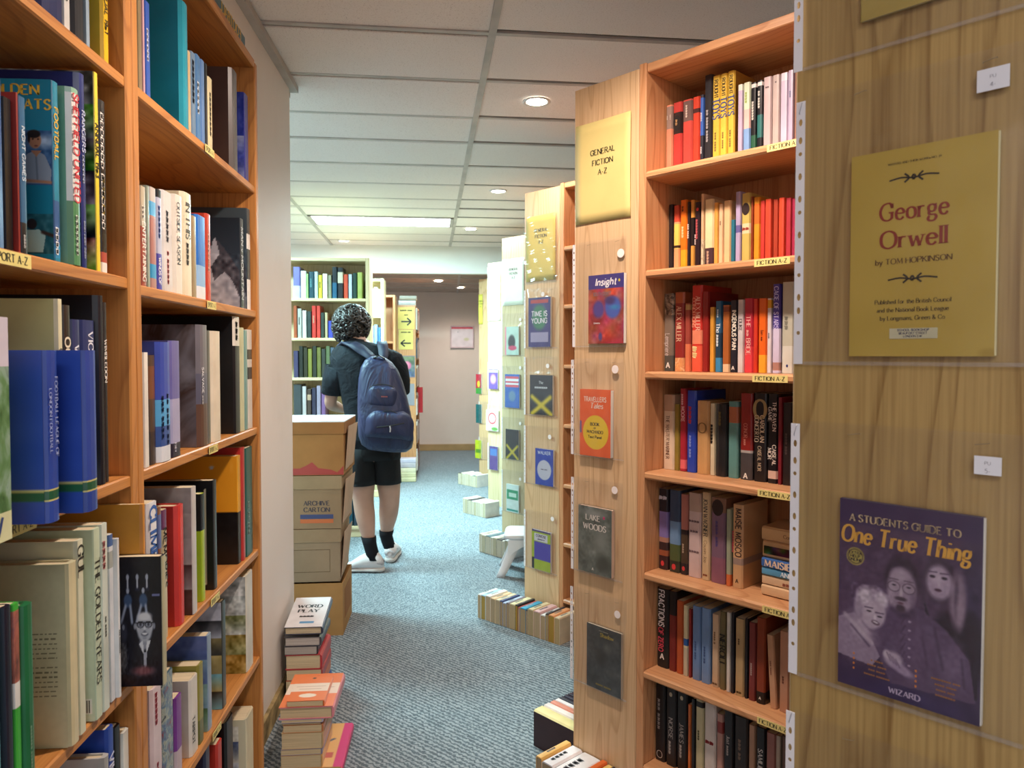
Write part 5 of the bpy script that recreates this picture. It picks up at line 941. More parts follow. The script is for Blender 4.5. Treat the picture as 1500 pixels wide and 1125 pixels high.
# pocket at the very top of that panel and one starting below
bk3 = (.075, .21, 1.655, 1.86); booklet(0, bk3, .004, 'b39c52', 'tan booklet cut off by the top of the picture', None)
sleeve(0, .010, .2335, 1.623, 1.92, 'clear pocket at the top edge of the near panel', .004, bk3, None, False, .09, 3)
sleeve(0, .010, .2335, .59, .885, 'clear pocket starting below the purple booklet, its strip at the bottom edge', .002, None, None, False, .09, 4)
# --- packed bookcase's end panel: four pockets
def f_insight(w, h):
    c = sc(70, w, h); c.a[:] = c.h('a83a34'); c.speck(.25, 12, col=True); c.speck(.12, 4); c.ell(.3, .5, .2, .16, '4a3a8a', .4); c.ell(.7, .52, .26, .19, '3e5ab0', .3); c.ell(.75, .52, .2, .05, '2a80b8', .8); c.ell(.62, .62, .2, .08, '3a2a6a', .6); c.ell(.35, .1, .07, .08, '4a3a7a', .5); c.rect(0, 1, .8, 1, '39307e'); return c
b = (.069, .1985, 1.331, 1.528)
booklet(1, b, .011, '39307e', 'red and blue booklet titled Insight on the packed bookcase end', f_insight, [('Insight', .5, .845, .10, 'f0eef4', 'bold', .86, .2), ('*', .88, .85, .08, 'e8d83a', 'fat'), ('SOUTH COAST', .4, .70, .045, '7a6a78', 'bold', .5), ('Edited by', .25, .29, .02, 'f0e8e4', 'bold')], pg='f2efe8')
sleeve(1, .008, .198, 1.322, 1.63, 'clear pocket over the Insight booklet, uppermost of four', .011, b, (*pu(1, 910, 371), .0125), False, .11, 5)
def f_trav(w, h):
    c = sc(60, w, h); c.a[:] = c.h('e2602c'); c.speck(.04, 8); c.ell(.52, .36, .42, .26, 'e0c02c', .03); c.rect(0, .06, .34, .52, '6a5a8a'); return c
b = (.038, .154, 1.004, 1.198)
booklet(1, b, .012, 'e2602c', 'orange booklet with a big yellow disc in a crumpled pocket', f_trav, [('TRAVELLERS', .5, .82, .075, 'ead8c8', 'bold', .72), ('Tales', .55, .72, .08, 'ead8c8', 'serif', .5, .15), ('BOOK', .5, .46, .045, '3a3018', 'fat', .3), ('OF', .5, .41, .025, '3a3018', 'bold'), ('MACHADO', .5, .345, .045, '3a3018', 'fat', .62), ('Text Panel', .5, .27, .04, '3a3018', 'bold', .45)])
sleeve(1, .003, .192, 1.0, 1.288, 'crumpled clear pocket over the orange booklet', .012, b, (*pu(1, 903, 541), .012), False, .15, 6, 1, .005)
def f_lake(w, h):
    c = sc(60, w, h); c.a[:] = c.h('5c6660'); c.speck(.16, 10); c.speck(.1, 3); c.ell(.7, .5, .4, .25, '7a827c', .8); c.ell(.75, .18, .3, .2, '3c443e', .7); c.ell(.5, .9, .5, .1, '878e8a', .8); return c
b = (.034, .160, .66, .855)
booklet(1, b, .013, '5c6660', 'grey photographic booklet titled Lake Woods with a pink dot', f_lake, [('LAKE', .45, .80, .08, 'd8d4cc', 'fat', .5), ('WOODS', .5, .66, .085, 'd8d4cc', 'fat', .75), ('*', .78, .81, .09, 'd83a7c', 'fat'), ('A', .45, .05, .04, 'e0dcd4', 'bold')], pg='d8b8a0')
sleeve(1, .004, .19, .652, .935, 'clear pocket over the grey photographic booklet', .013, b, (*pu(1, 901, 718), .011), False, .11, 7, .4)
def f_slate(w, h):
    c = sc(60, w, h); c.a[:] = c.h('3f4648'); c.speck(.1, 10); c.speck(.06, 3); c.ell(.45, .5, .2, .3, '2e3436', .8); c.ell(.6, .7, .15, .1, '59605e', .8); return c
b = (.065, .193, .321, .508)
booklet(1, b, .009, '3f4648', 'dark slate booklet with faint gold lettering in the lowest pocket', f_slate, [('### #####', .5, .93, .03, '8a8a80', 'serif', .6), ('Shadow', .6, .85, .06, 'b09a3c', 'serif', .6), ('#### ####', .5, .07, .05, '8a7a34', 'serif', .7)], pg='c8b8a0')
sleeve(1, .002, .206, .315, .602, 'lowest clear pocket, over the dark slate booklet', .009, b, (*pu(1, 905, 900), .011), False, .13, 8, .6)
# --- pockets on the other end panels, measured by their outlines
def quick(k, x0, x1, y0, y1, label, hexc, front, words=(), th=.01, spx=None, pk=True, film=.12):
    u0, z1 = pu(k, x0, y0); u1, z0 = pu(k, x1, y1); z0 = max(z0, .05)
    bk = (u0, min(u1, .222), z0, z1)
    booklet(k, bk, th, hexc, label, front, words)
    if pk:
        sz0 = z0 - .006; sleeve(k, .012, .226, sz0, sz0 + (.285 if k < 4 else .235), 'clear pocket over the ' + label.replace('booklet', 'one').split(' with a ph')[0].replace(' low', ''), th, bk, (*pu(k, *spx), .011) if spx else (.19, z1 + .045, .011), False, film, k * 7 + int(y0), .5 if k == 2 else 0, .003)
def flatcol(base, *shapes, sp=.05):
    def f(w, h):
        c = sc(36, w, h); c.a[:] = c.h(base); c.speck(sp, 5)
        for s_ in shapes: getattr(c, s_[0])(*s_[1:])
        return c
    return f
quick(2, 776, 808, 437, 508, 'indigo and green booklet titled Time is Young on the second panel', '3a3470', flatcol('3a3470', ('ell', .5, .6, .4, .3, '3c7a58', .3), ('rect', .1, .9, .1, .3, 'b0a8c0', .8), ('rect', .1, .9, .88, .95, 'a83a3a')), [('TIME IS', .5, .62, .1, 'd8d4dc', 'bold', .7), ('YOUNG', .5, .48, .1, 'd8d4dc', 'bold', .7)], spx=(796, 431))
DY = flatcol('20262e', ('line', .1, .45, .95, .02, .09, 'c8b42c'), ('line', .9, .45, .1, .02, .09, 'c8b42c'))
quick(2, 778, 811, 549, 609, 'dark booklet with crossed yellow ribbons on the second panel', '20262e', DY, [('The', .5, .78, .07, 'c8ccd0', 'serif'), ('#######', .5, .66, .09, 'c8ccd0', 'serif', .8)], spx=(803, 536))
quick(2, 786, 812, 656, 713, 'blue booklet with a pale circle on the second panel', '2d46a4', flatcol('2d46a4', ('ell', .5, .42, .4, .28, 'b8b8c8', .05)), [('WALKER', .5, .85, .09, 'c0c8e0', 'bold', .7), ('### ###', .5, .42, .05, '6a6a80', 'bold', .6)], spx=(806, 640))
quick(2, 781, 808, 774, 839, 'lime and violet booklet low on the second panel', '4a3f9c', flatcol('9aa82c', ('rect', .14, 1, .25, .7, '4a3f9c'), ('rect', .14, .85, .72, .92, 'c8c0c8'), ('rect', 0, .14, 0, .3, '26262c'), ('rect', 0, 1, .95, 1, '4a3a6a')), [('CONCISE', .5, .83, .06, '4a4450', 'bold', .6), ('##### #', .5, .76, .05, '4a4450', 'bold', .6)], spx=(810, 760))
FLAG = flatcol('3a68b8', ('rect', .05, .95, .86, .93, 'd85a6a'), ('rect', .05, .95, .74, .80, 'd85a6a'), ('rect', .05, .95, .62, .68, 'd85a6a'), ('rect', .05, .95, .8, .86, 'e8e4ec'), ('rect', .05, .95, .68, .74, 'e8e4ec'), ('ell', .5, .35, .3, .2, '6a8aa8', .4))
quick(3, 741, 761, 479, 520, 'booklet with a photograph of a child on the third panel', 'b8d0c4', flatcol('b8d0c4', ('ell', .5, .45, .3, .3, '3a3c40', .3), ('ell', .55, .25, .35, .1, 'c84a6a', .3), ('rect', 0, .1, 0, 1, 'e88aa0')), film=.2)
quick(3, 741, 762, 548, 598, 'blue booklet with a striped flag on the third panel', '3a68b8', FLAG, film=.2)
quick(3, 742, 761, 628, 674, 'dark booklet with crossed yellow ribbons on the third panel', '20262e', DY, film=.2)
quick(3, 743, 761, 708, 752, 'white and green booklet low on the third panel', 'd8ece8', flatcol('d8ece8', ('rect', .05, .95, .45, .8, '2a9a6c'), ('rect', .05, .95, .02, .1, '2a9a8c'), ('rect', .2, .8, .55, .7, 'c8e8d8')), film=.2)
quick(4, 717, 730, 541, 570, 'violet booklet with pink pictures on the fourth panel', '5a3a98', flatcol('5a3a98', ('ell', .5, .5, .4, .3, 'c88aa8', .4), ('rect', 0, 1, .85, .95, 'd0d8e8')), film=.2)
quick(4, 713, 731, 600, 632, 'white booklet with a red heart on the fourth panel', 'dce0c8', flatcol('dce0c8', ('ell', .5, .6, .35, .3, 'c83a50', .1), ('ell', .5, .6, .27, .22, 'ecd8d8', .1), ('ell', .7, .1, .3, .1, '5a9a3a', .3)), film=.2)
quick(4, 718, 730, 653, 689, 'deep purple booklet low on the fourth panel', '4a2a7a', flatcol('4a2a7a', ('rect', .1, .9, .6, .9, '3a6ab0')), film=.2)
quick(5, 698, 706, 548, 577, 'red and green booklet on the farthest panel', 'b02a3c', flatcol('b02a3c', ('rect', 0, 1, 0, .3, '3a8a3a'), ('ell', .5, .5, .3, .2, 'd8c83a', .3)), film=.2)
quick(5, 698, 706, 592, 620, 'teal booklet on the farthest panel', '1a5a5c', flatcol('1a5a5c'), film=.2)
quick(5, 697, 706, 644, 672, 'lime yellow booklet on the farthest panel', 'b4c02c', flatcol('b4c02c', ('rect', .1, .9, .3, .5, '5a8a2a')), film=.2)
# paper signs further along
def sgn(k, x0, x1, y0, y1, hexc, label, lines=True):
    u0, z1 = pu(k, x0, y0); u1, z0 = pu(k, x1, y1); u0 = max(.004, u0); u1 = min(.23, u1); zc = (z0 + z1) / 2 + .05
    return paper(k, u0, u1, z0, z1, hexc, [('GENERAL', 0, zc + .028, .0145, 'serif'), ('FICTION', 0, zc, .0145, 'serif'), ('A-Z', 0, zc - .028, .0145, 'serif')] if lines else None, label)
sgn(2, 771, 814, 319, 409, 'd2bd62', 'yellow paper sign behind clear film on the second bookcase panel')
u0, z1 = pu(2, 770, 318); t_ = thing('plastic_pocket', 'shiny clear film over the second yellow sign', 'plastic pocket', PM(2, .004, .0105, z1 - .33), 'clear pockets pinned to the end panels')
m = MB(); nx, nz = 20, 40; rs = np.random.RandomState(4)
m.add([(.224 * i / nx, .325 * j / nz, .0022 * math.sin(j * 1.15 + .5 * math.sin(i * .6)) + .0012 * math.sin(i * .9 + j * .4)) for j in range(nz + 1) for i in range(nx + 1)], [(j * (nx + 1) + i, j * (nx + 1) + i + 1, (j + 1) * (nx + 1) + i + 1, (j + 1) * (nx + 1) + i) for j in range(nz) for i in range(nx)])
m.build('film', film_mat(.16, .12), t_, None, True)
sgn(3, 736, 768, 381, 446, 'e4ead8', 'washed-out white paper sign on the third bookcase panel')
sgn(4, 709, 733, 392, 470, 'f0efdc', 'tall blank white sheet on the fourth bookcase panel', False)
sgn(5, 695, 707, 432, 475, 'd8cc5a', 'yellow paper sign on the farthest bookcase panel')
# ------------------------------------------------------------------ rows of books standing on the floor, spines up
def floor_row(k, u, nfront, du, dn, specs, length, group, where):
    i = 0
    for t, w, hx, desc, o in specs:
        i += 1; org = ORG[k] + ux * u + un * nfront + UZ * (w + .0008)
        d2 = (ux * du - un * dn).normalized()
        x = d2; z = Vector((-d2.y, d2.x, 0)); z = z if z.dot(un) < 0 else -z
        M = axes(org + x * (t / 2), x, (0, 0, -1), z)
        book(M, t, w, length, hx, '%s, %s in the floor row %s' % (desc, ORD[i], where), o, group=group)
        u += (t + .0008) * du; nfront -= (t + .0008) * dn
rs = random.Random(11)
PAL2 = [('e8e6e0', 'white paperback'), ('9fc0d4', 'pale blue paperback'), ('e6e2dc', 'off-white book'), ('e0b890', 'peach paperback'), ('d8c8a8', 'buff paperback'), ('3a4a7a', 'navy paperback'), ('b8c4dc', 'light blue-grey book'), ('7a6a74', 'mauve-grey book'),
        ('dccfa4', 'cream paperback'), ('2a2c34', 'black paperback'), ('c05a50', 'thin red book'), ('2f9ac0', 'turquoise paperback'), ('3a3c44', 'thin dark book'), ('dcc8a0', 'cream book'), ('e0b4b4', 'pink and white book'), ('e4dcd8', 'white hardback'), ('30303a', 'black hardback'), ('e09a6a', 'orange paperback'), ('e0c8a8', 'tan paperback')]
TH2 = [.022, .03, .034, .03, .03, .018, .022, .02, .036, .016, .012, .036, .012, .034, .04, .03, .016, .034, .03]
PG2 = ['b59a78', 'a8873c', 'b89c7c', 'a89070', 'b09878', 'a88c68', 'ac9474', 'a88e6c', 'b49a74', 'a8822e', 'b8a080', 'a8906c', 'b09674', 'ac946e', 'b49a78', 'b09470', 'a89068', 'a8802c', 'b09468']
def rowspecs(cols, ths, pgs, w0=.118): return [(t, w0 + rs.uniform(-.006, .006), c, d, {'pg': p, 'side': c, 't': [('####', '8a8a90' if c > '8' else 'c8c8d0', .15, .7, .5)] if t > .015 else []}) for (c, d), t, p in zip(cols, ths, pgs)]
floor_row(2, -.152, .172, .997, .08, rowspecs(PAL2, TH2, PG2), .125, 'floor books before the second bookcase', 'by bookcase two')
c1 = [('e8b868', 'orange-topped paperback'), ('ece8ea', 'wide white paperback with small print'), ('ebe6e6', 'white atlas with blue and red marks'), ('e0682c', 'orange paperback'), ('e8c070', 'yellow-orange paperback'), ('2a2a30', 'thin black book'), ('e4ddd8', 'white slim book'), ('b0c4e0', 'pale blue book'), ('d8502c', 'red-orange book'), ('d8d0c8', 'grey-white book')]
floor_row(1, -.028, .131, 1, 0, rowspecs(c1, [.024, .045, .075, .02, .02, .008, .03, .016, .022, .03], ['a89474'] * 10, .112), .128, 'floor books before the packed bookcase', 'at the packed bookcase')
# the short run behind it, its end book showing a dark cover
i = 0; nn = -.052
for t, hx, desc, o in ((.046, 'e8dc9c', 'thick maroon-sided book', {'side': '35161c'}), (.03, 'e6dcd8', 'white and pink paperback', {}), (.024, 'd88a74', 'salmon paperback', {}), (.02, 'e4e0e2', 'white paperback', {}), (.02, '2c2c3a', 'dark paperback, white title', {'t': [('#### ####', 'f0f0f0', .1, .9, .6)]}),
                       (.02, '26263a', 'navy paperback, white title', {'t': [('### #####', 'f0f0f0', .1, .9, .6)]}), (.02, '2e2a3a', 'violet-black paperback, white title', {'t': [('##### ##', 'f0f0f0', .1, .9, .6)]}), (.02, '403a4a', 'grey-violet paperback, white title', {'t': [('## ####', 'e8e0e8', .1, .9, .6)]}), (.04, 'd88a58', 'thick orange paperback', {}), (.02, '2a2a2e', 'last black paperback', {})):
    i += 1
    x = -un; z = ux
    book(axes(ORG[1] + ux * -.222 + un * nn + x * (t / 2) + UZ * .121, x, (0, 0, -1), z), t, .12, .2, hx, desc + ' in the floor run behind the sign panel', o, group='floor books behind the sign panel'); nn -= t + .0008
cw = [('ece8dc', 'white'), ('e8e4d4', 'cream-white'), ('5a7a84', 'slate blue'), ('eeeae0', 'pale'), ('e2dcc8', 'cream'), ('3a3a40', 'dark'), ('ece6da', 'off-white'), ('d8dce0', 'grey-white'), ('e8e0d0', 'ivory')]
def pale_row(k, px, py, n, where, ds, w0=.115, skip=0):
    P = onZ(px, py, 0) - ORG[k]; u, nf = P.dot(ux), P.dot(un)
    floor_row(k, u, nf, 1, 0, rowspecs([(c, d + ' book') for c, d in (cw[ds:] + cw)[:n]], [.024 + .012 * ((i * 7 + ds) % 3) for i in range(n)], ['d8d0b8', 'c8bfa0', 'd4ccb4'] * 4, w0), .15, 'floor books ' + where, where)
pale_row(3, 702, 808, 8, 'by the third bookcase', 0)
pale_row(4, 678, 751, 8, 'by the fourth bookcase', 3)
pale_row(5, 671, 709, 8, 'by the farthest bookcase', 5)
# white plastic step stool between the second and third cases
t = thing('step_stool', 'low white plastic step stool among the floor books, half behind a panel', 'stool', T(.50, 4.36, 0) @ Matrix.Rotation(R(-8), 4, 'Z'))
WP = plain('e6e6ea', .35, .5, .03)
vs = []; q = [(-.17, -.12), (.17, -.12), (.17, .12), (-.17, .12)]
def rr(w, d, z, r=.04, n=5): return [(sx * (w - r) + r * math.cos(a), sy * (d - r) + r * math.sin(a), z) for sx, sy, a0 in ((1, 1, 0), (-1, 1, 90), (-1, -1, 180), (1, -1, 270)) for a in [R(a0 + 90 * i / n) for i in range(n + 1)]]
MB().loft([rr(.165, .115, .215), rr(.175, .125, .22), rr(.178, .128, .236), rr(.17, .12, .245), rr(.12, .08, .247)]).build('seat', WP, t, None, True)
for sx in (-1, 1):
    for sy in (-1, 1):
        MB().loft([[(sx * (.10 + .075 * f + .02 * (f ** 2)) + dx * (.034 - .010 * f), sy * (.07 + .05 * f) + dy * (.028 - .008 * f), .218 * (1 - f) + .0) for dx, dy in ((-1, -1), (1, -1), (1, 1), (-1, 1))] for f in (0, .15, .35, .6, .85, 1)]).build('leg', WP, t, None, True)
for sy in (-1, 1):
    MB().add([(x_, sy * .121, z_) for i in range(9) for x_, z_ in ((-.15 + .0375 * i, .216), (-.15 + .0375 * i, .216 - .02 - .08 * abs(i - 4) ** 1.6 / 9.2))], [(2 * i, 2 * i + 1, 2 * i + 3, 2 * i + 2) for i in range(8)]).build('apron', WP, t)

# ------------------------------------------------------------------ stack of archive cartons past the white wall
def card(h, red=None):
    t = NT('corrugated_cardboard_' + h); n = t.noise(t.coords((1, 1, 1)), 5, 4, .6); c = t.ramp(n, [(.3, tuple(x * .8 for x in lin(h))), (.7, h)])
    t.l(c, t.b.inputs['Base Color']); t.set(Roughness=.8, Specular_IOR_Level=.2); return t.m
def carton(z0, xr, yf, w, d, h, rot, hexc, label, lid='', extra=None):
    t = thing('archive_box', label, 'box', T(xr - w / 2, yf + d / 2, z0) @ Matrix.Rotation(R(rot), 4, 'Z'), 'archive cartons in one stack'); m = card(hexc)
    a, b, e = w / 2, d / 2, .003
    MB().box(-a, a, -b, -b + e, 0, h - .006).box(-a, a, b - e, b, 0, h - .006).box(-a, -a + e, -b + e, b - e, 0, h - .006).box(a - e, a, -b + e, b - e, 0, h - .006).box(-a + e, a - e, -b + e, b - e, 0, e).build('body', m, t)
    if lid:
        a += .004; b += .004; lm = card(lid); L = .062
        MB().box(-a, a, -b, b, h - .005, h - .001).box(-a, a, -b, -b + e, h - L, h - .005).box(-a, a, b - e, b, h - L, h - .005).box(-a, -a + e, -b + e, b - e, h - L, h - .005).box(a - e, a, -b + e, b - e, h - L, h - .005).build('lid', lm, t)
    return t
b4 = carton(0, -.497, 3.43, .40, .31, .25, 0, 'b08654', 'lowest orange-brown carton of the stack, standing on the carpet')
MB().box(.2005, .2012, -.10, .10, .06, .2).build('hand_hole_panel', card('9a683a'), b4)
b3 = carton(.252, -.512, 3.43, .39, .33, .245, 1, '9c8870', 'grey-brown carton with a cut handle outline, third down the stack', 'a08a6e')
words_obj(b3, axes((.04, -.1656, .05), (1, 0, 0), (0, 0, 1)), [('-', 0, .0, .01, '6a583e', 'light')])
for x0, x1, z0, z1 in ((-.03, .15, .148, .1495), (-.03, .15, .045, .0465), (.1485, .15, .0465, .148)): MB().box(x0, x1, -.1658, -.165, z0, z1).build('cut_line', card('5c4a34'), b3)
b2 = carton(.499, -.499, 3.43, .40, .33, .245, -1, '9c8468', 'carton printed ARCHIVE CARTON with blue and orange bars', 'a08a6c')
words_obj(b2, axes((.09, -.1656, 0), (1, 0, 0), (0, 0, 1)), [('ARCHIVE', 0, .108, .02, '3a3440', 'fat', .15), ('CARTON', 0, .078, .02, '3a3440', 'fat', .14)], 'printed_title')
for z0, z1, hx in ((.046, .066, '3a4470'), (.026, .044, 'c0683a')): MB().box(.015, .165, -.1658, -.165, z0, z1).build('printed_bar', ink(hx), b2)
b1 = carton(.746, -.486, 3.43, .40, .34, .245, -1, 'a67848', 'topmost carton with a white lid top and red foot')
e = .003; a, b_ = .206, .176; lm = card('9a6c40')
MB().box(-a, a, -b_, -b_ + e, .19, .244).box(-a, a, b_ - e, b_, .19, .244).box(-a, -a + e, -b_, b_, .19, .244).box(a - e, a, -b_, b_, .19, .244).build('lid_rim', lm, b1)
MB().box(-a, a, -b_, b_, .244, .249).build('lid_top', plain('e4e6ea', .6, .3, .05), b1)
n = 14; MB().add([(-.2 + .4 * i / n, -.1706, .002) for i in range(n + 1)] + [(-.2 + .4 * i / n, -.1706, .035 + .016 * math.sin(i * .9) + .01 * math.sin(i * 2.3)) for i in range(n + 1)], [(i, i + 1, n + 2 + i, n + 1 + i) for i in range(n)]).build('red_printed_band', ink('a03a34'), b1)
for P, M_, nm in (((.0, .30, .10), b1, 'flap'), ((.0, .28, .06), b3, 'flap'), ((0, .25, .08), b2, 'flap')):
    y0, y1, z0 = -.14, .1, .02
    xs = .2015 if M_ is not b3 else .1965
    MB().loft([[(xs + .001, y0, z0), (xs + .003, y0, z0), (xs + .016, y0 + .02, z0 + .2), (xs + .014, y0 + .02, z0 + .2)], [(xs + .001, y1, z0), (xs + .003, y1, z0), (xs + .026, y1, z0 + .2), (xs + .024, y1, z0 + .2)]]).build(nm, card('c4a890'), M_)
# ------------------------------------------------------------------ books piled on the carpet against the white wall
pl = 'books piled on the carpet, nearer pile'
z = 0
zs = [(.030, .185, .27, -.338, 'd02f74', 'magenta-spined book with a yellow cover at the bottom of the nearer pile', {'side': 'e0a868', 'hard': 1}), (.040, .125, .19, -.395, 'd8a868', 'thick cream paperback, second up the nearer pile', {}), (.018, .125, .19, -.395, '8a8aa8', 'thin grey-blue paperback, third up the nearer pile', {}),
      (.050, .125, .19, -.392, 'c8a878', 'thickest tan paperback in the nearer pile', {}), (.024, .12, .18, -.392, 'c07a48', 'brown paperback above the thickest one', {}), (.005, .12, .2, -.395, '5a4038', 'thin dark pamphlet in the nearer pile', {}), (.010, .125, .2, -.392, 'b8b8c8', 'thin grey hardback in the nearer pile', {}), (.038, .162, .235, -.362, 'd88a94', 'pink hardback under the orange-banded paperback', {'hard': 1}), (.018, .112, .175, -.388, 'd8743c', 'orange and cream banded paperback on top of the nearer pile', {})]
for t_, w_, h_, xs, hx, lab, o in zs:
    b = flat(xs, 2.27 + h_ / 2, z + .0006, 90, t_, w_, h_, hx, lab, dict(o, pg='d6c49c'), pl); z += t_ + .0008
    if 'banded' in lab:
        m = Cv(40, 60, 'e0783e'); m.rect(0, 1, .36, .68, 'e4d4c4'); m.rect(.1, .9, .55, .57, 'b8a090'); m.rect(.2, .8, .45, .465, 'b8a090'); m.ell(.5, .2, .25, .08, 'e8dccc', .1); m.ell(.5, .9, .05, .035, '3a2a20', .2)
        m.build(b, axes((t_ / 2 + .0006, w_, 0), (0, -1, 0), (0, 0, 1)), w_, h_)
    if 'magenta' in lab:
        m = Cv(40, 60, 'e0b070'); m.rect(.86, 1, 0, 1, 'd0327a'); m.line(.55, .5, .75, .62, .03, '3a4a70'); m.rect(.5, .8, .2, .32, 'c05a50'); m.build(b, axes((t_ / 2 + .0006, w_, 0), (0, -1, 0), (0, 0, 1)), w_, h_)
pl = 'books piled on the carpet, farther pile'; z = 0
for t_, w_, h_, xs, hx, lab, o in ((.05, .13, .2, -.475, '3c5a9c', 'blue hardback at the bottom of the farther pile', {'hard': 1}), (.045, .13, .2, -.476, 'c86a3c', 'orange-brown paperback in the farther pile', {}), (.04, .13, .2, -.474, 'b03a44', 'red paperback low in the farther pile', {}), (.055, .13, .2, -.478, 'b8404a', 'thick red hardback in the farther pile', {'hard': 1}), (.03, .12, .19, -.49, '3a3a40', 'dark paperback in the farther pile', {'pg': 'b8b4b0'}), (.035, .13, .2, -.48, '4a4a54', 'grey hardback beneath the white one', {'hard': 1, 'pg': 'c8c4c0'})):
    flat(xs, 2.74 + h_ / 2, z + .0006, 90, t_, w_, h_, hx, lab, o, pl); z += t_ + .0008
b = flat(-.472, 2.73 + .11, z + .02, 90, .03, .135, .22, '3a4058', 'white-covered book with black lettering tilted on the farther pile', {'hard': 1}, pl)
b.matrix_basis = T(-.54, 2.84, z + .0305) @ Matrix.Rotation(R(10), 4, 'X') @ T(.54, -2.84, -z - .02) @ b.matrix_basis
m = Cv(50, 80, 'dcdce0'); m.speck(.04, 6); m.rect(.35, .75, .12, .18, '5a9ac8'); mm = m.build(b, axes((.0156, .135, 0), (0, -1, 0), (0, 0, 1)), .135, .22)
words_obj(b, axes((.0162, .068, .11), (0, -1, 0), (0, 0, 1)), [('WORD', 0, .03, .022, '26262c', 'fat'), ('PLAY', 0, -.005, .022, '26262c', 'fat'), ('####', 0, -.04, .018, '26262c', 'fat')])

# ------------------------------------------------------------------ bookcases in the middle distance
def face_case(lab, x0, x1, yf, top, zs, m, depth=.25, foot=True):
    t = thing('bookcase', lab, 'bookcase', T(0, yf, 0)); w = x1 - x0; xc = (x0 + x1) / 2
    for x in (x0 + .0125, x1 - .0125): board(t, 'side_panel', (x, depth / 2, top / 2), top, (0, 0, 1), depth, (0, 1, 0), .024, m)
    board(t, 'back_panel', (xc, depth - .004, top / 2), top - .02, (0, 0, 1), w - .05, (1, 0, 0), .008, m)
    board(t, 'top_board', (xc, depth / 2 - .004, top - .012), w - .05, (1, 0, 0), depth - .008, (0, 1, 0), .023, m)
    for z in zs: board(t, 'shelf', (xc, depth / 2 - .004, z - .0105), w - .0495, (1, 0, 0), depth - .01, (0, 1, 0), .0205, m)
    if foot: board(t, 'plinth', (xc, .02, .03), w - .05, (1, 0, 0), .058, (0, 0, 1), .018, m)
    return t
YM = 5.27; zM = [onY(500, y, YM).z for y in (437, 495, 553, 611, 690, 772)]
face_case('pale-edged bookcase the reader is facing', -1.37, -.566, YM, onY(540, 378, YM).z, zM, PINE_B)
def face_row(yf, z, where, group, specs, rec=.03, yy=450, fmt='{d}, {n} {w}'):
    i = 0; last = -9
    for sp in specs:
        x0, x1, yt, hx, d = sp[:5]; o = sp[5] if len(sp) > 5 else {}; i += 1
        a = max(onY(x0, yy, yf + rec).x, last + .0006); b = max(onY(x1, yy, yf + rec).x, a + .006); last = b
        h = onY((x0 + x1) / 2, yt, yf + rec).z - z
        book(T((a + b) / 2, yf + rec, z + .0005), b - a, o.get('d', .14), h, hx, '%s, %s %s' % (d, ORD[i], where), o, group=group)
gm = 'books in the case before the reader'
tt_ = lambda c, a=.3, b=.85: {'t': [('#####', c, a, b, .5)]}
face_row(YM, zM[0], 'on the top row behind the reader', gm, [(430, 440, 391, '6a68a8', 'violet-blue spine', {'b': [(0, .4, 'b8b0dc')]}), (441, 449, 397, 'e4e6da', 'white spine'), (449.5, 452, 401, '9ac07a', 'thin green spine'), (453, 460, 398, '16424e', 'dark teal spine', tt_('6ab0b8')), (461, 466, 398, 'b4d0dc', 'pale blue spine'), (467, 472, 403, 'd8c43a', 'yellow spine', tt_('3a3a20')), (473, 480, 401, 'e6e4d0', 'cream spine'),
    (481, 486, 403, '8a8a70', 'olive spine'), (487, 494, 391, '1f5a7a', 'blue-green tall spine', {'b': [(.5, 1, '18242c')]}), (495, 503, 392, '22262c', 'black rounded spine with pale mark', {'b': [(.5, .85, 'c8c0a8')]}), (504, 510, 402, 'c84a30', 'red-orange spine'), (511, 516, 402, 'b8c8dc', 'white-blue spine'), (517, 523, 400, '183a34', 'dark green spine'), (524, 531, 399, 'a8b460', 'yellow-green spine')])
face_row(YM, zM[1], 'on the second row behind the reader', gm, [(430, 435, 448, '9a4c2c', 'rust spine'), (436, 442, 452, 'a8a49c', 'grey spine', tt_('3a2c28')), (443, 449, 455, 'c8ccc8', 'white-grey spine'), (450, 456, 456, '2a3a38', 'dark green-black spine'), (457, 463, 448, 'c03830', 'tall red spine', tt_('f0c0a0')), (464, 469.5, 448, 'c43a30', 'tall red spine beside its twin', {}), (470, 475, 458, '2c3a34', 'dark spine'), (476, 480, 458, 'b8a884', 'tan spine'), (481, 488, 470, '3c48a8', 'blue spine'), (489, 494, 460, 'c0603a', 'orange spine'), (495, 503, 458, '8a8078', 'grey-brown spine'), (504, 512, 458, '38404a', 'slate spine')], yy=475)
face_row(YM, zM[2], 'on the third row behind the reader', gm, [(430, 437, 514, '3c3a5a', 'dim violet spine')] + [(438 + 6.6 * i, 444 + 6.6 * i, 507 + (i % 3) * 2, c, d) for i, (c, d) in enumerate([('1f2620', 'black spine'), ('2e2f1e', 'dark olive spine'), ('7a7a34', 'olive-yellow spine'), ('262c22', 'blackish green spine'), ('6a6c34', 'moss spine'), ('343a34', 'dark grey spine'), ('5a6a48', 'grey-green spine'), ('4a5a6a', 'blue-grey spine')])], yy=530)
face_row(YM, zM[3], 'on the fourth row behind the reader', gm, [(430, 442, 563, '3e4648', 'grey-green spine'), (443, 449, 566, 'b8b0b0', 'white-grey spine'), (450, 456, 570, '4a3c34', 'brown spine', {'b': [(.6, .8, 'b89a80')]}), (457, 463, 568, '34344a', 'dark blue spine'), (464, 470, 565, '9a90a4', 'lilac-grey spine'), (471, 477, 572, '7a5a8a', 'purple spine')], yy=590)
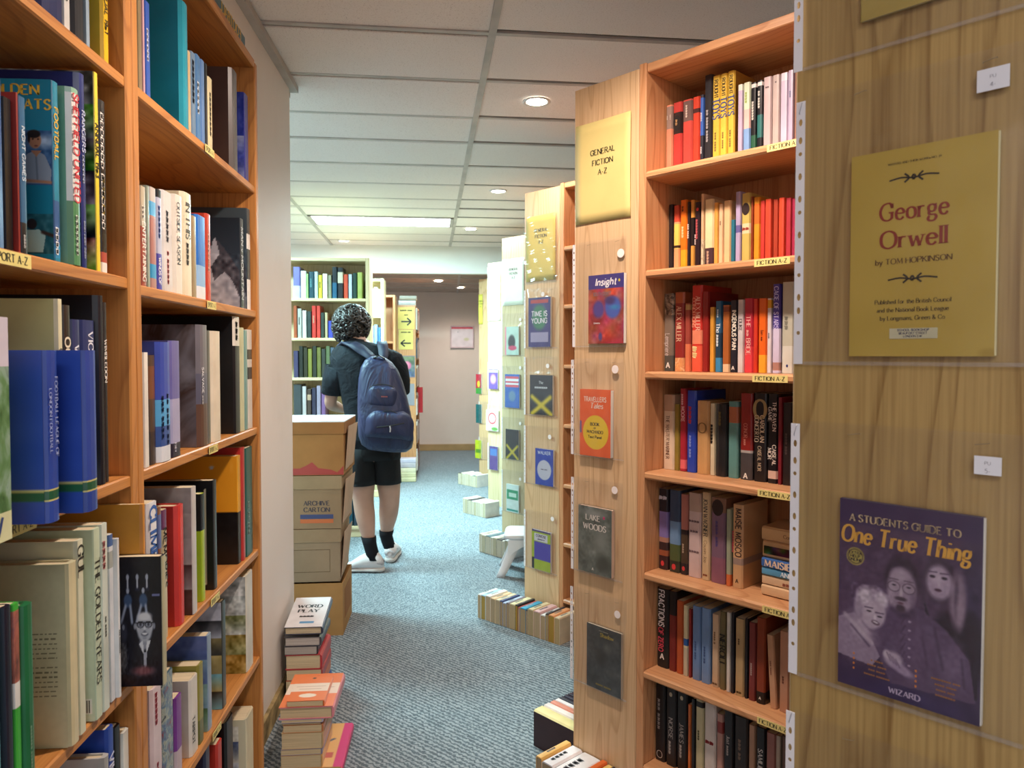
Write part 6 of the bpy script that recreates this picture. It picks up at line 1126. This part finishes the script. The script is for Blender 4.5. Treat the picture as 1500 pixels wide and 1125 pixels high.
face_row(YM, zM[5], 'on the bottom row behind the reader', gm, [(497, 503, 733, '2a4a5c', 'dark blue spine'), (504, 510, 735, '1e5a6a', 'teal spine'), (511, 517, 731, '1a4a5a', 'deep teal spine'), (518, 523, 736, '2c3c4c', 'slate-blue spine'), (524, 531, 740, 'c8c4b0', 'pale spine')], yy=755)
YN = 6.75; xr = onY(562, 450, YN).x; zn = [onY(550, y, YN).z for y in (462, 540, 600)]
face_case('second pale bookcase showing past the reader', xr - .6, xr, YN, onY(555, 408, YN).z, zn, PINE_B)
face_row(YN, zn[0], 'in the second pale case, upper row', 'books in the second pale case', [(541, 547, 424, 'e2dcc8', 'cream spine'), (548, 553, 421, 'eae8e0', 'white spine'), (554, 558, 424, 'd8d0b8', 'buff spine')])
face_row(YN, zn[1], 'in the second pale case, lower row', 'books in the second pale case', [(541, 547, 478, 'b8b0dc', 'lilac spine'), (548, 553, 476, '6a9ad0', 'sky blue spine'), (554, 558, 480, '2c5a9c', 'blue spine')], yy=500)
YO = 7.35; xo = onY(579, 450, YO).x
face_case('red-brown bookcase edge between the pale case and the arrow signs', xo - .45, xo, YO, onY(570, 432, YO).z, [onY(570, y, YO).z for y in (500, 560, 620)], PINE_R)
# column with arrow signs
YA = 7.8; xa0, xa1 = onY(582, 500, YA).x, onY(609, 500, YA).x; za = onY(595, 447, YA).z
t = thing('bookcase', 'narrow bookcase end with arrow signs near the back wall', 'bookcase', T(0, YA, 0))
board(t, 'end_panel', ((xa0 + xa1) / 2, .011, za / 2), za, (0, 0, 1), xa1 - xa0, (1, 0, 0), .022, PINE_R)
board(t, 'back_panel', (xa0 + .01, .43, za / 2), za, (0, 0, 1), .8, (0, 1, 0), .018, PINE_R)
board(t, 'side_panel', ((xa0 + xa1) / 2, .84, za / 2), za, (0, 0, 1), xa1 - xa0, (1, 0, 0), .022, PINE_R)
sh = [.06, .35, .65, .95, 1.25, 1.55, za - .012]
for z_ in sh: board(t, 'shelf', ((xa0 + xa1) / 2 + .01, .425, z_), .8, (0, 1, 0), xa1 - xa0 - .02, (1, 0, 0), .02, PINE_R)
sm = MB(); smm = [cov(h_) for h_ in ('c8c0b0', '9a3a34', '3a4a5a', 'd8d0c8', '7a5a48')]
for j, z_ in enumerate(sh[:-1]):
    y = .03
    for i in range(17):
        t_ = rs.uniform(.02, .05)
        if y + t_ > .78: break
        sm.box(xa1 + .012 - .14, xa1 + .012, y, y + t_, z_ + .0105, z_ + .0105 + rs.uniform(.16, .23), rs.randrange(5)); y += t_ + .001
o_ = sm.build('shelved_books', smm, None, T(0, YA, 0), kind='stuff'); tag(o_, 'packed spines seen edge-on beside the arrow-sign case', 'books')
def wallsign(px0, px1, py0, py1, hexc, lab, runs, nm='arrow_sign', cat='sign', art=None):
    a = onY(px0, py1, YA - .003); b = onY(px1, py0, YA - .003); w, h = b.x - a.x, b.z - a.z
    o = thing(nm, lab, cat, axes((a.x, YA - .002, a.z), (1, 0, 0), (0, 0, 1))); MB().box(0, w, 0, h, 0, .002).build('sheet', plain(hexc, .5, .3, .05), o)
    if runs: words_obj(o, T(w / 2, 0, .0028), [(s_, 0, f * h, sz * h, '1c1a14', st, w * fw) for s_, f, sz, st, fw in runs])
    if art: c = art(w, h); c.build(o, T(w * .04, h * .04, .0026), w * .92, h * .92)
    return o
wallsign(583, 607, 450, 482, 'd8c26a', 'yellow sign with an arrow pointing to the side of the wall poster', [('#### ###', .82, .10, 'bold', .7), ('###', .62, .08, 'bold', .5), ('>', .16, .36, 'bold', .6)])
wallsign(584, 605, 483, 512, 'd8c46e', 'yellow sign with an arrow pointing towards the reader', [('#### ##', .84, .10, 'bold', .7), ('<', .14, .36, 'bold', .7)])
wallsign(584, 608, 521, 553, '8a7a84', 'picture of a pink water lily below the arrow signs', [], 'flower_print', 'picture', lambda w, h: (lambda c: (c.vgrad('5a6a8a', '6a7a58'), c.speck(.15, 5), c.ell(.5, .55, .34, .24, 'd06a90', .3), c.ell(.5, .6, .2, .2, 'e088a4', .4), c.ell(.5, .2, .4, .08, '4a5a8a', .4), c)[-1])(sc(36, w, h)))
wallsign(586, 607, 562, 594, '8f8f98', 'plain grey sheet under the flower picture', [], 'grey_notice', 'notice')
a = onY(611, 595, YA + .1); book(axes((a.x + .05, YA + .35, .6612), (0, 1, 0), (-1, 0, 0)), .04, .06, .28, 'c02a34', 'bright red book standing out past the arrow-sign case', {}, group='books on the side shelves of the arrow case')
zt2 = za + .0005
for i, (t_, w_, hx, lb, x_) in enumerate(((.06, .15, 'c8c0bc', 'pale box file on top of the arrow-sign case', .04), (.05, .14, 'a89a88', 'tan book lying above the pale file', .05))):
    flat((xa0 + xa1) / 2 + x_ - .04, YA + .13, zt2, 0, t_, .16, .18, hx, lb, {'hard': 1}, 'books on the arrow case'); zt2 += t_ + .001
for hs, px, py in (((.045, .05, .045, .05, .04), 599, 702),):
    P = onZ(px, py, 0); z_ = 0
    for i, t_ in enumerate(hs): flat(P.x, P.y - .17, z_ + .0005, 0, t_, .15, .16, ['d8d0a8', 'd0c8a0', 'dcd4b4', 'b8b0b8', 'c8c4d8'][i], ['lowest cream', 'second cream', 'third ivory', 'fourth grey-lilac', 'topmost lilac'][i] + ' book in the pile before the arrow signs', {}, 'pile on the floor by the arrow signs'); z_ += t_ + .0008
# poster on the back wall
t = thing('wall_poster', 'small framed poster with a red heading on the back wall', 'poster', axes((.007, 9.985, 1.384), (1, 0, 0), (0, 0, 1)))
FR = plain('c4a8ac', .4); MB().bev(0, .312, 0, .018, 0, .012).bev(0, .312, .285, .303, 0, .012).build('frame', FR, t); MB().box(0, .012, .018, .285, 0, .012).box(.3, .312, .018, .285, 0, .012).build('frame_side', FR, t)
c = Cv(60, 56, 'd8c8cc'); c.rect(0, 1, .9, 1, 'c85060'); c.ell(.7, .38, .16, .1, 'c8c0a0', .5); c.ell(.3, .75, .03, .03, '9a9aa0', .4); c.speck(.05, 7); c.build(t, T(.012, .018, .002), .288, .267)
# ------------------------------------------------------------------ the reader, back to us, in a dark T-shirt and shorts
PX, PYY = -.465, 4.45
def J(px, py, dy=0): return onY(px, py, PYY + dy)
def skin_mesh(name, pts, edges, rad, m, parent, levels=2, root=0):
    me = bpy.data.meshes.new(name); me.from_pydata([tuple(p) for p in pts], edges, []); me.materials.append(m)
    o = bpy.data.objects.new(name, me); COL.objects.link(o)
    md = o.modifiers.new('s', 'SKIN'); md.use_smooth_shade = True
    for i, v in enumerate(me.skin_vertices[0].data):
        r_ = rad[i]; v.radius = (r_, r_) if not isinstance(r_, tuple) else r_; v.use_root = i == root
    ss = o.modifiers.new('u', 'SUBSURF'); ss.levels = levels; ss.render_levels = levels
    dg = bpy.context.evaluated_depsgraph_get(); nm = bpy.data.meshes.new_from_object(o.evaluated_get(dg))
    bpy.data.objects.remove(o); nm.name = name
    if not nm.materials: nm.materials.append(m)
    return place(name, nm, parent)
SKIN = plain('c49a86', .5, .4, .08, 'skin', 8)
P0 = Vector((PX, PYY, 0))
per = thing('person', 'person with curly dark hair standing with their back to us reading', 'person', T(*P0))
L0 = lambda v: Vector(v) - P0
pts, ed, rad = [], [], []
def add(p, r, prev=None):
    pts.append(L0(p)); rad.append(r); i = len(pts) - 1
    if prev is not None: ed.append((prev, i))
    return i
pel = add(J(546, 648), .12); sp = add(J(540, 605, .0), .115, pel); ch = add(J(534, 560, .01), .125, sp); nb = add(J(528, 520, .015), .07, ch)
nk = add(J(523, 503, .035), .056, nb); hd0 = add(J(517, 488, .07), .062, nk); hd1 = add(J(514, 474, .09), .082, hd0); hd2 = add(J(515, 460, .085), .07, hd1)
def arm(sh, el, wr, hd, dirx):
    a = add(J(*sh), .044, nb); b = add((J(*sh) * .5 + J(*el) * .5), .044, a); c = add(J(*el), .040, b); d_ = add((J(*el) * .5 + J(*wr) * .5), .036, c); w = add(J(*wr), .025, d_); palm = add(J(*hd), .030, w)
    base = J(*hd); f = (J(*hd) - J(*wr)).normalized(); side = f.cross(Vector((0, 0, 1))).normalized()
    for i, (o_, l_) in enumerate(((-.03, .068), (-.01, .078), (.01, .073), (.03, .058))):
        q = add(base + side * o_ + f * .045, .0095, palm); q2 = add(base + side * o_ + f * (.045 + l_ * .5) + Vector((0, 0, -.012)), .0085, q); add(base + side * o_ + f * (.045 + l_ * .85) + Vector((0, 0, -.034)), .0075, q2)
    q = add(base + side * (-.035 * dirx) + f * .0 + Vector((0, 0, .005)), .011, palm); add(base + side * (-.055 * dirx) + f * .035 + Vector((0, 0, .012)), .009, q)
arm((497, 526, .01), (483, 592, .05), (503, 600, .27), (512, 597, .35), 1)
arm((569, 524, .01), (583, 588, .06), (560, 602, .27), (545, 600, .34), -1)
def leg(hip, kn, ank, heel, toe):
    a = add(J(*hip), .088, pel); b = add(J(*hip) * .5 + J(*kn) * .5, .084, a); c = add(J(*kn), .064, b); d_ = add(J(*kn) * .68 + J(*ank) * .32, .066, c); e_ = add(J(*kn) * .35 + J(*ank) * .65, .048, d_); f = add(J(*ank), .031, e_)
    g_ = add(Vector(heel), .03, f); add(Vector(toe), .022, g_)
hl, tl = Vector((-.455, 4.43, .055)), Vector((-.57, 4.45, .045)); hr, tr = Vector((-.375, 4.66, .055)), Vector((-.366, 4.78, .045))
leg((531, 662, .01), (532, 735, .0), (542, 800, -.01), hl, tl)
leg((566, 662, .02), (571, 735, .10), (565, 788, .2), hr, tr)
skin_mesh('body', pts, ed, rad, SKIN, per)
def ring(c, rx, ry, n=20, tilt=0, rz=0, sq=1.0, ca=None):
    out = []
    for i in range(n):
        a = 2 * math.pi * i / n; x = rx * math.copysign(abs(math.cos(a)) ** sq, math.cos(a)); y = ry * math.copysign(abs(math.sin(a)) ** sq, math.sin(a))
        v = Vector((x, y, 0)); v = Matrix.Rotation(R(tilt), 3, 'Y') @ (Matrix.Rotation(R(rz), 3, 'Z') @ v); out.append(L0(c) + v)
    return out
CLOTH = NT('black_cotton'); n_ = CLOTH.noise(CLOTH.coords(), 11, 3, .6, .6); CLOTH.l(CLOTH.ramp(n_, [(.3, '14181e'), (.8, '1f262e')]), CLOTH.b.inputs['Base Color']); CLOTH.set(Roughness=.85, Specular_IOR_Level=.25); CLOTH.bump(n_, .5, .03); CLOTH = CLOTH.m
m = MB()
m.loft([ring(J(x, y, d), rx, ry, 24, tl_) for x, y, d, rx, ry, tl_ in ((548, 655, 0, .158, .118, 0), (547, 640, 0, .16, .12, 0), (543, 610, 0, .152, .117, 0), (538, 580, .0, .156, .12, 2), (535, 555, .005, .170, .125, 2), (533.5, 537, .01, .196, .126, 2), (534, 525, .012, .205, .118, 2), (534, 516, .016, .192, .104, 2), (532, 509, .02, .158, .09, 3), (530, 503, .026, .112, .075, 4), (525, 498, .035, .066, .06, 10), (524.5, 496, .036, .060, .055, 10), (525, 499, .035, .058, .052, 10))])
for sh, mid, end, out in (((508, 524, .01), (492, 536, .02), (488, 578, .035), -1), ((564, 524, .01), (585, 540, .02), (583, 576, .05), 1)):
    A, B, C_ = J(*sh), J(*mid), J(*end)
    rr_ = []
    for f, r_ in ((0, .07), (.2, .086), (.45, .083), (.75, .076), (.98, .072), (1.0, .064)):
        c = A * (1 - f) ** 2 + B * 2 * f * (1 - f) + C_ * f * f; rr_.append((L0(c), r_))
    m.tube([q[0] for q in rr_], [q[1] for q in rr_], 18)
sh_ = m.build('t_shirt', CLOTH, per, None, True)
SH = NT('black_shorts'); n_ = SH.noise(SH.coords((1, 1, .4)), 9, 3); SH.l(SH.ramp(n_, [(.3, '0c0d10'), (.8, '16171b')]), SH.b.inputs['Base Color']); SH.set(Roughness=.9); SH.bump(n_, .4, .03)
m = MB()
m.loft([ring(J(x, y, d), rx, ry, 24) for x, y, d, rx, ry in ((547, 632, 0, .150, .112), (548, 645, 0, .156, .118), (548, 662, .005, .160, .122), (548, 672, .01, .158, .118))])
for cx, cy, kx, ky, dk in ((531, 655, 529, 709, .0), (565, 655, 567, 707, .06)):
    m.loft([ring(J(cx + (kx - cx) * f, cy + (ky - cy) * f, dk * f), .083 + .004 * f, .108 - .006 * f, 18) for f in (0, .3, .6, .85, 1)] + [ring(J(kx, ky, dk), .079, .094, 18)])
m.build('shorts', SH.m, per, None, True)
SOCK = plain('15171c', .9, .2); SHOE = plain('d8d4d4', .55, .4, .1); SOLE = plain('c9c4c0', .6)
for ank, heel, toe, kn in (((542, 800, -.01), hl, tl, (532, 735, 0)), ((565, 788, .2), hr, tr, (571, 735, .10))):
    a, k_ = J(*ank), J(*kn); top = a * .78 + k_ * .22; mid = a * .93 + k_ * .07; low = Vector((heel.x, heel.y, .075))
    MB().loft([ring(top, .046, .048, 16), ring(mid, .041, .045, 16), ring((a + low) / 2, .040, .044, 16), ring(low, .042, .046, 16)]).build('sock', SOCK, per, None, True)
    d = Vector((toe.x - heel.x, toe.y - heel.y, 0)).normalized(); s_ = Vector((-d.y, d.x, 0)); hb = Vector((heel.x, heel.y, 0)) - d * .055
    def sec(f, w, h0, h1, n=14): return [L0(hb + d * f + s_ * (w * math.cos(t_) * (1 if math.sin(t_) < .5 else .8)) + UZ * (h0 + (h1 - h0) * (.5 + .5 * math.sin(t_)))) for t_ in [2 * math.pi * i / n for i in range(n)]]
    MB().loft([sec(-.002, .012, .03, .06), sec(.008, .03, .02, .09), (sec(.035, .04, .018, .125)), sec(.075, .042, .018, .122), sec(.11, .043, .018, .112), sec(.15, .046, .018, .09), sec(.20, .046, .018, .055), sec(.24, .040, .018, .046), sec(.258, .024, .02, .038), sec(.264, .008, .024, .032)]).build('shoe', SHOE, per, None, True)
    MB().loft([sec(-.008, .012, .004, .03), sec(.004, .034, .001, .032), sec(.05, .041, .001, .032), sec(.11, .040, .001, .03), sec(.18, .049, .001, .028), sec(.235, .044, .002, .027), sec(.262, .026, .006, .027), sec(.27, .008, .012, .025)]).build('shoe_sole', SOLE, per, None, True)
    MB().loft([sec(-.004, .014, .045, .075), sec(.004, .033, .04, .08), sec(.03, .0385, .045, .078)], cap=False).build('heel_patch', plain('b8b2b4', .6), per, None, True)
# hair: a full head of loose curls
HAIR = NT('dark_curly_hair'); n_ = HAIR.noise(HAIR.coords((1, 1, 1)), 40, 3, .6); HAIR.l(HAIR.ramp(n_, [(.35, '1c1714'), (.75, '4a4440')]), HAIR.b.inputs['Base Color']); HAIR.set(Roughness=.42, Specular_IOR_Level=.6); HAIR = HAIR.m
hc = J(515, 471, .075); rr2 = random.Random(5); m = MB()
m.loft([ring(hc + Vector((0, 0, z)), r_ * .100, r_ * .112, 18) for z, r_ in ((-.115, .5), (-.095, .8), (-.05, .97), (0, 1), (.04, .92), (.072, .68), (.09, .32))])
for i in range(430):
    u_, v_ = rr2.uniform(-.72, 1), rr2.uniform(0, 2 * math.pi)
    q = math.sqrt(1 - u_ * u_); nrm = Vector((q * math.cos(v_), q * math.sin(v_), u_))
    if nrm.y > .55 and u_ < .35: continue
    base = hc + Vector((nrm.x * .100, nrm.y * .110, nrm.z * (.098 if nrm.z > 0 else .122))) + Vector((-.012, 0, 0)) * max(0, -nrm.z); r_ = rr2.uniform(.011, .024)
    t1 = nrm.cross(Vector((rr2.uniform(-1, 1), rr2.uniform(-1, 1), rr2.uniform(-1, 1)))).normalized(); t2 = nrm.cross(t1)
    ph = rr2.uniform(0, 6); tn = rr2.uniform(3.5, 6)
    m.tube([L0(base + nrm * (.002 + .012 * math.sin(j * .5)) + t1 * r_ * math.cos(ph + tn * j / 6) + t2 * r_ * math.sin(ph + tn * j / 6) - UZ * (.004 * j)) for j in range(7)], [.0045, .006, .0065, .0065, .006, .005, .002], 5)
m.build('hair', HAIR, per, None, True)
fc = hc + Vector((-.01, .085, -.035))                                # the face, turned down to the book
def ball(c, rx, ry, rz, name, mt):
    MB().loft([[L0(Vector(c) + Vector((rx * math.sin(p_) * math.cos(a), ry * math.sin(p_) * math.sin(a), rz * math.cos(p_)))) for a in [2 * math.pi * i / 12 for i in range(12)]] for p_ in [.15 + 2.84 * j / 8 for j in range(9)]]).build(name, mt, per, None, True)
for sx in (-.032, .032): ball(fc + Vector((sx, -.003, .018)), .012, .010, .009, 'eye', plain('e8e4e0', .3)); ball(fc + Vector((sx, .006, .018)), .005, .004, .005, 'iris', plain('3a2a20', .3))
for sx in (-.032, .032): ball(fc + Vector((sx, .002, .034)), .018, .006, .004, 'eyebrow', HAIR)
ball(fc + Vector((0, .012, -.004)), .013, .018, .022, 'nose', SKIN); ball(fc + Vector((0, .001, -.034)), .022, .007, .006, 'mouth', plain('a05a54', .5))
for sx in (-1, 1): ball(hc + Vector((sx * .086, .025, -.045)), .010, .02, .03, 'ear', SKIN)
# the paperback they are reading
rb = thing('book', 'open paperback held by the person at the shelves', 'book', T(J(528, 596, .40).x, PYY + .41, J(528, 596, .40).z) @ Matrix.Rotation(R(-35), 4, 'X'))
for sx in (-1, 1):
    MB().loft([[(sx * .002, -.09, 0), (sx * .115, -.09, .03), (sx * .115, .09, .03), (sx * .002, .09, 0)], [(sx * .002, -.09, .010), (sx * .112, -.09, .042), (sx * .112, .09, .042), (sx * .002, .09, .010)]]).build('pages', pages('e4dcc8'), rb)
MB().add([(-.118, -.093, .0295), (0, -.093, -.0015), (.118, -.093, .0295), (-.118, .093, .0295), (0, .093, -.0015), (.118, .093, .0295)], [(0, 1, 4, 3), (1, 2, 5, 4)]).build('cover', cov('8a5a7a'), rb)

# ------------------------------------------------------------------ the backpack on their back
NAVY = NT('navy_nylon'); n_ = NAVY.noise(NAVY.coords((1, 1, .35)), 9, 3, .6, .8); NAVY.l(NAVY.ramp(n_, [(.3, '1a2342'), (.75, '2a3660')]), NAVY.b.inputs['Base Color']); NAVY.set(Roughness=.5, Specular_IOR_Level=.5); NAVY.bump(n_, .6, .04); NAVY = NAVY.m
NAVY2 = plain('232b44', .6, .4, .15, 'navy_webbing'); ZIP = plain('12141a', .5)
DB = -.03
bp_c = J(563, 658, -.2 + DB)
bag = thing('backpack', 'navy backpack worn on both shoulders by the standing person', 'backpack', T(*bp_c))
B0 = lambda v: Vector(v) - bp_c
def bring(px, py, dy, rx, ry, n=26, tilt=5, sq=.62):
    c = J(px, py, dy + DB); out = []
    for i in range(n):
        a = 2 * math.pi * i / n; x = rx * math.copysign(abs(math.cos(a)) ** sq, math.cos(a)); y = ry * math.copysign(abs(math.sin(a)) ** sq, math.sin(a))
        out.append(B0(c + Matrix.Rotation(R(tilt), 3, 'Y') @ Vector((x, y, 0))))
    return out
prof = [(568, 661, -.185, .05, .03), (568, 659, -.185, .11, .075), (567, 653, -.19, .142, .098), (566, 640, -.2, .155, .112), (565, 622, -.2, .154, .115), (563, 600, -.195, .148, .108), (560.5, 578, -.185, .138, .098), (558, 557, -.175, .124, .085), (556, 540, -.168, .104, .072), (554.5, 529, -.16, .076, .055), (554, 523, -.155, .04, .03), (554, 522, -.155, .015, .012)]
MB().loft([bring(*p) for p in prof]).build('main_bag', NAVY, bag, None, True)
# lower pocket with a curved top, upper pocket, side pocket
def bulge(px, py, w, h, dep, name, m, rnd=.5, tilt=5, d0=-.2):
    c0 = J(px, py, d0 + DB); nx, nz = 12, 12; vs = []
    for j in range(nz + 1):
        for i in range(nx + 1):
            u_, v_ = i / nx * 2 - 1, j / nz * 2 - 1
            x, z = u_ * w / 2, v_ * h / 2
            if v_ > 0: x *= math.sqrt(max(0, 1 - (v_ ** 2.2) * rnd))
            d_ = (max(0, 1 - abs(u_) ** 4) * max(0, 1 - abs(v_) ** 4)) ** .5
            vs.append(B0(c0 + Matrix.Rotation(R(tilt), 3, 'Y') @ Vector((x, -dep * d_, z))))
    return MB().add(vs, [(j * (nx + 1) + i, j * (nx + 1) + i + 1, (j + 1) * (nx + 1) + i + 1, (j + 1) * (nx + 1) + i) for j in range(nz) for i in range(nx)]).build(name, m, bag, None, True)
bulge(570, 622, .275, .165, .058, 'front_pocket', NAVY, .75, 5, -.285)
bulge(560, 582, .175, .125, .040, 'upper_pocket', NAVY, .5, 5, -.262)
def ribbon(P, w, name, m, th=.004, parent=bag, side=Vector((1, 0, 0))):
    rings = []
    for i, p in enumerate(P):
        a = P[max(0, i - 1)]; b = P[min(len(P) - 1, i + 1)]; d = (Vector(b) - Vector(a)).normalized(); s_ = (side - d * side.dot(d)).normalized(); n2 = d.cross(s_)
        ww = w[i] if isinstance(w, list) else w
        rings.append([B0(Vector(p) + s_ * ww / 2 + n2 * th / 2), B0(Vector(p) - s_ * ww / 2 + n2 * th / 2), B0(Vector(p) - s_ * ww / 2 - n2 * th / 2), B0(Vector(p) + s_ * ww / 2 - n2 * th / 2)])
    return MB().loft(rings).build(name, m, parent, None, True)
ribbon([J(551, 530, -.20), J(540, 520, -.135), J(528, 511, -.115), J(516, 504, -.095), J(507, 502, -.05), J(500, 508, .05), J(498, 530, .14), J(503, 560, .15), J(512, 600, .06), J(528, 640, -.1)], [.045, .055, .062, .062, .06, .058, .05, .03, .025, .025], 'shoulder_strap', NAVY2, .010)
ribbon([J(560, 530, -.20), J(562, 520, -.135), J(561, 508, -.105), J(559, 501, -.06), J(560, 504, .03), J(565, 530, .14), J(572, 560, .15), J(580, 610, .06), J(584, 640, -.1)], [.045, .055, .06, .06, .058, .05, .03, .025, .025], 'shoulder_strap', NAVY2, .010)
ribbon([J(545, 532, -.205), J(548, 524, -.225), J(556, 521, -.235), J(563, 525, -.225), J(564, 533, -.21)], .018, 'grab_handle', ZIP, .006, side=Vector((0, 1, 0)))
def arc(px0, px1, py, rise, d, n=14): return [J(px0 + (px1 - px0) * i / n, py - rise * math.sin(math.pi * i / n) ** .7, d) for i in range(n + 1)]
for P, r_ in ((arc(545, 594, 618, 16, -.352), .003), ([J(552, 626, -.374), J(570, 624, -.379), J(592, 620, -.366)], .004), (arc(541, 577, 568, 5, -.325), .003)):
    MB().tube([B0(p) for p in P], r_, 6).build('zip', ZIP, bag)
MB().tube([B0(J(571, 624, -.384)), B0(J(572, 628, -.388)), B0(J(571.5, 633, -.386))], .004, 6).build('zip_pull', plain('b0b0b8', .3, .8), bag)
words_obj(bag, axes(B0(J(563, 582, -.338)), (1, 0, -.09), (0, 0, 1)), [('####', 0, 0, .012, 'b06a6a', 'bold')], 'sewn_logo')
